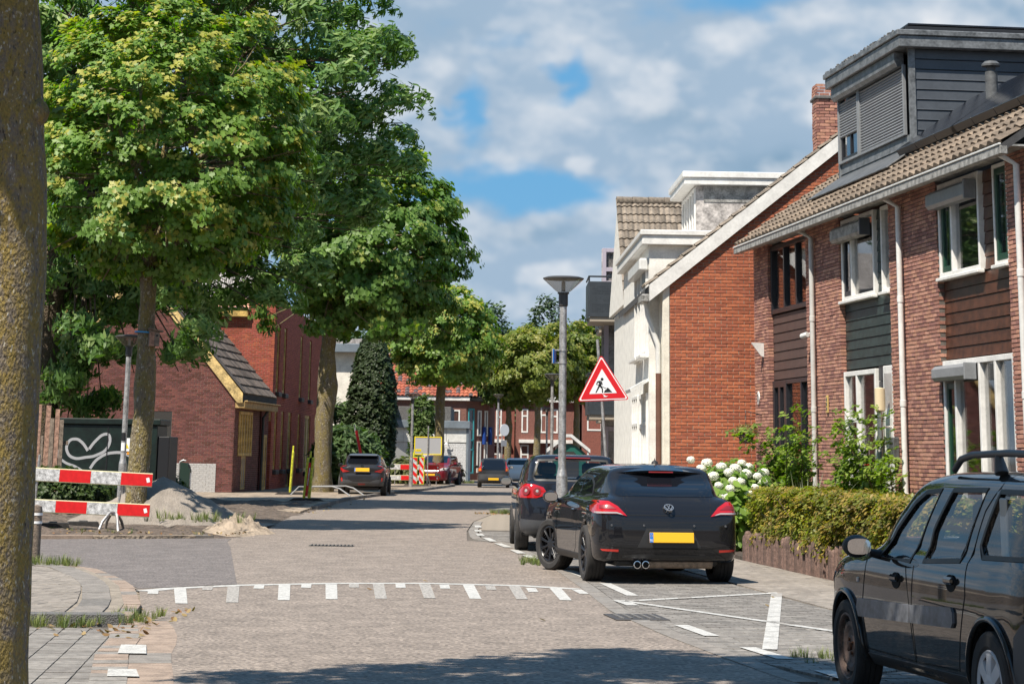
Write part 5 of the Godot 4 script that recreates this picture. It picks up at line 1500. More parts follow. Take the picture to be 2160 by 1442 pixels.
const LANCE:=[Vector2(0, 0), Vector2(0.13, 0.3), Vector2(0.12, 0.65), Vector2(0, 1.0), Vector2(-0.12, 0.65), Vector2(-0.13, 0.3)]
const OVAL:=[Vector2(0, 0), Vector2(0.28, 0.3), Vector2(0.26, 0.68), Vector2(0, 1.0), Vector2(-0.26, 0.68), Vector2(-0.28, 0.3)]
func sprig(shape: Array, n: int, size: float, spread: float, droop: float, sd: int, tint:=0.25) -> ArrayMesh:
	var r: RandomNumberGenerator = RandomNumberGenerator.new()
	r.seed = sd
	var mb:=MB.new()
	for k in n:
		var a:=TAU * (k + r.randf_range(-0.3, 0.3)) / n
		var e:=r.randf_range(-0.25, 0.45) - droop
		var d:=Vector3(cos(a) * cos(e), sin(e), sin(a) * cos(e)).normalized()
		var o:=Vector3(r.randf_range(-1, 1), r.randf_range(-0.6, 0.6), r.randf_range(-1, 1)) * spread
		var up:=(Vector3.UP + Vector3(r.randf_range(-0.5, 0.5), 0, r.randf_range(-0.5, 0.5)) + d * droop * 0.4).normalized()
		var f:=1.0 + r.randf_range(-tint, tint)
		mb.col = Color(f, f, f)
		leaf(mb, shape, o, d, up, size * r.randf_range(0.7, 1.15), r.randf_range(0.1, 0.35))
	return mb.mesh()
func bark(called: String, base: Color, moss: Color, amount: float) -> StandardMaterial3D:
	var size:=512
	var a:=noise_img(called.hash() % 999, 0.012, 4, size)
	var b:=noise_img(called.hash() % 997 + 3, 0.07, 3, size)
	var c:=noise_img(called.hash() % 991 + 5, 0.035, 2, size)
	var im:=Image.create(size, size, false, Image.FORMAT_RGB8)
	for y in size:
		for x in size:
			var k:=y * size + x
			var t:=smoothstep(0.35, 0.65, a[k] / 255.0 * 0.7 + b[k] / 255.0 * 0.3 + amount - 0.5)
			var col:=base.lerp(moss, t)
			col = col * (0.62 + 0.7 * b[k] / 255.0)
			if c[k] > 196 and b[k] > 112: col = col.lerp(Color(0.46, 0.45, 0.41), 0.75)
			if c[k] < 44: col = col * 0.25
			im.set_pixel(x, y, Color(col.r, col.g, col.b).linear_to_srgb())
	var m:=mat(called, Color.WHITE, 0.95, ImageTexture.create_from_image(im), 0.55, T.n_rough, 0.8)
	m.uv1_scale = Vector3(1.0, 0.35, 1.0)
	return m
func trunk_mesh(pts: Array, rad: Array, sides: int, bump: float, sd: int) -> MB:
	var fn:=FastNoiseLite.new()
	fn.seed = sd; fn.frequency = 1.6; fn.fractal_octaves = 3
	var cv:=Curve3D.new()
	for p in pts: cv.add_point(p)
	var P:=[]
	var R:=[]
	for k in pts.size() - 1:
		var n:=maxi(2, int(pts[k].distance_to(pts[k + 1]) / 0.12))
		for j in n:
			var t:=float(j) / n
			var e: Vector3 = pts[maxi(k - 1, 0)]; var g: Vector3 = pts[mini(k + 2, pts.size() - 1)]
			P.append(pts[k].cubic_interpolate(pts[k + 1], e, g, t))
			R.append(lerpf(rad[k], rad[k + 1], t))
	P.append(pts[-1]); R.append(rad[-1])
	var mb:=MB.new()
	mb.tube(P, R, sides, false)
	for k in mb.v.size():
		var d:=fn.get_noise_3dv(mb.v[k] * Vector3(1, 0.6, 1)) * bump + fn.get_noise_3dv(mb.v[k] * Vector3(4, 1.5, 4)) * bump * 0.35
		mb.v[k] += mb.n[k] * d
	return mb
func grow(o: Dictionary) -> Node3D:
	var r: RandomNumberGenerator = RandomNumberGenerator.new()
	r.seed = o.seed
	var t:=thing(o.name, o.label, "tree", o.base, 0.0, o.get("group", ""))
	part("trunk", trunk_mesh(o.pts, o.rad, o.get("sides", 14), o.get("bump", 0.03), o.seed), o.bark, t)
	var top: Vector3 = o.pts[-1]
	var c: Vector3 = o.crown
	var R: Vector3 = o.radius
	var fn:=FastNoiseLite.new()
	fn.seed = o.seed; fn.frequency = 0.9
	var pads:=[]
	var tries:=0
	while pads.size() < o.pads and tries < 6000:
		tries += 1
		var d:=Vector3(r.randf_range(-1, 1), r.randf_range(-1, 1), r.randf_range(-1, 1))
		if d.length() > 1.0 or d.length() < 0.15: continue
		var f:=pow(d.length(), o.get("shell", 0.45))
		d = d.normalized() * f
		var swell: float = 1.0 + o.get("lumps", 0.28) * fn.get_noise_3dv(d.normalized() * 1.6)
		var p:=c + d * R * swell
		if d.y < 0.0: p.y = c.y + (p.y - c.y) * o.get("under", 0.8)
		if o.has("keep") and not o.keep.call(p): continue
		var pr: float = o.pad * r.randf_range(0.7, 1.25)
		var ok:=true
		for q in pads:
			if q[0].distance_to(p) < (q[1] + pr) * o.get("pack", 0.55): ok = false; break
		if ok: pads.append([p, pr])
	for e in o.get("extra", []):   # low hanging boughs
		for k in e[2]:
			var d:=Vector3(r.randf_range(-1, 1), r.randf_range(-1, 1), r.randf_range(-1, 1))
			pads.append([e[0] + d * e[1], o.pad * r.randf_range(0.6, 1.0)])
	var limbs:=[]
	var nl: int = o.get("limbs", 7)
	for k in nl:
		var a:=TAU * k / nl + r.randf_range(-0.3, 0.3)
		var e:=r.randf_range(0.25, 1.2) if k < nl - 2 else 1.35
		var dir:=Vector3(cos(a) * cos(e), sin(e), sin(a) * cos(e))
		var end:=c + dir * R * 0.72
		var st: Vector3 = o.pts[-1] if r.randf() < 0.6 else o.pts[-2].lerp(o.pts[-1], r.randf_range(0.4, 1.0))
		var mid:=st.lerp(end, 0.45) + Vector3(0, (end.y - st.y) * -0.10 + 0.2, 0) + Vector3(r.randf_range(-0.2, 0.2), 0, r.randf_range(-0.2, 0.2))
		var br: float = o.rad[-1] * r.randf_range(0.45, 0.75)
		var L:=[st, st.lerp(mid, 0.5) + Vector3(r.randf_range(-0.1, 0.1), 0, r.randf_range(-0.1, 0.1)), mid, mid.lerp(end, 0.5) + Vector3(r.randf_range(-0.15, 0.15), 0.1, r.randf_range(-0.15, 0.15)), end]
		var mb:=MB.new()
		mb.tube(L, [br, br * 0.8, br * 0.6, br * 0.4, br * 0.15], 8, false)
		part("limb", mb, o.bark, t)
		limbs.append(L)
	var tw:=MB.new()
	for q in pads:
		var best:=Vector3.ZERO
		var bd:=1e9
		for L in limbs:
			for j in range(1, L.size()):
				var m: Vector3 = L[j]
				var dd: float = m.distance_to(q[0]) + maxf(0.0, m.y - q[0].y) * 1.5
				if dd < bd: bd = dd; best = m
		var mid2: Vector3 = best.lerp(q[0], 0.5) + Vector3(r.randf_range(-0.15, 0.15), -0.1, r.randf_range(-0.15, 0.15))
		var w:=clampf(bd * 0.014, 0.012, 0.04)
		tw.tube([best, mid2, q[0] - Vector3(0, q[1] * 0.25, 0)], [w, w * 0.7, w * 0.35], 5, false)
	part("twigs", tw, o.bark, t).set_meta("kind", "stuff")
	var lists:=[]
	for k in o.sprigs.size(): lists.append([[], []])
	var per: int = o.per
	for q in pads:
		var tone:=r.randf_range(-1, 1)
		for k in per:
			var a:=r.randf() * TAU
			var u:=sqrt(r.randf())
			var up:=sqrt(maxf(0.0, 1.0 - u * u))
			var depth:=r.randf_range(0.55, 1.05)
			var lp:=Vector3(cos(a) * u, up * o.get("dome", 0.55) - r.randf() * 0.25, sin(a) * u) * (q[1] as float) * depth
			var p: Vector3 = q[0] + lp
			var out: Vector3 = (p - c) / R
			var nrm: Vector3 = (Vector3.UP * o.get("upright", 0.9) + lp.normalized() * 0.5 + out * o.get("outward", 0.5) + Vector3(r.randf_range(-0.3, 0.3), r.randf_range(-0.2, 0.2), r.randf_range(-0.3, 0.3))).normalized()
			var xa: Vector3 = nrm.cross(Vector3(sin(a), 0.1, -cos(a))).normalized()
			var bs:=Basis(xa, nrm, xa.cross(nrm)).scaled(Vector3.ONE * r.randf_range(0.75, 1.25))
			var tip:=clampf(1.1 * lp.y / q[1] + 0.4 * out.length() + 0.15 * out.y, 0.0, 1.0)
			var col: Color = o.col.lerp(o.col2, clampf(0.35 + 0.4 * tone * 0.5 + r.randf_range(-0.35, 0.35), 0.0, 1.0))
			if r.randf() < o.get("tips", 0.0) * tip * tip: col = o.tipcol
			var s: int = r.randi() % o.sprigs.size()
			lists[s][0].append(Transform3D(bs, p)); lists[s][1].append(col)
	for k in o.sprigs.size():
		if lists[k][0].size(): swarm("foliage", o.sprigs[k], o.leaf, lists[k][0], lists[k][1], t)
	return t
func build_trees() -> void:
	leafmat("leaf_maple", 0.48, 1.0)
	leafmat("leaf_dark", 0.55, 0.9)
	leafmat("leaf_far", 0.6, 0.6)
	var bm:=bark("bark_maple", Color(0.165, 0.135, 0.095), Color(0.19, 0.15, 0.055), 0.5)
	var bo:=bark("bark_old", Color(0.10, 0.075, 0.05), Color(0.13, 0.11, 0.035), 0.30)
	var bn:=bark("bark_near", Color(0.145, 0.12, 0.10), Color(0.21, 0.15, 0.04), 0.54)
	bn.uv1_scale = Vector3(2.2, 0.9, 2.2)
	var maple:=[]
	for k in 3: maple.append(sprig(MAPLE, 11, 0.112, 0.13, 0.15, 100 + k))
	var lance:=[]
	for k in 3: lance.append(sprig(LANCE, 10, 0.27, 0.12, 0.75, 200 + k))
	var big:=[]
	for k in 3: big.append(sprig(MAPLE, 8, 0.20, 0.20, 0.2, 300 + k))
	var far:=[]
	for k in 2: far.append(sprig(OVAL, 14, 0.26, 0.42, 0.1, 400 + k))
	var first:=grow({"name": "maple_tree", "seed": 5, "label": "bright green maple with a nest box on its lichened trunk, in the sand heap", "group": "maples along the left pavement",
		"base": Vector3(-7.12, -0.02, -44.4), "pts": [Vector3(0, -0.1, 0), Vector3(-0.02, 0.25, 0), Vector3(0.02, 1.4, 0), Vector3(0.03, 2.4, 0.0), Vector3(0.0, 3.8, 0), Vector3(0.0, 5.0, 0), Vector3(-0.02, 5.9, 0)], "rad": [0.34, 0.22, 0.185, 0.20, 0.165, 0.15, 0.11], "bark": bm, "bump": 0.05, "sides": 18,
		"crown": Vector3(0.32, 7.0, 0.2), "radius": Vector3(2.75, 3.0, 2.6), "pads": 210, "pad": 0.46, "per": 30, "dome": 0.8, "pack": 0.5, "sprigs": maple, "leaf": M.leaf_maple, "limbs": 9, "shell": 0.40, "under": 0.85, "lumps": 0.35,
		"col": Color(0.16, 0.29, 0.055), "col2": Color(0.27, 0.41, 0.08), "tips": 0.42, "tipcol": Color(0.50, 0.48, 0.10), "upright": 0.4, "outward": 1.0})
	grow({"name": "old_tree", "seed": 8, "label": "huge dark tree with long drooping leaves and a thick shaded trunk, behind the maple",
		"base": Vector3(-12.5, 0, -61.0), "pts": [Vector3(0.15, -0.1, 0), Vector3(0.1, 0.6, 0), Vector3(0.0, 3.0, 0), Vector3(0.1, 5.5, 0), Vector3(0.5, 8.0, 0.3)], "rad": [0.75, 0.55, 0.48, 0.44, 0.34], "bark": bo, "bump": 0.06, "sides": 18,
		"crown": Vector3(3.4, 10.2, 0.0), "radius": Vector3(6.0, 6.2, 5.0), "pads": 320, "pad": 0.85, "per": 36, "pack": 0.45, "extra": [[Vector3(2.0, 4.7, 0.6), Vector3(2.5, 1.2, 2.2), 26], [Vector3(1.6, 3.2, 0.8), Vector3(1.0, 1.0, 1.0), 8]], "sprigs": lance, "leaf": M.leaf_dark, "limbs": 11, "shell": 0.5, "under": 0.9, "lumps": 0.4, "dome": 0.9, "upright": 0.4, "outward": 1.0,
		"col": Color(0.095, 0.20, 0.045), "col2": Color(0.19, 0.31, 0.08), "tips": 0.35, "tipcol": Color(0.26, 0.36, 0.11),
		"keep": func(p): return p.y > 4.4})
	grow({"name": "maple_tree", "seed": 13, "label": "tall maple with a burred mossy trunk in front of the red brick building", "group": "maples along the left pavement",
		"base": Vector3(-6.72, 0.0, -82.8), "pts": [Vector3(0, -0.1, 0), Vector3(0, 0.4, 0), Vector3(-0.02, 2.2, 0), Vector3(0.06, 3.6, 0), Vector3(0.05, 4.9, 0), Vector3(0.1, 5.8, 0), Vector3(0.15, 6.8, 0)], "rad": [0.44, 0.34, 0.29, 0.35, 0.26, 0.24, 0.18], "bark": bm, "bump": 0.07, "sides": 16,
		"crown": Vector3(1.55, 8.6, 0.0), "radius": Vector3(3.4, 3.7, 3.2), "pads": 210, "pad": 0.62, "per": 21, "dome": 0.8, "pack": 0.5, "extra": [[Vector3(0.3, 6.3, 0.4), Vector3(2.9, 0.9, 2.0), 26], [Vector3(3.2, 6.0, 0.0), Vector3(1.6, 0.8, 1.5), 12]], "sprigs": big, "leaf": M.leaf_maple, "limbs": 10, "shell": 0.42, "under": 0.85, "lumps": 0.35,
		"col": Color(0.125, 0.245, 0.05), "col2": Color(0.23, 0.36, 0.075), "tips": 0.3, "tipcol": Color(0.36, 0.42, 0.09), "upright": 0.4, "outward": 1.0})
	grow({"name": "maple_tree", "seed": 17, "label": "round maple on a slim straight trunk beside the yellow edged sign and red car", "group": "maples along the left pavement",
		"base": Vector3(-3.45, 0.0, -108.2), "pts": [Vector3(0, -0.1, 0), Vector3(0, 0.3, 0), Vector3(0.05, 2.0, 0), Vector3(0.05, 3.6, 0), Vector3(0.1, 4.8, 0), Vector3(0.1, 5.4, 0)], "rad": [0.36, 0.28, 0.24, 0.23, 0.2, 0.15], "bark": bm, "bump": 0.05, "sides": 12,
		"crown": Vector3(0.30, 6.4, 0.0), "radius": Vector3(2.65, 2.45, 2.5), "pads": 150, "pad": 0.55, "per": 19, "dome": 0.8, "pack": 0.5, "sprigs": big, "leaf": M.leaf_maple, "limbs": 8, "shell": 0.42, "under": 0.85, "lumps": 0.35,
		"col": Color(0.17, 0.30, 0.055), "col2": Color(0.30, 0.42, 0.085), "tips": 0.42, "tipcol": Color(0.48, 0.46, 0.10), "upright": 0.4, "outward": 1.0})
	var ends:=[[Vector3(-0.25, 0, -131.0), 6.0, 1.9, "olive green maple in front of the far brick houses, left of the bare trunked one", 21, 0.0], [Vector3(1.35, 0, -128.0), 6.6, 2.4, "light green maple on a pale mottled trunk in front of the far houses", 22, 0.12], [Vector3(3.6, 0, -131.0), 6.6, 2.3, "yellow green maple directly behind the tall lamp post", 23, 0.05]]
	for e in ends:
		grow({"name": "street_tree", "seed": e[4], "label": e[3], "group": "young maples at the street end",
			"base": e[0], "pts": [Vector3(0, -0.1, 0), Vector3(0, 1.5, 0), Vector3(0.05, 3.0, 0), Vector3(0.0, 4.6, 0)], "rad": [0.26, 0.21, 0.19, 0.12], "bark": bm, "bump": 0.05, "sides": 10,
			"crown": Vector3(0.1, e[1] * 0.93, 0), "radius": Vector3(e[2], 2.2, e[2]), "pads": 100, "pad": 0.55, "per": 17, "dome": 0.8, "pack": 0.5, "sprigs": big, "leaf": M.leaf_maple, "limbs": 6, "shell": 0.45, "lumps": 0.35,
			"col": Color(0.13 + e[5] * 0.5, 0.20 + e[5] * 0.3, 0.04), "col2": Color(0.20 + e[5] * 0.5, 0.27 + e[5] * 0.3, 0.05), "tips": 0.4, "tipcol": Color(0.38, 0.36, 0.09), "upright": 0.4, "outward": 1.0})
	var nt:=grow({"name": "near_tree", "seed": 31, "label": "thick lichened trunk close to the camera at the left edge",
		"base": Vector3(-2.62, 0.0, -11.6), "pts": [Vector3(0.05, -0.1, 0), Vector3(0.04, 0.33, 0), Vector3(0.025, 1.32, 0), Vector3(0.02, 2.0, 0), Vector3(-0.015, 2.73, 0), Vector3(-0.08, 3.72, 0.05), Vector3(-0.14, 4.7, 0.1)], "rad": [0.27, 0.235, 0.215, 0.21, 0.225, 0.19, 0.16], "bark": bn, "bump": 0.014, "sides": 40,
		"crown": Vector3(1.1, 6.9, 0.2), "radius": Vector3(3.0, 2.2, 2.6), "pads": 60, "pad": 0.7, "per": 60, "sprigs": maple, "leaf": M.leaf_maple, "limbs": 8, "shell": 0.42,
		"col": Color(0.08, 0.16, 0.03), "col2": Color(0.14, 0.24, 0.04), "tips": 0.2, "tipcol": Color(0.30, 0.33, 0.05), "keep": func(p): return p.y > 4.7})
	var kn:=MB.new()
	kn.lathe([Vector2(0.0, 0.03), Vector2(0.045, 0.02), Vector2(0.07, -0.01), Vector2(0.085, -0.06)], 14, Transform3D(Basis(Vector3.BACK, -1.1) * Basis(Vector3.RIGHT, 0.2), Vector3(0.17, 3.14, 0.06)))
	part("branch_stub", kn, bn, nt)
	var lf:=MB.new()
	for k in 4: leaf(lf, MAPLE, Vector3(0.23, 3.13, 0.08), Vector3(0.8, [0.2, -0.5, -0.1, 0.35][k], [0.4, 0.2, -0.4, -0.2][k]).normalized(), Vector3(0, 0.8, 0.6), 0.085, 0.2)
	lf.col = Color(0.14, 0.19, 0.04)
	for k in lf.c.size(): lf.c[k] = Color(0.16, 0.22, 0.05)
	part("leaf_tuft", lf, M.leaf_maple, nt)
	for q in [[-12.5, 24.0, "maple left of the camera beyond the parking bay, seen only in reflections"], [-13.5, 15.0, "second maple left of the camera, seen only in reflections"], [-12.8, 6.0, "nearest maple left of the camera, seen only in reflections"]]:
		var c: Node3D = first.duplicate()
		c.name = "maple_tree"
		add_child(c, true)
		c.position = Vector3(q[0], 0, -q[1])
		c.rotation.y = q[1]
		c.set_meta("label", q[2])
	var wr: RandomNumberGenerator = RandomNumberGenerator.new()
	wr.seed = 77
	var lists:=[[], []]
	var cols:=[[], []]
	var tk:=MB.new()
	for k in 60:
		var x:=-60.0 + k * 2.6 + wr.randf_range(-1, 1)
		var z:=-235.0 - wr.randf_range(0, 40)
		var hgt:=15.6 + wr.randf_range(-1.5, 2.0) + 2.2 * sin(x * 0.11)
		tk.tube([Vector3(x, 0, z), Vector3(x, hgt * 0.7, z)], [0.4, 0.2], 6, false)
		var tone:=wr.randf_range(0.75, 1.25)
		for j in 1000:
			var d:=Vector3(wr.randf_range(-1, 1), wr.randf_range(-1, 1), wr.randf_range(-1, 1))
			if d.length() > 1.0: continue
			d = d.normalized() * pow(d.length(), 0.35)
			var blob:=1.0 + 0.25 * sin(d.x * 5.0 + k) * sin(d.y * 6.0 + 2.0 * k)
			var p:=Vector3(x, hgt * 0.62, z) + d * Vector3(3.4, hgt * 0.40, 3.4) * blob
			var bs:=Basis(Vector3(wr.randf() - 0.5, 1, wr.randf() - 0.5).normalized(), wr.randf() * TAU).scaled(Vector3.ONE * wr.randf_range(1.2, 2.2))
			lists[j % 2].append(Transform3D(bs, p))
			var g:=wr.randf_range(0.8, 1.2) * tone
			cols[j % 2].append(Color(0.06 * g, 0.105 * g, 0.042 * g))
	var wd:=thing("wood", "dark green wood rising behind the far brick houses", "wood", Vector3.ZERO)
	wd.set_meta("kind", "stuff")
	part("trunks", tk, bo, wd).set_meta("kind", "stuff")
	for k in 2: swarm("foliage", far[k], M.leaf_far, lists[k], cols[k], wd)
func hedge_leaves(a: Vector3, c: Vector3, w: float, h0: float, h1: float, n: int, cols: Array, size: float, sd: int) -> Array:
	var r: RandomNumberGenerator = RandomNumberGenerator.new()
	r.seed = sd
	var fn:=FastNoiseLite.new()
	fn.seed = sd; fn.frequency = 0.8; fn.fractal_octaves = 3
	var out:=[[], []]
	var d:=(c - a)
	var side:=Vector3(-d.z, 0, d.x).normalized()
	for k in n:
		var t:=r.randf()
		var face:=r.randf()
		var u:=r.randf_range(-0.5, 0.5)
		var v:=r.randf()
		if face < 0.36: v = 1.0 - r.randf() * r.randf() * 0.16
		elif face < 0.86: u = (-0.5 if r.randf() < 0.72 else 0.5) + r.randf_range(-0.06, 0.06)
		else: t = (0.0 if r.randf() < 0.5 else 1.0) + r.randf_range(-0.02, 0.02)
		var p:=a + d * t + side * u * w
		var bump:=fn.get_noise_3d(p.x * 2.0, v * 2.0, p.z * 2.0)
		p += side * signf(u) * bump * 0.14
		p.y = lerpf(h0, h1 + 0.10 * fn.get_noise_2d(p.x * 2.5, p.z * 2.5), v) + bump * 0.05
		var nrm:=(side * u * 1.6 + Vector3.UP * (0.4 + v) + Vector3(r.randf() - 0.5, r.randf() - 0.5, r.randf() - 0.5)).normalized()
		var xa:=nrm.cross(Vector3(r.randf() - 0.5, 0.2, r.randf() - 0.5)).normalized()
		out[0].append(Transform3D(Basis(xa, nrm, xa.cross(nrm)).scaled(Vector3.ONE * size * r.randf_range(0.7, 1.3)), p))
		var patch:=fn.get_noise_3d(p.x * 1.2 + 30.0, p.y * 1.5, p.z * 0.9) * 0.9 + r.randf_range(-0.35, 0.35) + (t - 0.5) * 0.5
		var ci:=clampi(int((patch * 0.5 + 0.5) * cols.size()), 0, cols.size() - 1)
		if r.randf() < 0.18: ci = r.randi() % cols.size()
		var g:=r.randf_range(0.75, 1.2)
		out[1].append(Color(cols[ci].r * g, cols[ci].g * g, cols[ci].b * g))
	return out
func blob_leaves(c: Vector3, R: Vector3, n: int, col: Color, col2: Color, size: float, sd: int, droop:=0.0) -> Array:
	var r: RandomNumberGenerator = RandomNumberGenerator.new()
	r.seed = sd
	var fn:=FastNoiseLite.new()
	fn.seed = sd; fn.frequency = 1.3
	var out:=[[], []]
	for k in n:
		var d:=Vector3(r.randf_range(-1, 1), r.randf_range(-1, 1), r.randf_range(-1, 1))
		if d.length() > 1.0: continue
		var dn:=d.normalized()
		var p:=c + dn * pow(d.length(), 0.3) * R * (1.0 + 0.35 * fn.get_noise_3dv(dn * 2.2))
		if p.y < 0.02: p.y = 0.02
		var nrm:=(dn + Vector3.UP * 0.7 + Vector3(r.randf() - 0.5, r.randf() - 0.5, r.randf() - 0.5) * 0.8).normalized()
		var xa:=nrm.cross(Vector3(r.randf() - 0.5, 0.2, r.randf() - 0.5)).normalized()
		out[0].append(Transform3D(Basis(xa, nrm, xa.cross(nrm)).scaled(Vector3.ONE * size * r.randf_range(0.7, 1.3)), p))
		out[1].append(col.lerp(col2, r.randf()))
	return out
func shrub(called: String, label: String, at: Vector3, R: Vector3, n: int, col: Color, col2: Color, size: float, sd: int, mesh: Mesh, m: Material, group:="") -> Node3D:
	var t:=thing(called, label, "shrub", at, 0.0, group)
	var st:=MB.new()
	for k in 5:
		var a:=TAU * k / 5
		st.tube([Vector3(0, -0.05, 0), Vector3(cos(a) * R.x * 0.3, R.y * 0.7, sin(a) * R.z * 0.3), Vector3(cos(a) * R.x * 0.6, R.y * 1.4, sin(a) * R.z * 0.6)], [0.03, 0.02, 0.01], 5, false)
	part("stems", st, M.twig, t).set_meta("kind", "stuff")
	var l:=blob_leaves(Vector3(0, R.y, 0), R, n, col, col2, size, sd)
	swarm("foliage", mesh, m, l[0], l[1], t)
	return t
func grass_tuft(n: int, h: float, sd: int, spread: float) -> MB:
	var r: RandomNumberGenerator = RandomNumberGenerator.new()
	r.seed = sd
	var mb:=MB.new()
	for k in n:
		var a:=r.randf() * TAU
		var e:=Vector3(cos(a), 0, sin(a))
		var b:=e * r.randf() * spread
		var hh:=h * r.randf_range(0.5, 1.1)
		var lean:=r.randf_range(0.15, 0.8) * hh
		var s:=Vector3(-e.z, 0, e.x) * h * 0.022
		var g:=r.randf_range(0.7, 1.2)
		mb.col = Color(g, g, g)
		var m:=b + e * lean * 0.45 + Vector3.UP * hh * 0.65
		var t:=b + e * lean + Vector3.UP * hh
		mb.quad(b - s, b + s, m + s * 0.7, m - s * 0.7)
		mb.tri(m - s * 0.7, m + s * 0.7, t)
	return mb
func climber(called: String, label: String, at: Vector3, w: float, h: float, stems: int, leaves: int, sd: int, flowers: Array, sprig_mesh: Mesh) -> void:
	var r: RandomNumberGenerator = RandomNumberGenerator.new()
	r.seed = sd
	var t:=thing(called, label, "plant", at, ROW_TURN, "climbing roses against the brick row")
	var st:=MB.new()
	var xs:=[]
	var cs:=[]
	for k in stems:
		var x:=r.randf_range(-0.3, 0.3) * w
		var p:=[Vector3(x, 0, r.randf_range(-0.1, 0.1))]
		var dir:=Vector3(r.randf_range(-0.5, 0.5), 1.0, r.randf_range(-0.05, 0.3)).normalized()
		var L:=h * r.randf_range(0.55, 1.05)
		var n:=9
		for j in n:
			var q: Vector3 = p[-1] + dir * L / n
			p.append(q)
			dir = (dir + Vector3(r.randf_range(-0.35, 0.35), -0.06 * j / n * 4.0 + r.randf_range(-0.1, 0.1), r.randf_range(-0.12, 0.15))).normalized()
			if j > 1:
				for s in leaves:
					var o:=Vector3(r.randf_range(-1, 1), r.randf_range(-1, 1), r.randf_range(-1, 1)) * 0.15
					var c: Vector3 = q + o - dir * r.randf() * L / n
					var nrm:=(Vector3(r.randf() - 0.5, 1.0, r.randf() * 0.9)).normalized()
					var xa:=nrm.cross(Vector3(r.randf() - 0.5, 0.1, r.randf() - 0.5)).normalized()
					xs.append(Transform3D(Basis(xa, nrm, xa.cross(nrm)).scaled(Vector3.ONE * r.randf_range(0.7, 1.3)), c))
					cs.append(Color(0.14, 0.23, 0.04).lerp(Color(0.33, 0.43, 0.07), r.randf()))
		var rad:=[]
		for j in p.size(): rad.append(lerpf(0.014, 0.004, float(j) / p.size()))
		st.tube(p, rad, 5, false)
	part("stems", st, M.twig, t).set_meta("kind", "stuff")
	swarm("foliage", sprig_mesh, M.leaf_maple, xs, cs, t)
	for f in flowers:
		var mb:=MB.new()
		for k in 14:
			var a:=k * 2.4
			var e:=Vector3(cos(a), 0.35 + k * 0.05, sin(a)).normalized()
			leaf(mb, OVAL, f + e * 0.008, e, (Vector3.UP - e * 0.3).normalized(), 0.055 - k * 0.0015, 0.3)
		part("flower", mb, M.rose_red, t)
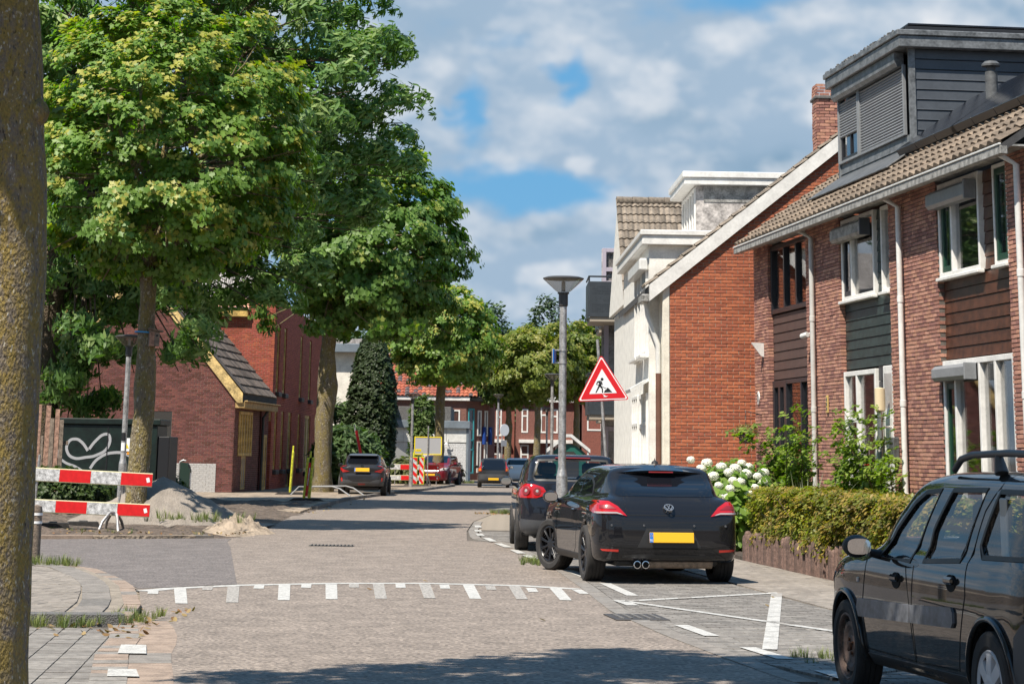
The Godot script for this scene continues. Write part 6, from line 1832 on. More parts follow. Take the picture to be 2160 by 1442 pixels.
func build_gardens() -> void:
	mat("twig", lin(0.12, 0.085, 0.055), 0.9)
	mat("rose_red", lin(0.50, 0.01, 0.02), 0.6)
	mat("palisade", lin(0.165, 0.105, 0.085), 0.95, T.dirty, 2.5, T.n_rough, 1.2)
	mat("palisade_b", lin(0.115, 0.075, 0.062), 0.95, T.dirty, 2.5, T.n_rough, 1.2)
	mat("petal_white", lin(0.80, 0.80, 0.68), 0.7)
	mat("petal_pink", lin(0.62, 0.22, 0.32), 0.7)
	mat("soil_bed", lin(0.06, 0.045, 0.035), 0.98, T.dirty, 0.6)
	var tiny:=sprig(OVAL, 11, 0.055, 0.05, 0.0, 501)
	var small:=sprig(OVAL, 8, 0.085, 0.07, 0.1, 502)
	var mid:=sprig(OVAL, 8, 0.15, 0.12, 0.2, 503)
	var laurel:=sprig(LANCE, 9, 0.26, 0.10, -0.2, 504)
	ground_piece("garden_bed", slab([3.36, 34.4, 4.34, 25.6, 4.8, 22.0, 7.6, 22.0, 5.6, 41.0, 4.8, 46.0, 3.0, 46.0, 3.2, 40.0], -0.1, 0.05), M.soil_bed)
	var ed:=thing("garden_edging", "low brown palisade of round posts in front of the golden hedge", "edging", Vector3(3.42, 0, -34.0), 0.0)
	var post:=MB.new()
	post.lathe([Vector2(0.062, -0.1), Vector2(0.063, 0.1), Vector2(0.061, 0.34), Vector2(0.052, 0.385), Vector2(0.035, 0.41), Vector2(0.0, 0.42)], 14)
	var fn:=FastNoiseLite.new()
	fn.frequency = 9.0
	for k in post.v.size():
		post.v[k] += post.n[k] * fn.get_noise_3dv(post.v[k]) * 0.014
	var pm:=post.mesh()
	for k in 58:
		var p:=Vector3(0.0, 0, 0).lerp(Vector3(0.98, 0, 8.6), k / 57.0)
		part("post", pm, M["palisade" if k % 3 else "palisade_b"], ed, Transform3D(Basis(Vector3.UP, rng.randf() * TAU) * Basis(Vector3.RIGHT, rng.randf_range(-0.04, 0.04)), p + Vector3(0, rng.randf_range(-0.05, 0.02), 0)))
	var hd:=thing("hedge", "clipped hedge of golden and russet leaves above the low palisade", "hedge", Vector3(0, 0, 0), 0.0)
	var gold:=[Color(0.38, 0.33, 0.05), Color(0.28, 0.31, 0.045), Color(0.42, 0.30, 0.07), Color(0.22, 0.24, 0.045), Color(0.26, 0.19, 0.065), Color(0.20, 0.17, 0.07)]
	var hl:=hedge_leaves(Vector3(3.98, 0, -33.8), Vector3(4.93, 0, -24.6), 0.95, 0.28, 0.98, 15000, gold, 1.0, 61)
	swarm("foliage", tiny, M.leaf_maple, hl[0], hl[1], hd)
	var br:=MB.new()
	for k in 70:
		var b:=Vector3(3.98, 0, -33.8).lerp(Vector3(4.93, 0, -24.6), rng.randf()) + Vector3(rng.randf_range(-0.35, 0.35), 0, 0)
		br.tube([b, b + Vector3(rng.randf_range(-0.15, 0.15), 0.45, rng.randf_range(-0.15, 0.15)), b + Vector3(rng.randf_range(-0.3, 0.3), 0.9, rng.randf_range(-0.3, 0.3))], [0.015, 0.012, 0.005], 5, false)
	part("branches", br, M.twig, hd).set_meta("kind", "stuff")
	var hy:=thing("hydrangea", "hydrangea bush with large white flower heads behind the coupe", "shrub", Vector3(3.42, 0.0, -36.6), 0.0)
	var l:=blob_leaves(Vector3(0, 0.72, 0), Vector3(0.66, 0.62, 0.7), 1500, Color(0.13, 0.25, 0.04), Color(0.25, 0.37, 0.06), 1.0, 71)
	swarm("foliage", mid, M.leaf_maple, l[0], l[1], hy)
	var fl:=[]
	for v in 3:
		var mb:=MB.new()
		var r: RandomNumberGenerator = RandomNumberGenerator.new()
		r.seed = 80 + v
		for k in 120:
			var y:=1.0 - 2.0 * (k + 0.5) / 120
			var a:=k * 2.39996
			var e:=Vector3(cos(a) * sqrt(1 - y * y), y, sin(a) * sqrt(1 - y * y))
			var s:=e.cross(Vector3(0.3, 1, 0.2)).normalized(); var u:=e.cross(s)
			var p:=e * 0.098 * r.randf_range(0.88, 1.08)
			var q:=0.019
			mb.quad(p + s * q, p + u * q, p - s * q, p - u * q)
		fl.append(mb.mesh())
	var heads:=[[-0.62, 1.40, 0.2], [-0.47, 1.27, 0.35], [-0.30, 1.16, 0.55], [-0.22, 1.02, 0.6], [-0.05, 1.22, 0.5], [0.06, 1.28, 0.4], [0.0, 1.10, 0.62], [0.12, 1.08, 0.6], [0.22, 1.20, 0.45], [0.40, 1.16, 0.4], [0.48, 1.08, 0.4], [0.34, 1.00, 0.55], [0.24, 0.90, 0.62], [-0.12, 0.86, 0.66], [0.02, 0.74, 0.68], [0.12, 0.62, 0.68], [-0.08, 0.58, 0.68], [0.46, 0.78, 0.5], [0.56, 0.66, 0.45], [0.62, 0.80, 0.3], [-0.40, 1.06, 0.5], [-0.15, 1.30, 0.3], [0.18, 1.36, 0.15], [0.30, 1.30, 0.0], [-0.35, 1.35, 0.0], [-0.05, 0.98, 0.68], [0.52, 1.22, 0.2]]
	for k in heads.size():
		var h: Array = heads[k]
		part("flower_head", fl[k % 3], M.petal_white, hy, Transform3D(Basis(Vector3.UP, k * 1.3).scaled(Vector3(1.0, 0.8, 1.0) * (0.70 + 0.3 * fmod(k * 0.37, 1.0))), Vector3(h[0], h[1], h[2])))
	climber("climbing_rose", "loose rose bush with two red flowers in front of the black framed door", Vector3(4.85, 0, -39.6), 1.5, 2.5, 17, 6, 91, [Vector3(-0.32, 1.93, 0.2), Vector3(0.42, 2.08, 0.15)], small)
	climber("climbing_rose", "leafy green rose bush in front of the white framed lower window", Vector3(5.75, 0, -37.0), 1.4, 2.35, 17, 7, 95, [Vector3(0.35, 1.35, 0.2)], small)
	var sp:=thing("ornamental_grass", "clump of grey green blades between the hedge and the roses", "plant", Vector3(4.55, 0.02, -36.2), 0.0)
	var gt:=grass_tuft(110, 1.15, 7, 0.25)
	for k in gt.c.size(): gt.c[k] = Color(0.13, 0.15, 0.08) * gt.c[k].r
	part("blades", gt, M.leaf_far, sp).set_meta("kind", "stuff")
	var hb:=thing("hanging_basket", "dark hanging basket of dry flowers on the farthest brick pier", "basket", row_point(0.55, 1.72, 0.32), ROW_TURN)
	var bk:=MB.new()
	bk.lathe([Vector2(0.0, 0.0), Vector2(0.12, 0.02), Vector2(0.17, 0.17), Vector2(0.18, 0.18), Vector2(0.16, 0.17), Vector2(0.0, 0.13)], 18)
	part("basket", bk, M.rubber_pot, hb) if M.has("rubber_pot") else part("basket", bk, mat("rubber_pot", lin(0.02, 0.02, 0.022), 0.6), hb)
	var arm:=MB.new()
	arm.tube([Vector3(0, 0.55, -0.32), Vector3(0, 0.62, 0.0), Vector3(0, 0.2, 0.0)], [0.012, 0.012, 0.004], 6)
	part("bracket", arm, M.black_frame, hb)
	var bl:=blob_leaves(Vector3(0, 0.25, 0), Vector3(0.24, 0.12, 0.24), 160, Color(0.16, 0.17, 0.05), Color(0.35, 0.20, 0.10), 0.7, 99)
	swarm("foliage", tiny, M.leaf_maple, bl[0], bl[1], hb)
	weeds(tiny)
	shrub("dark_shrub", "dark bush behind the barrier, in front of the painted green container", Vector3(-9.9, 0, -50.5), Vector3(1.25, 0.52, 0.9), 2600, Color(0.035, 0.065, 0.015), Color(0.08, 0.13, 0.025), 1.0, 301, small, M.leaf_dark, "low shrubs on the left")
	shrub("dark_shrub", "dark bush at the left edge behind the wooden planks", Vector3(-11.6, 0, -52.0), Vector3(1.0, 0.62, 0.8), 1900, Color(0.035, 0.065, 0.015), Color(0.07, 0.12, 0.025), 1.0, 302, small, M.leaf_dark, "low shrubs on the left")
	shrub("dark_shrub", "low bush right of the slim maple against the whitewashed wall base", Vector3(-9.6, 0, -60.5), Vector3(1.1, 0.48, 0.8), 1900, Color(0.04, 0.075, 0.016), Color(0.08, 0.13, 0.03), 1.0, 303, small, M.leaf_dark, "low shrubs on the left")
	shrub("laurel_bush", "glossy laurel bush between the burred maple and the dark crossover", Vector3(-6.55, 0, -92.0), Vector3(1.35, 1.15, 1.3), 1500, Color(0.05, 0.10, 0.03), Color(0.12, 0.19, 0.06), 1.25, 304, laurel, M.leaf_dark)
	shrub("laurel_bush", "tall loose bush against the white building left of the yew", Vector3(-7.3, 0, -98.0), Vector3(0.8, 1.7, 0.8), 700, Color(0.06, 0.11, 0.035), Color(0.13, 0.20, 0.06), 1.2, 305, laurel, M.leaf_dark)
	shrub("garden_shrub", "olive bush behind the striped barrier boards", Vector3(-4.75, 0, -107.5), Vector3(0.9, 0.62, 0.7), 1100, Color(0.08, 0.11, 0.03), Color(0.15, 0.16, 0.05), 1.3, 306, mid, M.leaf_maple)
	shrub("pink_shrub", "pink flowering shrub at the corner of the white garage", Vector3(-2.75, 0, -113.5), Vector3(0.34, 0.5, 0.3), 420, Color(0.42, 0.12, 0.20), Color(0.25, 0.20, 0.10), 1.0, 307, mid, M.leaf_maple)
	var yw:=thing("yew_tree", "dark clipped column of yew in front of the white building", "tree", Vector3(-5.95, 0, -97.5), 0.0)
	var yt:=MB.new()
	yt.tube([Vector3(0, -0.1, 0), Vector3(0, 4.5, 0)], [0.18, 0.08], 8, false)
	part("trunk", yt, M.twig, yw)
	var xs:=[]
	var cs:=[]
	var r2: RandomNumberGenerator = RandomNumberGenerator.new()
	r2.seed = 11
	var fy:=FastNoiseLite.new()
	fy.frequency = 0.9
	for k in 7500:
		var t:=r2.randf()
		var y:=0.2 + 6.1 * t
		var rad:=1.05 * pow(sin(PI * clampf(0.16 + t * 0.80, 0.0, 1.0)), 0.6)
		var a:=r2.randf() * TAU
		rad *= 1.0 + 0.22 * fy.get_noise_3d(cos(a) * 3.0, y * 1.6, sin(a) * 3.0) - 0.25 * r2.randf() * r2.randf()
		var e:=Vector3(cos(a), 0, sin(a))
		var nrm:=(e + Vector3.UP * 0.8 + Vector3(r2.randf() - 0.5, r2.randf() - 0.5, r2.randf() - 0.5) * 0.6).normalized()
		var xa:=nrm.cross(Vector3(r2.randf() - 0.5, 0.2, r2.randf() - 0.5)).normalized()
		xs.append(Transform3D(Basis(xa, nrm, xa.cross(nrm)).scaled(Vector3.ONE * r2.randf_range(0.8, 1.4)), e * rad + Vector3.UP * y))
		cs.append(Color(0.028, 0.052, 0.016).lerp(Color(0.06, 0.095, 0.028), r2.randf()))
	swarm("foliage", small, M.leaf_dark, xs, cs, yw)
	var cp:=thing("garage_climber", "narrow leafy plant against the white garage between lamp post and maple", "plant", Vector3(-4.55, 0, -114.5), 0.0)
	var cl:=blob_leaves(Vector3(0.1, 2.9, 0), Vector3(0.62, 1.25, 0.35), 620, Color(0.07, 0.13, 0.035), Color(0.17, 0.24, 0.07), 1.0, 131)
	var c2:=blob_leaves(Vector3(-0.25, 1.2, 0), Vector3(0.35, 1.0, 0.3), 150, Color(0.07, 0.13, 0.035), Color(0.15, 0.22, 0.06), 0.9, 132)
	swarm("foliage", laurel, M.leaf_dark, cl[0] + c2[0], cl[1] + c2[1], cp)
	var cst:=MB.new()
	cst.tube([Vector3(0, 0, 0), Vector3(0.1, 1.5, 0), Vector3(0.1, 3.8, 0)], [0.04, 0.03, 0.01], 6, false)
	part("stem", cst, M.twig, cp)
func weeds(tiny: Mesh) -> void:
	var w:=Node3D.new()
	w.name = "weeds"
	add_child(w)
	w.set_meta("kind", "stuff")
	w.set_meta("label", "grass tufts and fallen leaves along the kerbs")
	w.set_meta("category", "weeds")
	var tuft:=grass_tuft(26, 0.10, 3, 0.05).mesh()
	var xs:=[]
	var cs:=[]
	var lx:=[]
	var lc:=[]
	var put:=func(x: float, d: float, y: float, s: float) -> void:
		xs.append(Transform3D(Basis(Vector3.UP, rng.randf() * TAU).scaled(Vector3.ONE * s), Vector3(x, y, -d)))
		cs.append(Color(0.09, 0.14, 0.03).lerp(Color(0.22, 0.25, 0.06), rng.randf()))
	for k in 60: put.call(rng.randf_range(-5.0, -3.5), rng.randf_range(19.6, 20.0), 0.0, rng.randf_range(0.6, 1.3))
	for k in 26: put.call(rng.randf_range(-3.45, -3.05), rng.randf_range(19.9, 21.2), 0.02, rng.randf_range(0.5, 1.1))
	for k in 60: put.call(-6.2 + rng.randf_range(-0.5, 0.9), 28.9 + rng.randf_range(-0.35, 0.35), 0.05, rng.randf_range(0.7, 1.5))
	for k in 12: put.call(rng.randf_range(-5.2, -3.9), rng.randf_range(20.3, 20.6), 0.06, rng.randf_range(0.3, 0.6))
	for k in 34: put.call(0.28 + rng.randf_range(-0.12, 0.28), 32.3 + rng.randf_range(-0.7, 0.6), 0.0, rng.randf_range(0.6, 1.3))
	for k in 18: put.call(2.35 + rng.randf_range(-0.25, 0.3), 17.6 + rng.randf_range(-0.3, 0.3), 0.0, rng.randf_range(0.5, 1.0))
	for k in 16: put.call(-0.2 + rng.randf_range(-0.4, 0.4), 58.4 + rng.randf_range(-0.2, 0.1), 0.0, rng.randf_range(0.8, 1.6))
	for k in 40: put.call(rng.randf_range(-8.2, -5.2), rng.randf_range(40.2, 41.4), 0.0, rng.randf_range(0.5, 1.4))
	for k in 30: put.call(rng.randf_range(-2.9, -1.9), 116.4 + rng.randf_range(-0.3, 0.3), 0.0, rng.randf_range(1.0, 2.2))
	for k in 30: put.call(-5.6 + rng.randf_range(-1, 1), rng.randf_range(41.2, 44.0), 0.2, rng.randf_range(0.8, 2.0))
	for k in 420:
		var reg:=k % 6
		var x:=0.0; var d:=0.0
		match reg:
			0: x = rng.randf_range(-5.2, -3.6); d = rng.randf_range(19.3, 19.9)
			1: x = rng.randf_range(-7.8, -4.6); d = rng.randf_range(39.2, 41.0)
			2: x = rng.randf_range(-5.6, -4.4); d = rng.randf_range(56.0, 75.0)
			3: x = rng.randf_range(-0.9, 0.1); d = rng.randf_range(57.4, 58.5)
			4: x = rng.randf_range(-3.6, -2.9); d = rng.randf_range(18.5, 22.0)
			5: x = rng.randf_range(-3.4, 3.4); d = rng.randf_range(15.5, 40.0)
		if reg == 5 and rng.randf() < 0.75: continue
		lx.append(Transform3D(Basis(Vector3(rng.randf() - 0.5, 1, rng.randf() - 0.5).normalized(), rng.randf() * TAU), Vector3(x, 0.022 if reg != 1 else 0.07, -d)))
		lc.append(Color(0.22, 0.10, 0.04).lerp(Color(0.30, 0.22, 0.09), rng.randf()))
	swarm("grass_tufts", tuft, M.leaf_far, xs, cs, w)
	var one_leaf:=MB.new()
	leaf(one_leaf, OVAL, Vector3(-0.03, 0, 0), Vector3(1, 0.15, 0).normalized(), Vector3.UP, 0.065, 0.5)
	swarm("fallen_leaves", one_leaf.mesh(), M.leaf_far, lx, lc, w)
func lamp_post(label: String, at: Vector3, h: float, thick:=1.0) -> Node3D:
	var l:=thing("lamp_post", label, "lamp post", at, 0.0, "park lamps with inverted cone heads")
	var p:=MB.new()
	var t:=thick
	p.lathe([Vector2(0.085 * t, -0.1), Vector2(0.082 * t, 0.9), Vector2(0.080 * t, 1.15), Vector2(0.060 * t, 1.24), Vector2(0.056 * t, 1.3), Vector2(0.052 * t, h - 0.38), Vector2(0.0, h - 0.38)], 20)
	part("pole", p, M.galvanised, l)
	var dr:=MB.new()
	dr.prism(PackedVector2Array([Vector2(-0.04, 0.45), Vector2(0.04, 0.45), Vector2(0.04, 0.85), Vector2(-0.04, 0.85)]), 0.078 * t, 0.086 * t)
	part("hatch", dr, M.galvanised, l)
	var cl:=MB.new()
	cl.lathe([Vector2(0.055, h - 0.42), Vector2(0.068, h - 0.40), Vector2(0.068, h - 0.24), Vector2(0.085, h - 0.235), Vector2(0.085, h - 0.215), Vector2(0.0, h - 0.21)], 20)
	part("collar", cl, M.plastic_lamp, l)
	var b:=MB.new()
	b.lathe([Vector2(0.078, h - 0.215), Vector2(0.115, h - 0.19), Vector2(0.285, h - 0.035), Vector2(0.29, h - 0.025)], 32)
	var bowl:=part("glass_bowl", b, M.lamp_bowl, l)
	var inn:=MB.new()
	inn.lathe([Vector2(0.03, h - 0.2), Vector2(0.028, h - 0.06), Vector2(0.0, h - 0.05)], 12)
	part("lamp_tube", inn, M.white_plastic, bowl)
	var c:=MB.new()
	c.lathe([Vector2(0.285, h - 0.03), Vector2(0.30, h - 0.022), Vector2(0.30, h - 0.008), Vector2(0.24, h + 0.012), Vector2(0.0, h + 0.03)], 32)
	c.lathe([Vector2(0.0, h - 0.028), Vector2(0.285, h - 0.03)], 32)
	part("cap", c, M.plastic_lamp, l)
	return l
func build_street_furniture() -> void:
	mat("galvanised", lin(0.40, 0.39, 0.38), 0.42, T.dirty, 1.2).metallic = 0.55
	mat("steel_dull", lin(0.24, 0.24, 0.24), 0.5)
	mat("plastic_lamp", lin(0.055, 0.052, 0.05), 0.5)
	var bm:=mat("lamp_bowl", Color(0.42, 0.41, 0.36, 0.45), 0.15)
	bm.transparency = BaseMaterial3D.TRANSPARENCY_ALPHA
	mat("sign_red", lin(0.62, 0.012, 0.018), 0.35)
	mat("sign_white", lin(0.80, 0.80, 0.80), 0.4)
	mat("sign_black", lin(0.01, 0.01, 0.012), 0.5)
	mat("sign_blue", lin(0.01, 0.15, 0.55), 0.4)
	mat("sign_yellow", lin(0.80, 0.62, 0.02), 0.45)
	mat("sign_back", lin(0.36, 0.36, 0.37), 0.5)
	mat("wood_grey", lin(0.20, 0.155, 0.12), 0.9, T.dirty, 1.5, T.n_rough, 0.6)
	mat("wood_pink", lin(0.34, 0.20, 0.145), 0.9, T.dirty, 1.5, T.n_rough, 0.4)
	mat("container_shade_green", lin(0.004, 0.012, 0.009), 0.45, T.dirty, 0.4)  # green darkened so the colour itself carries the shade over the container
	mat("bin_green", lin(0.012, 0.03, 0.022), 0.45)
	mat("strap_blue", lin(0.02, 0.25, 0.55), 0.5)
	var l1:=lamp_post("tall steel park lamp between the coupe and the hatchback with a blue sign", Vector3(0.72, 0, -33.4), 3.96)
	for y in [2.74, 2.92]:
		var cb:=MB.new()
		cb.lathe([Vector2(0.056, y - 0.012), Vector2(0.064, y - 0.012), Vector2(0.064, y + 0.012), Vector2(0.056, y + 0.012)], 18)
		cb.box(Vector3(-0.08, y, 0), Vector3(0.08, 0.02, 0.03))
		part("clamp", cb, M.galvanised, l1)
	var bs:=thing("blue_sign", "small blue sign seen edge on, clamped to the tall lamp post", "sign", Vector3(0.60, 2.83, -33.4), 1.38)
	var bp:=MB.new()
	bp.box(Vector3.ZERO, Vector3(0.20, 0.20, 0.014), IB, 0.005)
	part("plate", bp, M.sign_blue, bs)
	var rim:=MB.new()
	rim.box(Vector3(0, 0, -0.014), Vector3(0.21, 0.21, 0.014), IB, 0.005)
	part("back_plate", rim, M.sign_back, bs)
	lamp_post("park lamp farther down the right side, left of the tall lamp post", Vector3(1.40, 0, -82.0), 4.22)
	lamp_post("stained park lamp behind the slim maple, with stickers low on its pole", Vector3(-7.93, 0, -47.4), 3.70)
	lamp_post("park lamp in front of the white garage beside the narrow climbing plant", Vector3(-4.20, 0, -97.0), 3.85)
	lamp_post("far park lamp at the corner of the turquoise windowed house", Vector3(-0.78, 0, -127.0), 4.6)
	lamp_post("far park lamp in front of the white band of the distant brick house", Vector3(1.95, 0, -131.0), 4.0)
	var st:=thing("pole_sticker", "torn paper stickers on the stained lamp pole by the maple", "sticker", Vector3(-7.93, 1.35, -47.4), 0.0)
	for k in 4:
		var mb:=MB.new()
		mb.lathe([Vector2(0.0605 + k * 0.0004, 0.0), Vector2(0.0605 + k * 0.0004, 0.16)], 10, Transform3D(IB, Vector3(0, -0.35 + k * 0.2, 0)), -2.2 - k * 0.1, -1.0)
		part("paper", mb, [M.sign_white, M.sign_back, M.sign_white, M.sign_black][k], st)
	roadworks_sign()
	var bo:=thing("bollard", "weathered wooden bollard with two white bands beside the near trunk", "bollard", Vector3(-5.97, 0.02, -29.4), 0.0)
	var mb1:=MB.new()
	mb1.lathe([Vector2(0.076, -0.1), Vector2(0.074, 0.66), Vector2(0.066, 0.71), Vector2(0.0, 0.735)], 14)
	var fn:=FastNoiseLite.new()
	fn.frequency = 7.0
	for k in mb1.v.size(): mb1.v[k] += mb1.n[k] * fn.get_noise_3dv(mb1.v[k] * Vector3(1, 0.2, 1)) * 0.01
	part("post", mb1, M.wood_grey, bo)
	for y in [0.50, 0.60]:
		var wb:=MB.new()
		wb.lathe([Vector2(0.076, y), Vector2(0.081, y), Vector2(0.081, y + 0.03), Vector2(0.076, y + 0.03)], 16)
		part("white_band", wb, M.sign_white, bo)
	var b:=thing("litter_bin", "dark green litter bin hanging from a bent steel post", "bin", Vector3(-10.25, 0.02, -71.7), 0.0)
	var pt:=MB.new()
	pt.tube([Vector3(0, -0.1, 0), Vector3(0, 0.98, 0), Vector3(0.03, 1.06, 0), Vector3(0.12, 1.10, 0), Vector3(0.20, 1.08, 0)], [0.03, 0.03, 0.03, 0.03, 0.03], 10)
	part("post", pt, M.galvanised, b)
	var bx:=MB.new()
	bx.prism(PackedVector2Array([Vector2(0.05, 0.22), Vector2(0.24, 0.16), Vector2(0.34, 0.26), Vector2(0.36, 0.80), Vector2(0.26, 1.02), Vector2(0.06, 1.04)]), -0.19, 0.19)
	var body:=part("bin_body", bx, M.bin_green, b)
	var sl:=MB.new()
	sl.box(Vector3(0.315, 0.92, 0), Vector3(0.10, 0.02, 0.28), Basis(Vector3.BACK, -1.1))
	part("slot", sl, M.sign_black, body)
	var lbl:=MB.new()
	lbl.box(Vector3(0.358, 0.52, 0), Vector3(0.012, 0.42, 0.22), Basis(Vector3.BACK, 0.03))
	part("label_plate", lbl, M.sign_white, body)
	var fp:=thing("plank_fence", "uneven upright wooden planks nailed together beside the painted container", "fence", Vector3(-10.75, 0, -52.2), 0.0)
	var hs:=[1.55, 2.38, 1.7, 2.36, 2.08, 2.28, 2.05]
	var ws:=[0.10, 0.14, 0.06, 0.11, 0.10, 0.10, 0.09]
	var x:=-0.12
	for k in hs.size():
		var p:=MB.new()
		p.box(Vector3(x + ws[k] * 0.5, hs[k] * 0.5 - 0.05, rng.randf_range(-0.03, 0.03)), Vector3(ws[k], hs[k] + 0.1, 0.025), Basis(Vector3.BACK, rng.randf_range(-0.01, 0.01)), 0.004)
		part("plank", p, M.wood_pink if k % 2 else M.wood_grey, fp)
		x += ws[k] + 0.012
	for y in [0.55, 1.5]:
		var rl:=MB.new()
		rl.span(Vector3(-0.3, y, -0.075), Vector3(0.75, y + 0.09, -0.045), 0.004)
		part("rail", rl, M.wood_grey, fp)
	container()
	var nb:=thing("nest_box", "grey wooden nest box strapped to the slim maple trunk", "nest box", Vector3(-6.95, 3.36, -44.28), 0.35)
	var nm:=MB.new()
	nm.prism(PackedVector2Array([Vector2(-0.10, 0.0), Vector2(0.10, 0.0), Vector2(0.10, 0.27), Vector2(-0.10, 0.31)]), -0.10, 0.10, Transform3D(IB, Vector3.ZERO))
	var nbody:=part("box", nm, M.wood_grey, nb)
	for k in 2:
		var sb:=MB.new()
		sb.span(Vector3(-0.098 + k * 0.1, 0.004, 0.10), Vector3(-0.003 + k * 0.1, 0.265, 0.108), 0.003)
		part("front_board", sb, M.wood_grey if k else M.wood_pink, nbody)
	var ho:=MB.new()
	ho.lathe([Vector2(0.0, 0.0), Vector2(0.022, 0.0), Vector2(0.022, 0.004)], 14, Transform3D(Basis(Vector3.RIGHT, PI / 2), Vector3(0.045, 0.20, 0.110)))
	part("entrance_hole", ho, M.sign_black, nbody)
	var ro:=MB.new()
	ro.box(Vector3(0.02, 0.305, 0.02), Vector3(0.29, 0.022, 0.29), Basis(Vector3.BACK, -0.2), 0.004)
	part("lid", ro, M.wood_grey, nb)
	var sr:=MB.new()
	sr.lathe([Vector2(0.185, 0.0), Vector2(0.190, 0.0), Vector2(0.190, 0.025), Vector2(0.185, 0.025)], 20, Transform3D(Basis(Vector3.BACK, -0.06), Vector3(-0.16, 0.25, -0.12)))
	part("strap", sr, M.strap_blue, nb)
	var rs:=thing("sign_post", "round sign and small plate seen from behind at the far corner", "sign", Vector3(-0.55, 0, -125.8), 0.0)
	var rp:=MB.new()
	rp.tube([Vector3(0, 0, 0), Vector3(0, 3.0, 0)], [0.03, 0.03], 8)
	part("pole", rp, M.galvanised, rs)
	var rd:=MB.new()
	rd.lathe([Vector2(0.0, 0.0), Vector2(0.32, 0.0), Vector2(0.32, 0.02), Vector2(0.0, 0.02)], 24, Transform3D(Basis(Vector3.UP, 0.7) * Basis(Vector3.RIGHT, PI / 2), Vector3(0.12, 2.7, 0.02)))
	part("disc", rd, M.sign_white, rs)
	var rq:=MB.new()
	rq.box(Vector3(0.1, 2.0, 0.04), Vector3(0.4, 0.32, 0.015), Basis(Vector3.UP, 0.7), 0.004)
	part("plate", rq, M.sign_back, rs)
func roadworks_sign() -> void:
	var s:=thing("roadworks_sign", "red and white triangular sign of a digging worker on a tilted pole", "road sign", Vector3(1.75, 0, -41.0), 0.0)
	var tilt:=0.072
	var up:=Vector3(-sin(tilt), cos(tilt), 0)
	var p:=MB.new()
	p.tube([Vector3(0.02, 0, 0), up * 3.46], [0.028, 0.028], 12)
	part("pole", p, M.galvanised, s)
	var xf:=Transform3D(Basis(Vector3.BACK, tilt - 0.02), up * 2.66 + Vector3(0.035, 0, 0.035))
	var tri:=func(r: float, round_: float) -> PackedVector2Array:
		var out:=PackedVector2Array()
		for k in 3:
			var a:=PI / 2 + TAU * k / 3
			var c:=Vector2(cos(a), sin(a)) * (r - 2.0 * round_)
			for j in 5:
				var b:=a - PI / 3 + TAU / 3 * j / 4.0
				out.append(c + Vector2(cos(b), sin(b)) * round_)
		return out
	var layer:=func(called: String, poly: PackedVector2Array, z: float, m: Material) -> void:
		var mb:=MB.new()
		mb.prism(poly, z - 0.003, z, xf)
		part(called, mb, m, s)
	var bk:=MB.new()
	bk.prism(tri.call(0.535, 0.03), -0.02, 0.0, xf)
	part("plate", bk, M.sign_red, s)
	layer.call("white_line", tri.call(0.505, 0.022), 0.002, M.sign_white)
	layer.call("red_border", tri.call(0.470, 0.018), 0.004, M.sign_red)
	layer.call("white_field", tri.call(0.285, 0.006), 0.006, M.sign_white)
	var fig:=MB.new()
	var k:=0.00062
	var off:=Vector2(-0.03, 0.0)
	var ring:=PackedVector2Array()
	for j in 14: ring.append(Vector2(-0.005, 0.105) + Vector2(cos(TAU * j / 14), sin(TAU * j / 14)) * 0.026)
	fig.prism(ring, 0.005, 0.008, xf)
	for poly in [[-0.055, 0.078, -0.022, 0.082, 0.004, 0.03, -0.005, -0.005, -0.03, -0.02, -0.058, -0.008, -0.045, 0.03], [-0.058, -0.008, -0.03, -0.02, -0.098, -0.128, -0.118, -0.128], [-0.035, -0.02, -0.005, -0.005, 0.022, -0.06, 0.022, -0.13, 0.002, -0.13, 0.0, -0.062], [-0.055, 0.078, -0.078, 0.068, -0.098, 0.018, -0.088, 0.012, -0.062, 0.05, -0.045, 0.055], [-0.022, 0.082, -0.004, 0.055, 0.010, 0.005, 0.022, 0.004, 0.016, 0.05, 0.0, 0.078], [-0.088, 0.016, -0.08, 0.022, 0.085, -0.055, 0.08, -0.064], [0.035, -0.128, 0.06, -0.085, 0.085, -0.075, 0.098, -0.045, 0.125, -0.055, 0.19, -0.128]]:
		var q:=pv(poly)
		for j in q.size(): q[j] = q[j] * 0.98 + Vector2(-0.02, 0.0)
		fig.prism(q, 0.005, 0.008, xf)
	part("worker_figure", fig, M.sign_black, s)
	var sc:=MB.new()
	sc.prism(pv([-0.02, -0.13, -0.005, -0.15, 0.05, -0.19, 0.09, -0.185, 0.05, -0.205, 0.0, -0.20, 0.02, -0.185, -0.012, -0.15]), 0.006, 0.0085, xf)
	part("scratch", sc, M.sign_white, s)
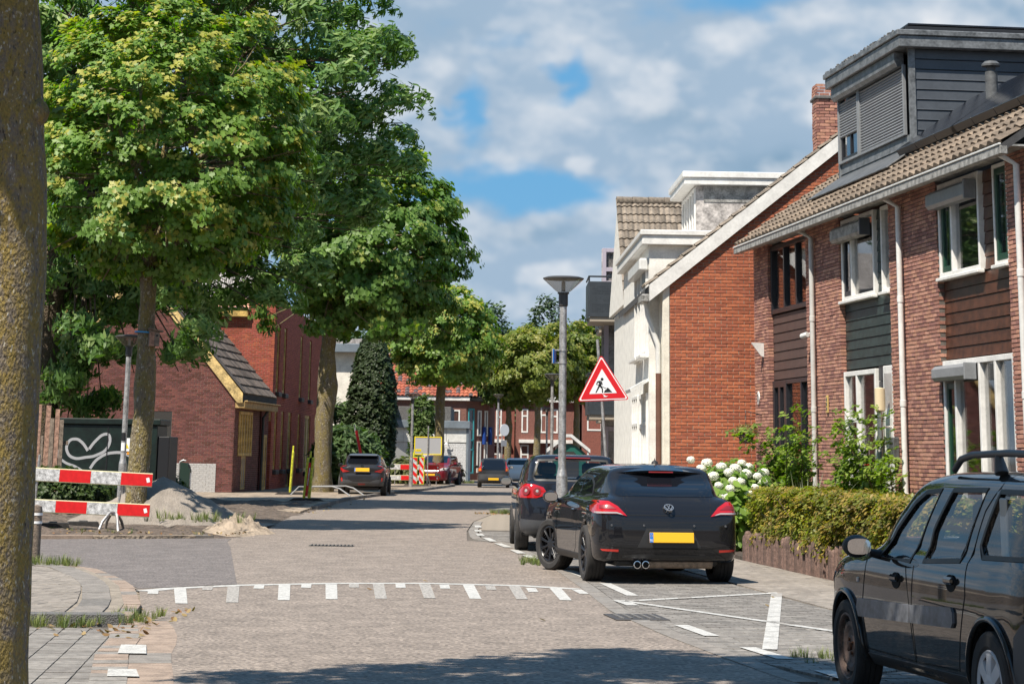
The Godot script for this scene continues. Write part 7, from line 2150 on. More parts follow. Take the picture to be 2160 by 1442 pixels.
func container() -> void:
	var c:=thing("green_container", "shade darkened green steel container sprayed with white looping lines, behind the bushes", "container", Vector3(-10.05, 0, -58.2), 0.0)
	var mb:=MB.new()
	mb.span(Vector3(-1.35, 0.0, -1.6), Vector3(1.15, 2.02, 0.0), 0.02)
	var b:=part("body", mb, M.container_shade_green, c)
	var ld:=MB.new()
	ld.span(Vector3(-1.42, 2.02, -1.66), Vector3(1.22, 2.17, 0.05), 0.02)
	part("lid", ld, M.container_shade_green, c)
	var sd:=MB.new()
	sd.span(Vector3(1.16, 0.0, -1.5), Vector3(1.45, 1.75, -0.05), 0.02)
	part("side_door", sd, M.sign_black, c)
	for x in [-0.1]:
		var sm:=MB.new()
		sm.span(Vector3(x - 0.012, 0.05, 0.0), Vector3(x + 0.012, 2.0, 0.012))
		part("seam", sm, M.sign_black, b)
	var sp:=MB.new()
	var stroke:=func(pts: Array, w: float) -> void:
		var cv:=Curve2D.new()
		var p:=pv(pts)
		for k in p.size():
			var t:=(p[mini(k + 1, p.size() - 1)] - p[maxi(k - 1, 0)]) * 0.22
			cv.add_point(p[k], -t, t)
		cv.bake_interval = 0.04
		for q in Geometry2D.offset_polyline(cv.get_baked_points(), w, Geometry2D.JOIN_ROUND, Geometry2D.END_ROUND):
			if not Geometry2D.is_polygon_clockwise(q): sp.prism(q, 0.0, 0.004, Transform3D(IB, Vector3(0, 0, 0.001)))
	stroke.call([-0.55, 1.42, -0.40, 1.62, -0.20, 1.78, -0.05, 1.72, -0.10, 1.45, -0.35, 1.28, -0.62, 1.22, -0.92, 1.20, -1.10, 1.36, -1.08, 1.58, -0.92, 1.66, -0.74, 1.58, -0.58, 1.38], 0.034)
	stroke.call([-1.30, 1.75, -1.25, 1.5, -1.32, 1.28, -1.15, 1.10, -0.85, 0.98, -0.62, 0.82, -0.50, 0.62], 0.030)
	stroke.call([-0.50, 0.95, -0.30, 1.20, 0.05, 1.34, 0.45, 1.28, 0.72, 1.02, 0.85, 0.70], 0.034)
	stroke.call([-0.88, 0.75, -0.70, 0.68, -0.55, 0.55], 0.05)
	part("sprayed_lines", sp, M.sign_back, c)
	var wp:=MB.new()
	wp.span(Vector3(0.25, 1.38, 0.0), Vector3(0.47, 1.70, 0.012))
	var w:=part("warning_plate", wp, M.sign_white, c)
	var ty:=MB.new()
	ty.prism(PackedVector2Array([Vector2(0.27, 1.45), Vector2(0.45, 1.45), Vector2(0.36, 1.62)]), 0.012, 0.016)
	part("yellow_triangle", ty, M.sign_yellow, w)
	var bt:=MB.new()
	bt.prism(PackedVector2Array([Vector2(0.35, 1.47), Vector2(0.375, 1.53), Vector2(0.36, 1.53), Vector2(0.375, 1.58), Vector2(0.345, 1.52), Vector2(0.36, 1.52)]), 0.016, 0.019)
	part("black_bolt", bt, M.sign_black, w)
	var g:=MB.new()
	g.span(Vector3(0.48, 1.38, 0.0), Vector3(0.98, 1.70, 0.012))
	var gp:=part("label_plate", g, M.sign_white, c)
	for k in 3:
		var st:=MB.new()
		st.span(Vector3(0.49, 1.385 + k * 0.05, 0.012), Vector3(0.97, 1.43 + k * 0.05, 0.015))
		part("label_band", st, [M.sign_red, mat("label_pink", lin(0.55, 0.05, 0.25), 0.5) if not M.has("label_pink") else M.label_pink, mat("label_lime", lin(0.45, 0.65, 0.05), 0.5) if not M.has("label_lime") else M.label_lime][k], gp)
	var ob:=MB.new()
	ob.span(Vector3(0.40, 1.30, 0.0), Vector3(0.75, 1.36, 0.012))
	part("orange_label", ob, M.lamp_orange2 if M.has("lamp_orange2") else mat("lamp_orange2", lin(0.7, 0.28, 0.02), 0.5), c)
func board(parent: Node3D, called: String, x0: float, x1: float, y: float, h: float, z: float, segs: Array, slope: float) -> void:
	var mb:=MB.new()
	var xf:=Transform3D(Basis(Vector3.BACK, slope), Vector3(x0, y, z))
	var L:=x1 - x0
	mb.box(xf * Vector3(L * 0.5, 0, 0), Vector3(L, h, 0.028), xf.basis, 0.006)
	var b:=part(called, mb, M.sign_edge, parent)
	var cut:=[0.0] + segs + [1.0]
	for k in cut.size() - 1:
		var t:=MB.new()
		t.box(xf * Vector3(L * (cut[k] + cut[k + 1]) * 0.5, 0, 0.0155), Vector3(L * (cut[k + 1] - cut[k]) - 0.004, h - 0.03, 0.004), xf.basis)
		part("red_stripe" if k % 2 else "white_stripe", t, M.tape_red if k % 2 else M.tape_white, b)
	var st:=MB.new()
	st.box(xf * Vector3(L - 0.075, 0, 0.019), Vector3(0.055, h * 0.34, 0.004), xf.basis * Basis(Vector3.BACK, 0.3))
	part("sticker", st, M.sign_white, b)
func build_roadworks() -> void:
	mat("tape_red", lin(0.60, 0.012, 0.014), 0.4, T.soft, 2.0)
	mat("tape_white", lin(0.62, 0.63, 0.66), 0.4, T.dirty, 1.6)
	mat("sign_edge", lin(0.62, 0.58, 0.36), 0.5)
	mat("foot_rubber", lin(0.035, 0.032, 0.03), 0.9, T.dirty, 2.0)
	mat("delineator_yellow", lin(0.68, 0.55, 0.03), 0.5, T.dirty, 1.5)
	var b:=thing("barrier", "red and white barrier of two boards by the sand heap, left foreground", "barrier", Vector3(0, 0, -41.2), 0.0)
	board(b, "upper_board", -8.45, -6.35, 0.985, 0.235, 0.0, [0.215, 0.48, 0.735], -0.036)
	board(b, "lower_board", -8.45, -6.37, 0.452, 0.225, 0.0, [0.20, 0.465, 0.725], -0.030)
	for p in [[-8.43, 1.32], [-6.95, 0.30]]:
		var mb:=MB.new()
		if p[1] > 1.0: mb.tube([Vector3(p[0], 0.03, -0.03), Vector3(p[0] + 0.05, p[1], -0.03)], [0.022, 0.022], 10)
		else: mb.tube([Vector3(-6.93, 0.02, -0.08), Vector3(-6.96, 0.33, -0.06), Vector3(-6.88, 0.98, -0.045)], [0.022, 0.022, 0.022], 10)
		part("post", mb, M.galvanised, b)
	for z in [0.28, -0.40]:
		var mb:=MB.new()
		mb.tube([Vector3(-6.96, 0.36, -0.05), Vector3(-7.06, 0.35, z * 0.3), Vector3(-7.16, 0.20, z * 0.7), Vector3(-7.22, 0.0, z)], [0.026, 0.026, 0.026, 0.026], 10)
		part("leg", mb, M.galvanised, b)
	for z in [0.28, -0.40]:
		var mb:=MB.new()
		mb.tube([Vector3(-6.96, 0.36, -0.05), Vector3(-6.90, 0.20, z * 0.6), Vector3(-6.86, 0.0, z)], [0.026, 0.026, 0.026], 10)
		part("leg", mb, M.galvanised, b)
	for k in 2:
		var f:=thing("rubber_block", ["dark rubber block under the left end of the barrier boards", "dark recycled plastic slab lying behind the left end of the barrier"][k], "block", Vector3(-8.15 + k * 0.36, 0.05, -41.6 - k * 1.0), 0.25)
		var mb:=MB.new()
		mb.prism(PackedVector2Array([Vector2(-0.30, 0), Vector2(0.30, 0), Vector2(0.26, 0.10), Vector2(-0.26, 0.10)]), -0.2, 0.2)
		part("slab", mb, M.foot_rubber, f)
		var hd:=MB.new()
		hd.box(Vector3(0.0, 0.11, 0), Vector3(0.16, 0.03, 0.10), IB, 0.01)
		part("socket", hd, M.kerb_dark, f)
	for q in [["yellow delineator board seen edge on, the left one by the red building", -7.30, 77.0, 0.045, 1.32, 0.065], ["yellow delineator boards with a red stripe showing, by the burred maple", -5.93, 67.6, 0.075, 1.16, 0.12]]:
		var d:=thing("delineator", q[0], "delineator", Vector3(q[1], 0.03, -q[2]), 0.0, "yellow delineator boards on rubber feet")
		var n:=1 if q[5] < 0.1 else 2
		for k in n:
			var mb:=MB.new()
			var xx:=(k - (n - 1) * 0.5) * 0.15
			mb.box(Vector3(xx + q[3] * 0.5, 0.08 + q[4] * 0.5, 0), Vector3(q[5] * (1.0 if n == 1 else 0.55), q[4], 0.26), Basis(Vector3.BACK, -q[3]), 0.015)
			part("board", mb, M.delineator_yellow, d)
		if n == 2:
			var rd:=MB.new()
			rd.box(Vector3(0.035, 0.62, 0.10), Vector3(0.075, 0.95, 0.02), Basis(Vector3.BACK, -0.075), 0.004)
			part("red_stripe", rd, M.tape_red, d)
			var gr:=MB.new()
			gr.box(Vector3(0.045, 0.70, 0.112), Vector3(0.03, 0.5, 0.01), Basis(Vector3.BACK, -0.1), 0.003)
			part("white_stripe", gr, M.tape_white, d)
		var tp:=MB.new()
		tp.box(Vector3(q[3], q[4] + 0.16, 0), Vector3(0.05, 0.2, 0.05), Basis(Vector3.BACK, -q[3]), 0.01)
		part("handle", tp, M.delineator_yellow, d)
		var ft:=MB.new()
		ft.prism(PackedVector2Array([Vector2(-0.55, 0), Vector2(0.55, 0), Vector2(0.36, 0.10), Vector2(-0.36, 0.10)]), -0.2, 0.2)
		part("foot", ft, M.foot_rubber, d)
	for k in 2:
		var hp:=thing("steel_hoop", ["bent steel tube lying left of the burred maple", "bent steel tube lying right of the burred maple"][k], "tube", Vector3(-6.25 + k * 0.35, 0.05, -76.5 - k * 1.5), 0.0, "bent steel tubes of a fence foot")
		var mb:=MB.new()
		mb.tube([Vector3(-0.95, 0.0, 0.5), Vector3(-0.72, 0.26, 0.1), Vector3(0.35, 0.28, -0.1), Vector3(0.62, 0.22, 0.1), Vector3(1.0, 0.0, 0.5)], [0.024, 0.024, 0.024, 0.024, 0.024], 8)
		part("tube", mb, M.steel_dull, hp)
	var lp:=thing("leaning_board", "red and white board leaning in the laurel left of the crossover", "board", Vector3(-5.75, 1.30, -87.0), 0.0)
	var lm:=MB.new()
	lm.box(Vector3(0, 0.45, 0), Vector3(0.10, 0.95, 0.02), Basis(Vector3.BACK, 0.22), 0.004)
	part("board", lm, M.tape_red, lp)
	var lm2:=MB.new()
	lm2.box(Vector3(-0.06, 0.55, -0.01), Vector3(0.05, 1.2, 0.02), Basis(Vector3.BACK, 0.22), 0.004)
	part("white_edge", lm2, M.tape_white, lp)
	var pn:=thing("striped_panels", "two red and white striped panels with yellow edges, left of the road far off", "panel", Vector3(-4.17, 0, -102.4), 0.0)
	for q in [[-0.16, 0.36, 0.0], [0.21, 0.24, -0.9]]:
		var w: float = q[1]
		var xf:=Transform3D(Basis(Vector3.UP, q[2]), Vector3(q[0], 0.68, 0))
		var full:=0.36
		var mb:=MB.new()
		mb.box(xf * Vector3.ZERO, Vector3(full, 1.18, 0.04), xf.basis, 0.01)
		var p:=part("panel", mb, M.delineator_yellow, pn)
		var wt:=MB.new()
		wt.box(xf * Vector3(0, 0, 0.022), Vector3(full - 0.05, 1.10, 0.006), xf.basis)
		part("white_field", wt, M.tape_white, p)
		var clip:=rect(-(full - 0.05) * 0.5, -0.55, (full - 0.05) * 0.5, 0.55)
		for k in 4:
			var y:=-0.62 + k * 0.34
			for pc in Geometry2D.intersect_polygons(PackedVector2Array([Vector2(-0.2, y + 0.26), Vector2(0.2, y - 0.06), Vector2(0.2, y + 0.11), Vector2(-0.2, y + 0.43)]), clip):
				var rs:=MB.new()
				rs.prism(pc, 0.025, 0.029, xf)
				part("red_stripe", rs, M.tape_red, p)
		var hn:=MB.new()
		hn.box(xf * Vector3(0, 0.68, 0), Vector3(0.07, 0.2, 0.03), xf.basis, 0.008)
		part("handle", hn, M.delineator_yellow, p)
	var pf:=MB.new()
	pf.prism(PackedVector2Array([Vector2(-0.65, 0), Vector2(0.65, 0), Vector2(0.5, 0.10), Vector2(-0.5, 0.10)]), -0.25, 0.25)
	part("foot", pf, M.foot_rubber, pn)
	var bb:=thing("barrier", "far red and white barrier boards behind the striped panels", "barrier", Vector3(0, 0, -103.6), 0.0)
	board(bb, "upper_board", -5.45, -3.22, 0.82, 0.24, 0.0, [0.22, 0.48, 0.72], 0.0)
	board(bb, "lower_board", -5.40, -3.24, 0.36, 0.22, 0.0, [0.22, 0.48, 0.72], 0.0)
	for x in [-5.2, -3.35]:
		var mb:=MB.new()
		mb.tube([Vector3(x, 0, -0.03), Vector3(x, 1.0, -0.03)], [0.022, 0.022], 8)
		part("post", mb, M.galvanised, bb)
	var lg:=MB.new()
	lg.tube([Vector3(-3.72, 0.42, 0.05), Vector3(-3.58, 0.0, 0.35)], [0.035, 0.03], 8)
	part("leg", lg, M.foot_rubber, bb)
	var ys:=thing("yellow_edged_sign", "grey backed sign with a yellow edge on a pole in front of the maple", "sign", Vector3(-3.73, 0, -103.0), 0.0)
	var yp:=MB.new()
	yp.tube([Vector3(0, 0, 0), Vector3(0, 2.6, 0)], [0.03, 0.03], 8)
	part("pole", yp, M.galvanised, ys)
	for sx in [-1.0, 1.0]:
		var mb:=MB.new()
		mb.span(Vector3(0.012 if sx > 0 else -0.58, 1.38, -0.05), Vector3(0.58 if sx > 0 else -0.012, 2.12, -0.03), 0.004)
		part("panel", mb, M.sign_back, ys)
	var fr:=MB.new()
	fr.span(Vector3(-0.61, 2.10, -0.055), Vector3(0.61, 2.14, -0.02)); fr.span(Vector3(-0.61, 1.36, -0.055), Vector3(0.61, 1.40, -0.02))
	fr.span(Vector3(-0.61, 1.40, -0.055), Vector3(-0.57, 2.10, -0.02)); fr.span(Vector3(0.57, 1.40, -0.055), Vector3(0.61, 2.10, -0.02))
	part("yellow_edge", fr, M.sign_yellow, ys)
	var yl:=MB.new()
	yl.span(Vector3(-0.55, 1.50, -0.03), Vector3(-0.30, 1.60, -0.025))
	var lab:=part("yellow_label", yl, M.sign_yellow, ys)
	var tm:=TextMesh.new()
	tm.text = "Tilburg"; tm.font = SystemFont.new(); tm.font.font_names = PackedStringArray(["Droid Sans"]); tm.font_size = 16; tm.pixel_size = 0.0036; tm.depth = 0.001
	part("lettering", tm, M.sign_black, lab, Transform3D(IB, Vector3(-0.425, 1.55, -0.024)))
class Tab:
	var x0: float
	var y0: float
	var h: float
	var nx: int
	var ny: int
	var d:=PackedFloat32Array()
	func build(poly: PackedVector2Array, a: Vector2, b: Vector2, step: float) -> void:
		x0 = a.x; y0 = a.y; h = step
		nx = int((b.x - a.x) / h) + 2; ny = int((b.y - a.y) / h) + 2
		d.resize(nx * ny)
		var n:=poly.size()
		for j in ny:
			for i in nx:
				var p:=Vector2(x0 + i * h, y0 + j * h)
				var best:=1e9
				for k in n:
					var q:=poly[k]
					var e:=poly[(k + 1) % n] - q
					var w:=p - q
					var t:=clampf(w.dot(e) / maxf(e.length_squared(), 1e-9), 0.0, 1.0)
					best = minf(best, (w - e * t).length_squared())
				best = sqrt(best)
				d[j * nx + i] = -best if Geometry2D.is_point_in_polygon(p, poly) else best
	func at(u: float, v: float) -> float:
		var fx:=clampf((u - x0) / h, 0.0, nx - 1.001)
		var fy:=clampf((v - y0) / h, 0.0, ny - 1.001)
		var i:=int(fx); var j:=int(fy)
		fx -= i; fy -= j
		var k:=j * nx + i
		return lerpf(lerpf(d[k], d[k + 1], fx), lerpf(d[k + nx], d[k + nx + 1], fx), fy)
static func smax(a: float, b: float, k: float) -> float:
	var h:=maxf(k - absf(a - b), 0.0) / k
	return maxf(a, b) + h * h * k * 0.25
class Body:
	var S: Tab
	var FL: Tab
	var FU: Tab
	var PL: Tab
	var PU: Tab
	var k:=0.10
	var ku:=0.10
	var cache:={}
	static func sm(a: float, b: float, q: float) -> float:
		var h:=maxf(q - absf(a - b), 0.0) / q
		return maxf(a, b) + h * h * q * 0.25
	func f(x: float, y: float, l: float) -> float:
		var ax:=absf(x)
		var s:=S.at(l, y)
		var lo:=sm(sm(s, FL.at(ax, y), k), PL.at(ax, l), k)
		var up:=sm(sm(s, FU.at(ax, y), ku), PU.at(ax, l), ku)
		var h:=maxf(0.04 - absf(lo - up), 0.0) / 0.04
		return minf(lo, up) - h * h * 0.01
	func grad(p: Vector3, e:=0.03) -> Vector3:   # p = (x, y, l)
		return Vector3(f(p.x + e, p.y, p.z) - f(p.x - e, p.y, p.z), f(p.x, p.y + e, p.z) - f(p.x, p.y - e, p.z), f(p.x, p.y, p.z + e) - f(p.x, p.y, p.z - e)).normalized()
	func lift(kind: String, u: float, v: float) -> Variant:
		var key:=Vector3(roundf(u * 2000.0), roundf(v * 2000.0), kind.hash() % 1000)
		if cache.has(key): return cache[key]
		var o:=Vector3.ZERO
		var dir:=Vector3.ZERO
		var far:=1.2
		match kind:
			"left": o = Vector3(-1.15, v, u); dir = Vector3(1, 0, 0); far = 1.1
			"right": o = Vector3(1.15, v, u); dir = Vector3(-1, 0, 0); far = 1.1
			"rear": o = Vector3(u, v, S.x0); dir = Vector3(0, 0, 1); far = 2.4
			"front": o = Vector3(u, v, S.x0 + S.h * (S.nx - 1)); dir = Vector3(0, 0, -1); far = 2.4
			"top": o = Vector3(u, 1.9, v); dir = Vector3(0, -1, 0); far = 1.8
		var t:=0.0
		var hit:=false
		while t < far:
			var p:=o + dir * t
			var w:=f(p.x, p.y, p.z)
			if w < 0.0:
				hit = true
				break
			t += clampf(w * 0.7, 0.008, 0.2)
		if not hit:
			cache[key] = null
			return null
		var a:=maxf(t - 0.2, 0.0); var b:=t
		a = maxf(t - 0.03, 0.0)
		for n in 12:
			var m:=(a + b) * 0.5
			var p:=o + dir * m
			if f(p.x, p.y, p.z) < 0.0: b = m
			else: a = m
		var q:=o + dir * b
		var res:=[q, grad(q)]
		cache[key] = res
		return res
static func loop(pts: Array, closed:=true, seg:=5) -> PackedVector2Array:
	var out:=PackedVector2Array()
	var n:=pts.size()
	for k in (n if closed else n - 1):
		var p0: Vector2 = pts[(k - 1 + n) % n] if closed or k > 0 else pts[0]
		var p1: Vector2 = pts[k]
		var p2: Vector2 = pts[(k + 1) % n]
		var p3: Vector2 = pts[(k + 2) % n] if closed or k + 2 < n else pts[n - 1]
		if p1.distance_to(p2) < 0.004: continue
		for j in seg:
			var t:=float(j) / seg
			var q:=p1.cubic_interpolate_in_time(p2, p0, p3, t, p1.distance_to(p2), -p0.distance_to(p1), p1.distance_to(p2) + p2.distance_to(p3)) if p0 != p1 and p2 != p3 else p1.lerp(p2, t)
			out.append(q)
	if not closed: out.append(pts[n - 1])
	return out
func half(pts: Array, seg:=5) -> PackedVector2Array:
	var a:=loop(pts, false, seg)
	var out:=a.duplicate()
	for k in range(a.size() - 1, -1, -1):
		if absf(a[k].x) > 1e-4: out.append(Vector2(-a[k].x, a[k].y))
	return out
func v2(list: Array) -> Array:
	var out:=[]
	for k in range(0, list.size(), 2): out.append(Vector2(list[k], list[k + 1]))
	return out
func make_body(o: Dictionary, step: float) -> Body:
	var b:=Body.new()
	b.k = o.get("k", 0.10); b.ku = o.get("ku", 0.10)
	var side:=loop(v2(o.side))
	var lo:=Vector2(1e9, 1e9); var hi:=-lo
	for p in side: lo = lo.min(p); hi = hi.max(p)
	var m:=0.12
	b.S = Tab.new(); b.S.build(side, Vector2(lo.x - m, lo.y - m), Vector2(hi.x + m, hi.y + m), step)
	var X:=1.1
	b.FL = Tab.new(); b.FL.build(half(v2(o.front_low)), Vector2(0, lo.y - m), Vector2(X, hi.y + m), step)
	b.FU = Tab.new(); b.FU.build(half(v2(o.front_up)), Vector2(0, lo.y - m), Vector2(X, hi.y + m), step)
	b.PL = Tab.new(); b.PL.build(half(v2(o.plan_low)), Vector2(0, lo.x - m), Vector2(X, hi.x + m), step)
	b.PU = Tab.new(); b.PU.build(half(v2(o.plan_up)), Vector2(0, lo.x - m), Vector2(X, hi.x + m), step)
	return b
func body_mesh(b: Body, o: Dictionary, h: float) -> MB:
	var l0:=b.S.x0 + 0.05; var l1:=b.S.x0 + b.S.h * (b.S.nx - 1) - 0.04
	var y0:=b.S.y0 + 0.05; var y1:=b.S.y0 + b.S.h * (b.S.ny - 1) - 0.04
	var nx:=int(1.02 / h) + 2; var ny:=int((y1 - y0) / h) + 2; var nl:=int((l1 - l0) / h) + 2
	var g:=PackedFloat32Array()
	g.resize(nx * ny * nl)
	var hollow: bool = o.get("hollow", false)
	var wins:=[]
	for w in o.get("open_side", []):
		var t:=Tab.new()
		t.build(loop(v2(w)) if o.get("round_win", false) else pv(w), Vector2(l0 - 0.1, 0.7), Vector2(l1 + 0.1, 1.7), 0.03)
		wins.append(t)
	var wr: Tab = null
	if o.has("open_rear"):
		wr = Tab.new(); wr.build(half(v2(o.open_rear), 1), Vector2(0, 0.7), Vector2(1.0, 1.7), 0.03)
	var wf: Tab = null
	if o.has("open_front"):
		wf = Tab.new(); wf.build(half(v2(o.open_front), 1), Vector2(0, 0.7), Vector2(1.0, 1.7), 0.03)
	var R: float = o.arch
	var wb: float = o.wb
	var hub: float = o.hub
	var lmid: float = wb * 0.5
	var tFL:=PackedFloat32Array(); var tFU:=PackedFloat32Array(); var tPL:=PackedFloat32Array(); var tPU:=PackedFloat32Array()
	for iy in ny:
		for ix in nx:
			tFL.append(b.FL.at(absf((ix - 0.5) * h), y0 + iy * h)); tFU.append(b.FU.at(absf((ix - 0.5) * h), y0 + iy * h))
	for il in nl:
		for ix in nx:
			tPL.append(b.PL.at(absf((ix - 0.5) * h), l0 + il * h)); tPU.append(b.PU.at(absf((ix - 0.5) * h), l0 + il * h))
	var kk:=b.k; var ku:=b.ku
	for il in nl:
		var l:=l0 + il * h
		for iy in ny:
			var y:=y0 + iy * h
			var base:=(il * ny + iy) * nx
			var s:=b.S.at(l, y)
			if s > 0.12:
				for ix in nx: g[base + ix] = s
				continue
			var arch:=minf(Vector2(l, y - hub).length(), Vector2(l - wb, y - hub).length()) - R
			var sw:=1e9
			if hollow and y > 0.7:
				for t in wins: sw = minf(sw, t.at(l, y))
			for ix in nx:
				var p:=tFL[iy * nx + ix]; var q:=tPL[il * nx + ix]
				var m:=maxf(kk - absf(s - p), 0.0) / kk
				var lo:=maxf(s, p) + m * m * kk * 0.25
				m = maxf(kk - absf(lo - q), 0.0) / kk
				lo = maxf(lo, q) + m * m * kk * 0.25
				p = tFU[iy * nx + ix]; q = tPU[il * nx + ix]
				m = maxf(ku - absf(s - p), 0.0) / ku
				var up:=maxf(s, p) + m * m * ku * 0.25
				m = maxf(ku - absf(up - q), 0.0) / ku
				up = maxf(up, q) + m * m * ku * 0.25
				m = maxf(0.04 - absf(lo - up), 0.0) / 0.04
				var f:=minf(lo, up) - m * m * 0.01
				var f0:=f
				if arch < 0.1 and f < 0.1:
					var cut:=maxf(arch, 0.50 - absf((ix - 0.5) * h))
					f = smax(f, -cut, 0.015)
				if hollow and f0 < 0.02:
					var x:=absf((ix - 0.5) * h)
					f = maxf(f, -maxf(f0 + 0.07, 0.52 - y))
					f = maxf(f, -maxf(sw, 0.40 - x))
					if y > 0.7:
						if wr and l < lmid: f = maxf(f, -maxf(wr.at(x, y), 0.74 - y))
						if wf and l > lmid: f = maxf(f, -maxf(wf.at(x, y), 0.80 - y))
				g[base + ix] = f
	var mb:=MB.new()
	var idx:=PackedInt32Array()
	idx.resize(nx * ny * nl)
	idx.fill(-1)
	var sx:=1; var sy:=nx; var sl:=nx * ny
	for il in nl - 1:
		for iy in ny - 1:
			for ix in nx - 1:
				var q:=il * sl + iy * sy + ix
				var a:=g[q]
				if absf(a) > 0.09: continue
				var bb:=g[q + 1]; var c:=g[q + sy]; var d:=g[q + sy + 1]
				var e:=g[q + sl]; var ff:=g[q + sl + 1]; var gg:=g[q + sl + sy]; var hh:=g[q + sl + sy + 1]
				var neg:=int(a < 0) + int(bb < 0) + int(c < 0) + int(d < 0) + int(e < 0) + int(ff < 0) + int(gg < 0) + int(hh < 0)
				if neg == 0 or neg == 8: continue
				var s:=Vector3.ZERO
				var n:=0
				if (a < 0) != (bb < 0): s += Vector3(a / (a - bb), 0, 0); n += 1
				if (c < 0) != (d < 0): s += Vector3(c / (c - d), 1, 0); n += 1
				if (e < 0) != (ff < 0): s += Vector3(e / (e - ff), 0, 1); n += 1
				if (gg < 0) != (hh < 0): s += Vector3(gg / (gg - hh), 1, 1); n += 1
				if (a < 0) != (c < 0): s += Vector3(0, a / (a - c), 0); n += 1
				if (bb < 0) != (d < 0): s += Vector3(1, bb / (bb - d), 0); n += 1
				if (e < 0) != (gg < 0): s += Vector3(0, e / (e - gg), 1); n += 1
				if (ff < 0) != (hh < 0): s += Vector3(1, ff / (ff - hh), 1); n += 1
				if (a < 0) != (e < 0): s += Vector3(0, 0, a / (a - e)); n += 1
				if (bb < 0) != (ff < 0): s += Vector3(1, 0, bb / (bb - ff)); n += 1
				if (c < 0) != (gg < 0): s += Vector3(0, 1, c / (c - gg)); n += 1
				if (d < 0) != (hh < 0): s += Vector3(1, 1, d / (d - hh)); n += 1
				s /= n
				var p:=Vector3((ix - 0.5 + s.x) * h, y0 + (iy + s.y) * h, l0 + (il + s.z) * h)
				if ix == 0: p.x = 0.0
				var nrm: Vector3
				var fb:=b.f(p.x, p.y, p.z)
				if absf(fb) < 0.012:
					nrm = b.grad(p)
					p -= nrm * fb
					if ix == 0: p.x = 0.0; nrm.x = 0.0
				else:
					nrm = Vector3((bb + d + ff + hh) - (a + c + e + gg), (c + d + gg + hh) - (a + bb + e + ff), (e + ff + gg + hh) - (a + bb + c + d)).normalized()
				idx[q] = mb.vert(Vector3(p.x, p.y, -p.z), Vector3(nrm.x, nrm.y, -nrm.z))
	for il in range(1, nl - 1):
		for iy in range(1, ny - 1):
			for ix in range(1 if true else 0, nx - 1):
				var q:=il * sl + iy * sy + ix
				var a:=g[q]
				for ax in 3:
					var st: int = [sx, sy, sl][ax]
					var bb:=g[q + st]
					if (a < 0) == (bb < 0): continue
					var s1: int = [sy, sl, sx][ax]; var s2: int = [sl, sx, sy][ax]
					var i0:=idx[q]; var i1:=idx[q - s1]; var i2:=idx[q - s1 - s2]; var i3:=idx[q - s2]
					if i0 < 0 or i1 < 0 or i2 < 0 or i3 < 0: continue
					if a < 0: mb.i.append_array([i0, i2, i1, i0, i3, i2])
					else: mb.i.append_array([i0, i1, i2, i0, i2, i3])
	var n:=mb.v.size()
	for k in n:
		mb.vert(Vector3(-mb.v[k].x, mb.v[k].y, mb.v[k].z), Vector3(-mb.n[k].x, mb.n[k].y, mb.n[k].z))
	var m:=mb.i.size()
	for k in range(0, m, 3):
		mb.i.append_array([mb.i[k] + n, mb.i[k + 2] + n, mb.i[k + 1] + n])
	for k in range(0, mb.i.size(), 3):
		var a:=mb.v[mb.i[k]]; var bb:=mb.v[mb.i[k + 1]]; var c:=mb.v[mb.i[k + 2]]
		if (bb - a).cross(c - a).dot(mb.n[mb.i[k]]) > 0.0:
			var t:=mb.i[k + 1]; mb.i[k + 1] = mb.i[k + 2]; mb.i[k + 2] = t
	return mb
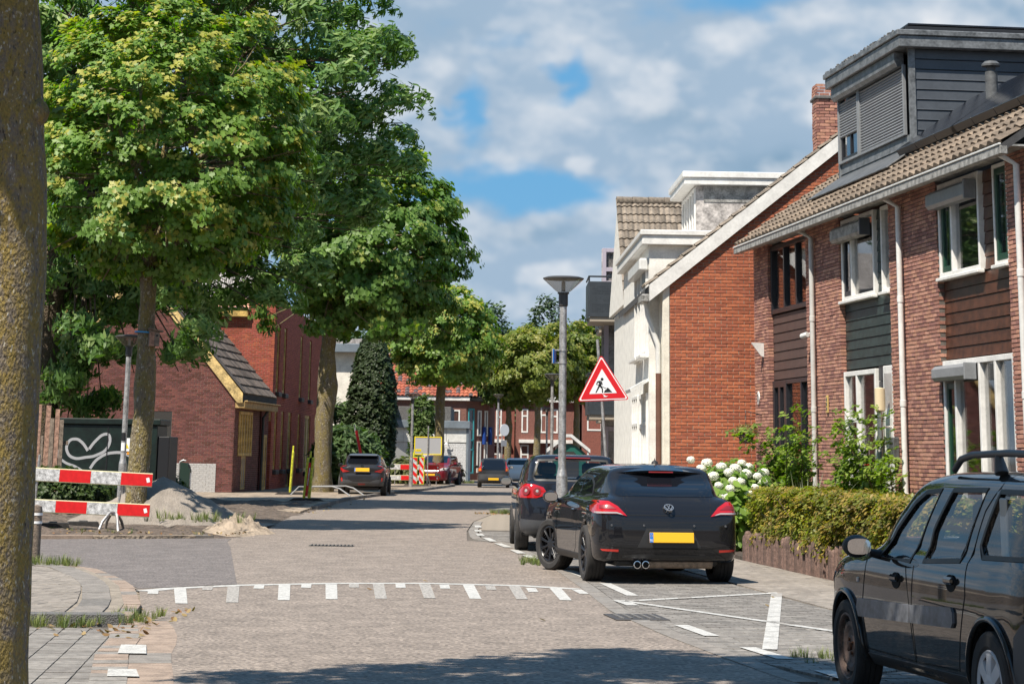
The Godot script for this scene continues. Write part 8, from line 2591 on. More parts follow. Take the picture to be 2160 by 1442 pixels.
func drape(b: Body, kind: String, poly: PackedVector2Array, off: float, step:=0.05, mb: MB = null) -> MB:
	if mb == null: mb = MB.new()
	var bb:=Rect2(poly[0], Vector2.ZERO)
	for p in poly: bb = bb.expand(p)
	var ids:={}
	var put:=func(p: Vector2) -> int:
		var key:=Vector2(roundf(p.x * 2000.0), roundf(p.y * 2000.0))
		if ids.has(key): return ids[key]
		var r = b.lift(kind, p.x, p.y)
		if r == null:
			ids[key] = -1
			return -1
		var q: Vector3 = r[0] + r[1] * off
		var k:=mb.vert(Vector3(q.x, q.y, -q.z), Vector3(r[1].x, r[1].y, -r[1].z))
		ids[key] = k
		return k
	var i0:=int(floor(bb.position.x / step)); var i1:=int(ceil(bb.end.x / step))
	var j0:=int(floor(bb.position.y / step)); var j1:=int(ceil(bb.end.y / step))
	var tris:=[]
	for i in range(i0, i1):
		for j in range(j0, j1):
			for c in Geometry2D.intersect_polygons(rect(i * step, j * step, (i + 1) * step, (j + 1) * step), poly):
				var ix:=Geometry2D.triangulate_polygon(c)
				for t in range(0, ix.size(), 3):
					var A: int = put.call(c[ix[t]]); var B: int = put.call(c[ix[t + 1]]); var C: int = put.call(c[ix[t + 2]])
					if A < 0 or B < 0 or C < 0: continue
					tris.append([A, B, C])
	for t in tris:
		var a:=mb.v[t[0]]; var c:=mb.v[t[1]]; var d:=mb.v[t[2]]
		if (c - a).cross(d - a).dot(mb.n[t[0]]) > 0.0: mb.i.append_array([t[0], t[2], t[1]])
		else: mb.i.append_array([t[0], t[1], t[2]])
	var n:=poly.size()
	for k in n:
		var p:=poly[k]; var q:=poly[(k + 1) % n]
		var m:=maxi(1, int(p.distance_to(q) / step))
		for s in m:
			var r1 = b.lift(kind, lerpf(p.x, q.x, float(s) / m), lerpf(p.y, q.y, float(s) / m))
			var r2 = b.lift(kind, lerpf(p.x, q.x, (s + 1.0) / m), lerpf(p.y, q.y, (s + 1.0) / m))
			if r1 == null or r2 == null: continue
			if r1[0].distance_to(r2[0]) > 0.3: continue
			var A: Vector3 = r1[0] + r1[1] * off; var B: Vector3 = r2[0] + r2[1] * off
			var C: Vector3 = r2[0] - r2[1] * 0.004; var D: Vector3 = r1[0] - r1[1] * 0.004
			mb.quad(Vector3(A.x, A.y, -A.z), Vector3(B.x, B.y, -B.z), Vector3(C.x, C.y, -C.z), Vector3(D.x, D.y, -D.z))
	return mb
func ribbon(b: Body, kind: String, line: Array, w: float, off: float, closed:=false, mb: MB = null) -> MB:
	if mb == null: mb = MB.new()
	var p:=pv(line)
	if closed: p.append(p[0])
	for q in Geometry2D.offset_polyline(p, w * 0.5, Geometry2D.JOIN_MITER, Geometry2D.END_BUTT):
		if Geometry2D.is_polygon_clockwise(q): continue
		drape(b, kind, q, off, 0.06, mb)
	if closed:
		return mb
	return mb
func surround(b: Body, kind: String, poly: PackedVector2Array, w: float, off: float) -> MB:
	var mb:=MB.new()
	var n:=poly.size()
	var big: Array = Geometry2D.offset_polygon(poly, w, Geometry2D.JOIN_MITER)
	if big.is_empty(): return mb
	for k in n:   # one quad per side keeps the hole open
		var a:=poly[k]; var c:=poly[(k + 1) % n]
		var na:=_nearest(big[0], a); var nc:=_nearest(big[0], c)
		drape(b, kind, PackedVector2Array([a, c, nc, na]), off, 0.08, mb)
	return mb
func _nearest(p: PackedVector2Array, q: Vector2) -> Vector2:
	var best:=p[0]
	for k in p:
		if k.distance_to(q) < best.distance_to(q): best = k
	return best
func wheel(car: Node3D, x: float, l: float, R: float, w: float, style: String, steer:=0.0) -> void:
	var s:=signf(x)
	var xf:=Transform3D(Basis(Vector3.UP, steer) * Basis(Vector3.BACK, -PI / 2 * s), Vector3(x, R, -l))   # lathe axis y -> outward
	var ty:=MB.new()
	var rr: float = {"black_spoke": 0.70, "steel": 0.72, "cap": 0.665, "dark": 0.66}[style]
	var ri:=R * rr
	var h:=w * 0.5
	ty.lathe([Vector2(ri, -h * 0.8), Vector2(ri + 0.02, -h), Vector2(R * 0.93, -h * 1.02), Vector2(R * 0.985, -h * 0.88), Vector2(R, -h * 0.70), Vector2(R, -h * 0.42), Vector2(R - 0.008, -h * 0.41), Vector2(R - 0.008, -h * 0.36), Vector2(R, -h * 0.35), Vector2(R, -h * 0.04), Vector2(R - 0.008, -h * 0.03), Vector2(R - 0.008, h * 0.03), Vector2(R, h * 0.04), Vector2(R, h * 0.35), Vector2(R - 0.008, h * 0.36), Vector2(R - 0.008, h * 0.41), Vector2(R, h * 0.42), Vector2(R, h * 0.70), Vector2(R * 0.985, h * 0.88), Vector2(R * 0.93, h * 1.02), Vector2(ri + 0.02, h), Vector2(ri, h * 0.86)], 40)
	var wh:=part("wheel", ty, M.tyre, car, xf)
	var rim: Material = {"black_spoke": M.rim_black, "steel": M.rim_rust, "cap": M.hubcap, "dark": M.rim_dark}[style]
	var d:=MB.new()
	d.lathe([Vector2(ri + 0.004, h * 0.86), Vector2(ri - 0.012, h * 0.90), Vector2(ri - 0.022, h * 0.80), Vector2(ri - 0.03, h * 0.2), Vector2(ri - 0.05, -h * 0.5)], 40)
	if style == "black_spoke":
		d.lathe([Vector2(ri - 0.06, h * 0.05), Vector2(0.10, h * 0.02), Vector2(0.0, h * 0.0)], 32)
		for k in 10:
			var a:=TAU * k / 10
			var e:=Vector3(cos(a), 0, -sin(a))
			for q in [-0.055, 0.055]:
				var e2:=Vector3(cos(a + q), 0, -sin(a + q))
				d.tube([e * 0.05 + Vector3.UP * h * 0.66, e2 * (ri * 0.55) + Vector3.UP * h * 0.74, e2 * (ri - 0.012) + Vector3.UP * h * 0.82], [0.014, 0.011, 0.011], 5)
		d.lathe([Vector2(0.075, h * 0.45), Vector2(0.075, h * 0.72), Vector2(0.04, h * 0.76), Vector2(0.0, h * 0.76)], 20)
		part("rim", d, rim, wh)
		var disc:=MB.new()
		disc.lathe([Vector2(0.15, h * 0.12), Vector2(0.06, h * 0.12)], 28)
		part("brake_disc", disc, M.chrome_dull, wh)
	elif style == "steel":
		d.lathe([Vector2(ri - 0.03, h * 0.3), Vector2(ri - 0.055, h * 0.42), Vector2(ri * 0.74, h * 0.60), Vector2(ri * 0.62, h * 0.62), Vector2(ri * 0.5, h * 0.48), Vector2(ri * 0.32, h * 0.44), Vector2(ri * 0.26, h * 0.52), Vector2(0.0, h * 0.52)], 40)
		part("rim", d, rim, wh)
		var ho:=MB.new()
		for k in 12:
			var a:=TAU * k / 12
			var c:=Vector3(cos(a), 0, -sin(a)) * ri * 0.80
			ho.lathe([Vector2(0.017, h * 0.0), Vector2(0.017, h * 0.60), Vector2(0.0, h * 0.605)], 8, Transform3D(IB, c))
		part("rim_holes", ho, M.room_dark, wh)
		var nb:=MB.new()
		for k in 4:
			var a:=TAU * k / 4 + 0.5
			nb.lathe([Vector2(0.012, h * 0.4), Vector2(0.012, h * 0.66), Vector2(0.0, h * 0.68)], 6, Transform3D(IB, Vector3(cos(a), 0, -sin(a)) * 0.05))
		nb.lathe([Vector2(0.028, h * 0.4), Vector2(0.026, h * 0.70), Vector2(0.0, h * 0.72)], 14)
		part("wheel_nuts", nb, M.rust, wh)
	else:
		d.lathe([Vector2(ri - 0.02, h * 0.25), Vector2(0.10, h * 0.2), Vector2(0.0, h * 0.2)], 32)
		part("rim", d, M.rim_dark, wh)
		var cp:=MB.new()
		cp.lathe([Vector2(ri + 0.002, h * 0.84), Vector2(ri - 0.006, h * 0.98), Vector2(ri - 0.03, h * 0.90), Vector2(ri - 0.032, h * 0.86)], 40)
		cp.lathe([Vector2(0.075, h * 0.80), Vector2(0.070, h * 1.0), Vector2(0.045, h * 1.04), Vector2(0.0, h * 1.05)], 24)
		var n:=7 if style == "cap" else 5
		for k in n:
			var a:=TAU * k / n
			var e:=Vector3(cos(a), 0, -sin(a)); var t:=Vector3(-sin(a), 0, -cos(a))
			var u:=Vector3.UP
			var w0:=0.032; var w1:=0.042
			var A:=e * 0.06 - t * w0 + u * h * 1.0; var B:=e * 0.06 + t * w0 + u * h * 1.0
			var C:=e * (ri - 0.012) + t * w1 + u * h * 0.93; var D:=e * (ri - 0.012) - t * w1 + u * h * 0.93
			cp.quad(A, B, C, D)
			cp.quad(A - u * 0.03, A, D, D - u * 0.03)
			cp.quad(B, B - u * 0.03, C - u * 0.03, C)
		part("hub_cap" if style == "cap" else "spokes", cp, rim, wh)
func plate(car: Node3D, at: Vector3, w: float, h: float, tilt:=0.0, blue:=true) -> void:
	var mb:=MB.new()
	mb.box(Vector3.ZERO, Vector3(w, h, 0.012), IB, 0.004)
	var xf:=Transform3D(Basis(Vector3.RIGHT, tilt), at)
	var p:=part("number_plate", mb, M.plate_yellow, car, xf)
	if blue:
		var bl:=MB.new()
		bl.box(Vector3(-w * 0.5 + 0.022, 0, 0.0065), Vector3(0.042, h - 0.006, 0.004))
		part("country_band", bl, M.plate_blue, p)
		var tm:=TextMesh.new()
		tm.text = "NL"; tm.font = SystemFont.new(); tm.font.font_names = PackedStringArray(["Droid Sans"]); tm.font_size = 16; tm.pixel_size = 0.0022; tm.depth = 0.001
		part("country_letters", tm, M.white_paint, p, Transform3D(IB, Vector3(-w * 0.5 + 0.022, -h * 0.27, 0.0095)))
		var rg:=MB.new()
		for k in 12:
			var a:=TAU * k / 12
			rg.box(Vector3(-w * 0.5 + 0.022 + 0.013 * cos(a), h * 0.18 + 0.013 * sin(a), 0.009), Vector3(0.0035, 0.0035, 0.002))
		part("star_ring", rg, M.plate_yellow, p).set_meta("kind", "stuff")
func car_materials() -> void:
	var paint:=func(n: String, c: Color, rough:=0.5) -> StandardMaterial3D:
		var m:=mat(n, c, rough)
		m.metallic_specular = 0.12
		m.clearcoat_enabled = true; m.clearcoat = 1.0; m.clearcoat_roughness = 0.015
		return m
	paint.call("paint_black", lin(0.010, 0.010, 0.012))
	paint.call("paint_black_blue", lin(0.010, 0.012, 0.018))
	paint.call("paint_brown_black", lin(0.016, 0.014, 0.013))
	paint.call("paint_graphite", lin(0.022, 0.022, 0.025))
	paint.call("paint_grey_black", lin(0.028, 0.028, 0.030))
	paint.call("paint_red", lin(0.13, 0.010, 0.016))
	paint.call("paint_white", lin(0.72, 0.72, 0.72))
	mat("plastic_black", lin(0.022, 0.022, 0.023), 0.55, T.soft, 1.0)
	mat("plastic_grey", lin(0.055, 0.057, 0.062), 0.5, T.soft, 0.8)
	mat("moulding", lin(0.12, 0.125, 0.14), 0.45, T.dirty, 0.8)
	mat("rubber", lin(0.012, 0.012, 0.012), 0.5)
	mat("gap_dark", lin(0.003, 0.003, 0.003), 0.9)
	mat("tyre", lin(0.030, 0.028, 0.027), 0.85, T.stone, 2.0)
	mat("rim_black", lin(0.012, 0.012, 0.014), 0.25)
	mat("rim_dark", lin(0.03, 0.03, 0.032), 0.5)
	mat("rim_rust", lin(0.125, 0.085, 0.068), 0.75, T.dirty, 2.0)
	mat("rust", lin(0.11, 0.045, 0.02), 0.9, T.dirty, 3.0)
	mat("hubcap", lin(0.52, 0.52, 0.54), 0.35)
	metal("chrome", lin(0.75, 0.75, 0.76), 0.12)
	metal("chrome_dull", lin(0.45, 0.44, 0.43), 0.4)
	metal("exhaust_steel", lin(0.40, 0.36, 0.31), 0.35)
	mat("dirty_metal", lin(0.22, 0.17, 0.13), 0.7, T.dirty, 2.0)
	var red:=mat("lamp_red", lin(0.42, 0.008, 0.010), 0.12)
	red.clearcoat_enabled = true; red.clearcoat_roughness = 0.03
	var red2:=mat("lamp_deep_red", lin(0.22, 0.004, 0.006), 0.12)
	red2.clearcoat_enabled = true
	mat("lamp_clear", lin(0.34, 0.31, 0.31), 0.15)
	mat("lamp_orange", lin(0.55, 0.16, 0.02), 0.15)
	mat("reflector", lin(0.48, 0.03, 0.02), 0.25)
	mat("plate_yellow", lin(0.78, 0.43, 0.015), 0.45)
	mat("plate_blue", lin(0.01, 0.16, 0.55), 0.45)
	mat("seat_grey", lin(0.05, 0.052, 0.056), 0.9)
	mat("trim_pale", lin(0.42, 0.41, 0.38), 0.8)
	var g:=mat("car_glass", Color(0.04, 0.055, 0.05, 0.18), 0.02)
	g.transparency = BaseMaterial3D.TRANSPARENCY_ALPHA
	g.metallic_specular = 0.6
	var tint:=mat("tinted_glass", lin(0.006, 0.007, 0.010), 0.03)
	tint.metallic_specular = 0.6
	mat("mirror_glass", lin(0.85, 0.85, 0.85), 0.02).metallic = 1.0
func both(b: Body, list: Array, off: float) -> Array:
	var p:=pv(list)
	return [drape(b, "left", p, off), drape(b, "right", p, off)]
func seat(car: Node3D, x: float, l: float, y: float, m: Material, width:=0.48) -> void:
	var mb:=MB.new()
	mb.box(Vector3(x, y + 0.10, -l), Vector3(width, 0.18, 0.5), Basis(Vector3.RIGHT, 0.08), 0.05)
	mb.box(Vector3(x, y + 0.42, -l + 0.30), Vector3(width, 0.62, 0.16), Basis(Vector3.RIGHT, 0.25), 0.06)
	mb.box(Vector3(x, y + 0.83, -l + 0.40), Vector3(0.26, 0.2, 0.10), Basis(Vector3.RIGHT, 0.2), 0.04)
	part("seat", mb, m, car)
func under(car: Node3D, L0: float, L1: float) -> void:
	var mb:=MB.new()
	mb.span(Vector3(-0.62, 0.20, -L1), Vector3(0.62, 0.32, -L0), 0.03)
	mb.tube([Vector3(-0.7, 0.3, 0), Vector3(0.7, 0.3, 0)], [0.05, 0.05], 8)
	part("underbody", mb, M.rubber, car)
const HATCH:={   # generic hatchback outlines, also the base of the cars far off
	"k": 0.10, "ku": 0.12, "wb": 2.578, "hub": 0.315, "arch": 0.345,
	"side": [-0.55, 0.27, -0.72, 0.33, -0.775, 0.48, -0.775, 0.66, -0.71, 0.79, -0.69, 0.93, -0.655, 1.03, -0.47, 1.36, -0.44, 1.43, -0.2, 1.462, 0.35, 1.482, 0.95, 1.475, 1.45, 1.42, 1.75, 1.29, 2.3, 1.03, 2.42, 0.985, 2.8, 0.945, 3.15, 0.86, 3.36, 0.70, 3.42, 0.50, 3.38, 0.30, 3.1, 0.20, 1.3, 0.18, 0.0, 0.2],
	"front_low": [0, 0.18, 0.72, 0.20, 0.82, 0.30, 0.868, 0.50, 0.880, 0.68, 0.872, 0.82, 0.84, 0.93, 0.76, 1.0, 0.5, 1.06, 0, 1.08],
	"front_up": [0, 0.5, 0.80, 0.5, 0.80, 0.90, 0.765, 1.08, 0.70, 1.26, 0.63, 1.40, 0.52, 1.46, 0.3, 1.482, 0, 1.486],
	"plan_low": [0, -0.78, 0.45, -0.775, 0.68, -0.71, 0.81, -0.52, 0.865, -0.2, 0.878, 0.4, 0.880, 1.4, 0.875, 2.3, 0.855, 2.85, 0.78, 3.18, 0.55, 3.38, 0, 3.43],
	"plan_up": [0, -0.74, 0.48, -0.70, 0.64, -0.55, 0.73, -0.2, 0.775, 0.3, 0.79, 0.9, 0.785, 1.6, 0.76, 2.1, 0.66, 2.42, 0, 2.5]}
func car_root(called: String, label: String, x: float, d: float, turn: float, s: float) -> Node3D:
	var c:=thing(called, label, "car", Vector3(x, 0.0, -d), turn, "")
	c.scale = Vector3.ONE * s
	return c
func mirror(car: Node3D, x: float, y: float, l: float, m: Material) -> void:
	var s:=signf(x)
	var mb:=MB.new()
	var prof:=[]
	for k in 9:
		var a:=-PI / 2 + PI * k / 8
		prof.append(Vector2(0.085 * cos(a), 0.085 * sin(a)))
	mb.lathe(prof, 20, Transform3D(Basis(Vector3.BACK, 0.1 * s).scaled(Vector3(1.2, 0.88, 0.8)), Vector3(x, y, -l)))
	mb.tube([Vector3(x - 0.09 * s, y - 0.04, -l - 0.01), Vector3(x - 0.20 * s, y - 0.06, -l - 0.03)], [0.028, 0.035], 8)
	var p:=part("wing_mirror", mb, m, car)
	var g:=MB.new()
	var ring:=[]
	for k in 18:
		var a:=TAU * k / 18
		ring.append(Vector2(0.080 * signf(cos(a)) * pow(absf(cos(a)), 0.7), 0.052 * signf(sin(a)) * pow(absf(sin(a)), 0.7)))
	g.prism(PackedVector2Array(ring), 0.0, 0.012, Transform3D(Basis(Vector3.UP, 0.12 * s), Vector3(x, y, -l + 0.057)))
	part("mirror_glass", g, M.mirror_glass, p)
func emblem(car: Node3D, xf: Transform3D, r: float) -> void:
	var mb:=MB.new()
	var seg:=24
	for k in seg:
		var a:=TAU * k / seg; var c:=TAU * (k + 1) / seg
		mb.prism(PackedVector2Array([Vector2(cos(a), sin(a)) * r, Vector2(cos(c), sin(c)) * r, Vector2(cos(c), sin(c)) * r * 0.84, Vector2(cos(a), sin(a)) * r * 0.84]), 0.0, 0.007, xf)
	var bar:=func(p: Vector2, q: Vector2) -> void:
		var n:=(q - p).orthogonal().normalized() * r * 0.075
		mb.prism(PackedVector2Array([p - n, q - n, q + n, p + n]), 0.0, 0.006, xf)
	bar.call(Vector2(-0.34, 0.74) * r, Vector2(0.0, 0.04) * r); bar.call(Vector2(0.34, 0.74) * r, Vector2(0.0, 0.04) * r)
	bar.call(Vector2(-0.78, 0.30) * r, Vector2(-0.36, -0.74) * r); bar.call(Vector2(-0.36, -0.74) * r, Vector2(0.0, 0.0) * r)
	bar.call(Vector2(0.0, 0.0) * r, Vector2(0.36, -0.74) * r); bar.call(Vector2(0.36, -0.74) * r, Vector2(0.78, 0.30) * r)
	part("emblem", mb, M.chrome_dull, car)
func build_cars() -> void:
	car_materials()
	coupe()
	estate()
	hatchback()
	crossover()
	small_cars()
func coupe() -> void:
	var o:={"k": 0.14, "ku": 0.12, "wb": 2.578, "hub": 0.322, "arch": 0.355,
		"side": [-0.55, 0.23, -0.70, 0.27, -0.785, 0.40, -0.80, 0.55, -0.785, 0.72, -0.72, 0.845, -0.665, 0.93, -0.62, 0.985, -0.24, 1.24, -0.215, 1.285, 0.1, 1.345, 0.5, 1.378, 0.95, 1.376, 1.35, 1.325, 1.75, 1.16, 2.15, 0.985, 2.3, 0.94, 2.7, 0.885, 3.1, 0.79, 3.36, 0.64, 3.44, 0.46, 3.40, 0.26, 3.1, 0.18, 1.3, 0.16, 0.0, 0.18],
		"front_low": [0, 0.16, 0.78, 0.17, 0.87, 0.24, 0.897, 0.40, 0.905, 0.58, 0.902, 0.72, 0.878, 0.83, 0.82, 0.92, 0.70, 0.98, 0.4, 1.01, 0, 1.02],
		"front_up": [0, 0.5, 0.82, 0.5, 0.82, 0.85, 0.765, 0.98, 0.67, 1.15, 0.59, 1.29, 0.46, 1.355, 0.25, 1.378, 0, 1.384],
		"plan_low": [0, -0.80, 0.55, -0.79, 0.78, -0.72, 0.865, -0.56, 0.90, -0.25, 0.907, 0.2, 0.895, 0.9, 0.892, 1.8, 0.90, 2.5, 0.86, 3.0, 0.74, 3.28, 0.5, 3.42, 0, 3.46],
		"plan_up": [0, -0.68, 0.45, -0.66, 0.60, -0.54, 0.69, -0.2, 0.745, 0.3, 0.79, 0.9, 0.80, 1.4, 0.775, 1.9, 0.68, 2.2, 0, 2.35]}
	var c:=car_root("parked_car", "glossy black coupe with black spoked wheels and twin exhausts", 1.74, 28.15, 0.147, 1.0)
	var b:=make_body(o, 0.034)
	var bd:=part("body", body_mesh(b, o, 0.026), M.paint_black, c)
	var rw:=pv([-0.50, 0.985, 0.50, 0.985, 0.565, 0.99, 0.60, 1.01, 0.555, 1.12, 0.50, 1.215, 0.44, 1.235, -0.44, 1.235, -0.50, 1.215, -0.555, 1.12, -0.60, 1.01, -0.565, 0.99])
	part("rear_window", drape(b, "rear", rw, 0.004), M.tinted_glass, c)
	var sp:=MB.new()
	for k in 16:
		var x0:=lerpf(-0.56, 0.56, k / 16.0); var x1:=lerpf(-0.56, 0.56, (k + 1) / 16.0)
		var bow:=func(x: float) -> float: return 0.10 * x * x / 0.31
		var y0: float = 1.285 - bow.call(x0) * 0.35; var y1: float = 1.285 - bow.call(x1) * 0.35
		var z0: float = 0.315 - bow.call(x0); var z1: float = 0.315 - bow.call(x1)
		var f0:=z0 - 0.27; var f1:=z1 - 0.27
		sp.quad(Vector3(x0, y0, z0), Vector3(x1, y1, z1), Vector3(x1, y1 + 0.062, f1), Vector3(x0, y0 + 0.062, f0))
		sp.quad(Vector3(x0, y0 - 0.028, z0 - 0.015), Vector3(x1, y1 - 0.028, z1 - 0.015), Vector3(x1, y1, z1), Vector3(x0, y0, z0))
		sp.quad(Vector3(x0, y0 - 0.01, f0), Vector3(x1, y1 - 0.01, f1), Vector3(x1, y1 - 0.028, z1 - 0.015), Vector3(x0, y0 - 0.028, z0 - 0.015))
	part("spoiler", sp, M.paint_black, c)
	var bl:=MB.new()
	bl.box(Vector3(0, 1.262, 0.302), Vector3(0.30, 0.016, 0.02), IB, 0.004)
	part("brake_light", bl, M.lamp_deep_red, c)
	for s in [-1.0, 1.0]:
		var k:="left" if s < 0 else "right"
		var red:=[0.50, 0.765, 0.60, 0.785, 0.82, 0.785, 0.872, 0.81, 0.868, 0.875, 0.80, 0.93, 0.70, 0.925, 0.60, 0.87]
		var p:=PackedVector2Array()
		for q in range(0, red.size(), 2): p.append(Vector2(red[q] * s, red[q + 1]))
		var tl:=part("tail_light", drape(b, "rear", p, 0.012, 0.03), M.lamp_red, c)
		var wrap:=pv([-0.62, 0.785, -0.30, 0.815, -0.24, 0.86, -0.42, 0.905, -0.55, 0.90])
		part("side_lens", drape(b, k, wrap, 0.010, 0.04), M.lamp_red, tl)
		var ring:=pv([0.62, 0.84, 0.80, 0.845, 0.80, 0.88, 0.70, 0.885])
		for q in ring.size(): ring[q].x *= s
		part("inner_lens", drape(b, "rear", ring, 0.016, 0.03), M.lamp_deep_red, tl)
		var cl:=pv([0.545, 0.774, 0.62, 0.790, 0.82, 0.790, 0.862, 0.803, 0.862, 0.811, 0.62, 0.806, 0.575, 0.792])
		for q in cl.size(): cl[q].x *= s
		part("reversing_lens", drape(b, "rear", cl, 0.018, 0.03), M.lamp_clear, tl)
		var rf:=pv([0.60, 0.365, 0.78, 0.375, 0.80, 0.395, 0.60, 0.39])
		for q in rf.size(): rf[q].x *= s
		part("reflector", drape(b, "rear", rf, 0.006, 0.04), M.reflector, c)
		for q in [0.30, 0.68]:
			var sn:=MB.new()
			var hit = b.lift("rear", q * s, 0.66)
			sn.lathe([Vector2(0.014, 0.0), Vector2(0.014, 0.008), Vector2(0.010, 0.010), Vector2(0.0, 0.010)], 12, Transform3D(Basis(Vector3.RIGHT, PI / 2), Vector3(q * s, 0.66, -hit[0].z)))
			part("parking_sensor", sn, M.plastic_grey, c)
	part("tailgate_gap", ribbon(b, "rear", [-0.52, 0.965, -0.50, 0.79, -0.47, 0.775, 0.47, 0.775, 0.50, 0.79, 0.52, 0.965], 0.007, 0.0015), M.gap_dark, c)
	part("plate_recess", drape(b, "rear", pv([-0.38, 0.415, 0.38, 0.415, 0.27, 0.63, -0.27, 0.63]), 0.002), M.plastic_black, c)
	part("bumper_line", ribbon(b, "rear", [-0.80, 0.44, -0.42, 0.405, 0.42, 0.405, 0.80, 0.44], 0.010, 0.0025), M.gap_dark, c)
	part("diffuser", drape(b, "rear", pv([-0.60, 0.235, 0.60, 0.235, 0.55, 0.31, 0.42, 0.335, -0.42, 0.335, -0.55, 0.31]), 0.003), M.plastic_black, c)
	plate(c, Vector3(0.02, 0.53, 0.812), 0.53, 0.115, -0.12)
	emblem(c, Transform3D(Basis(Vector3.RIGHT, -0.9), Vector3(0.0, 0.865, 0.738)), 0.058)
	for k in 2:
		var ex:=MB.new()
		ex.lathe([Vector2(0.038, -0.12), Vector2(0.040, 0.0), Vector2(0.044, 0.012), Vector2(0.036, 0.014), Vector2(0.033, -0.02), Vector2(0.033, -0.12)], 20, Transform3D(Basis(Vector3.RIGHT, PI / 2), Vector3(-0.385 + k * 0.10, 0.225, 0.775)))
		part("exhaust_pipe", ex, M.chrome, c)
		var eh:=MB.new()
		eh.lathe([Vector2(0.034, 0.0), Vector2(0.0, 0.0)], 16, Transform3D(Basis(Vector3.RIGHT, PI / 2), Vector3(-0.385 + k * 0.10, 0.225, 0.74)))
		part("exhaust_bore", eh, M.gap_dark, c)
	var sil:=MB.new()
	sil.tube([Vector3(-0.30, 0.26, 0.55), Vector3(0.55, 0.26, 0.55)], [0.085, 0.085], 14)
	part("silencer", sil, M.dirty_metal, c)
	for k in ["left", "right"]:
		var win:=pv([0.28, 0.99, 0.98, 0.945, 1.00, 1.19, 0.66, 1.175, 0.40, 1.105])
		var win2:=pv([1.03, 0.945, 1.95, 0.915, 1.98, 0.955, 1.62, 1.11, 1.42, 1.175, 1.05, 1.20])
		var fr:=pv([0.24, 0.975, 2.02, 0.895, 2.02, 0.96, 1.64, 1.13, 1.42, 1.20, 0.98, 1.222, 0.64, 1.20, 0.34, 1.12])
		part("window_seal", drape(b, k, fr, 0.002, 0.06), M.rubber, c)
		part("side_window", drape(b, k, win, 0.005, 0.06), M.tinted_glass, c)
		part("side_window", drape(b, k, win2, 0.005, 0.06), M.tinted_glass, c)
		part("door_gap", ribbon(b, k, [0.62, 0.93, 0.58, 0.62, 0.66, 0.36, 0.80, 0.28, 2.02, 0.28, 2.06, 0.60, 2.0, 0.90], 0.008, 0.0015), M.gap_dark, c)
		var hd:=MB.new()
		var hit = b.lift(k, 0.76, 0.80)
		hd.box(Vector3(hit[0].x + 0.012 * signf(hit[0].x), 0.80, -0.78), Vector3(0.03, 0.032, 0.20), IB, 0.012)
		part("door_handle", hd, M.paint_black, c)
		part("sill_trim", drape(b, k, pv([0.42, 0.22, 2.14, 0.22, 2.14, 0.30, 0.42, 0.30]), 0.006, 0.08), M.plastic_black, c)
	mirror(c, -0.97, 0.93, 1.92, M.paint_black)
	mirror(c, 0.97, 0.93, 1.92, M.paint_black)
	var an:=MB.new()
	an.lathe([Vector2(0.045, 0.0), Vector2(0.035, 0.03), Vector2(0.008, 0.045), Vector2(0.004, 0.07), Vector2(0.0, 0.07)], 12, Transform3D(IB, Vector3(0.0, 1.355, -0.05)))
	part("antenna", an, M.plastic_black, c)
	part("roof_glass", drape(b, "top", pv([-0.42, 0.75, 0.42, 0.75, 0.44, 1.2, -0.44, 1.2]), 0.003, 0.06), M.tinted_glass, c)
	under(c, -0.6, 3.0)
	wheel(c, -0.775, 0.0, 0.322, 0.225, "black_spoke"); wheel(c, 0.775, 0.0, 0.322, 0.225, "black_spoke")
	wheel(c, -0.785, 2.578, 0.322, 0.225, "black_spoke", 0.42); wheel(c, 0.785, 2.578, 0.322, 0.225, "black_spoke", 0.42)
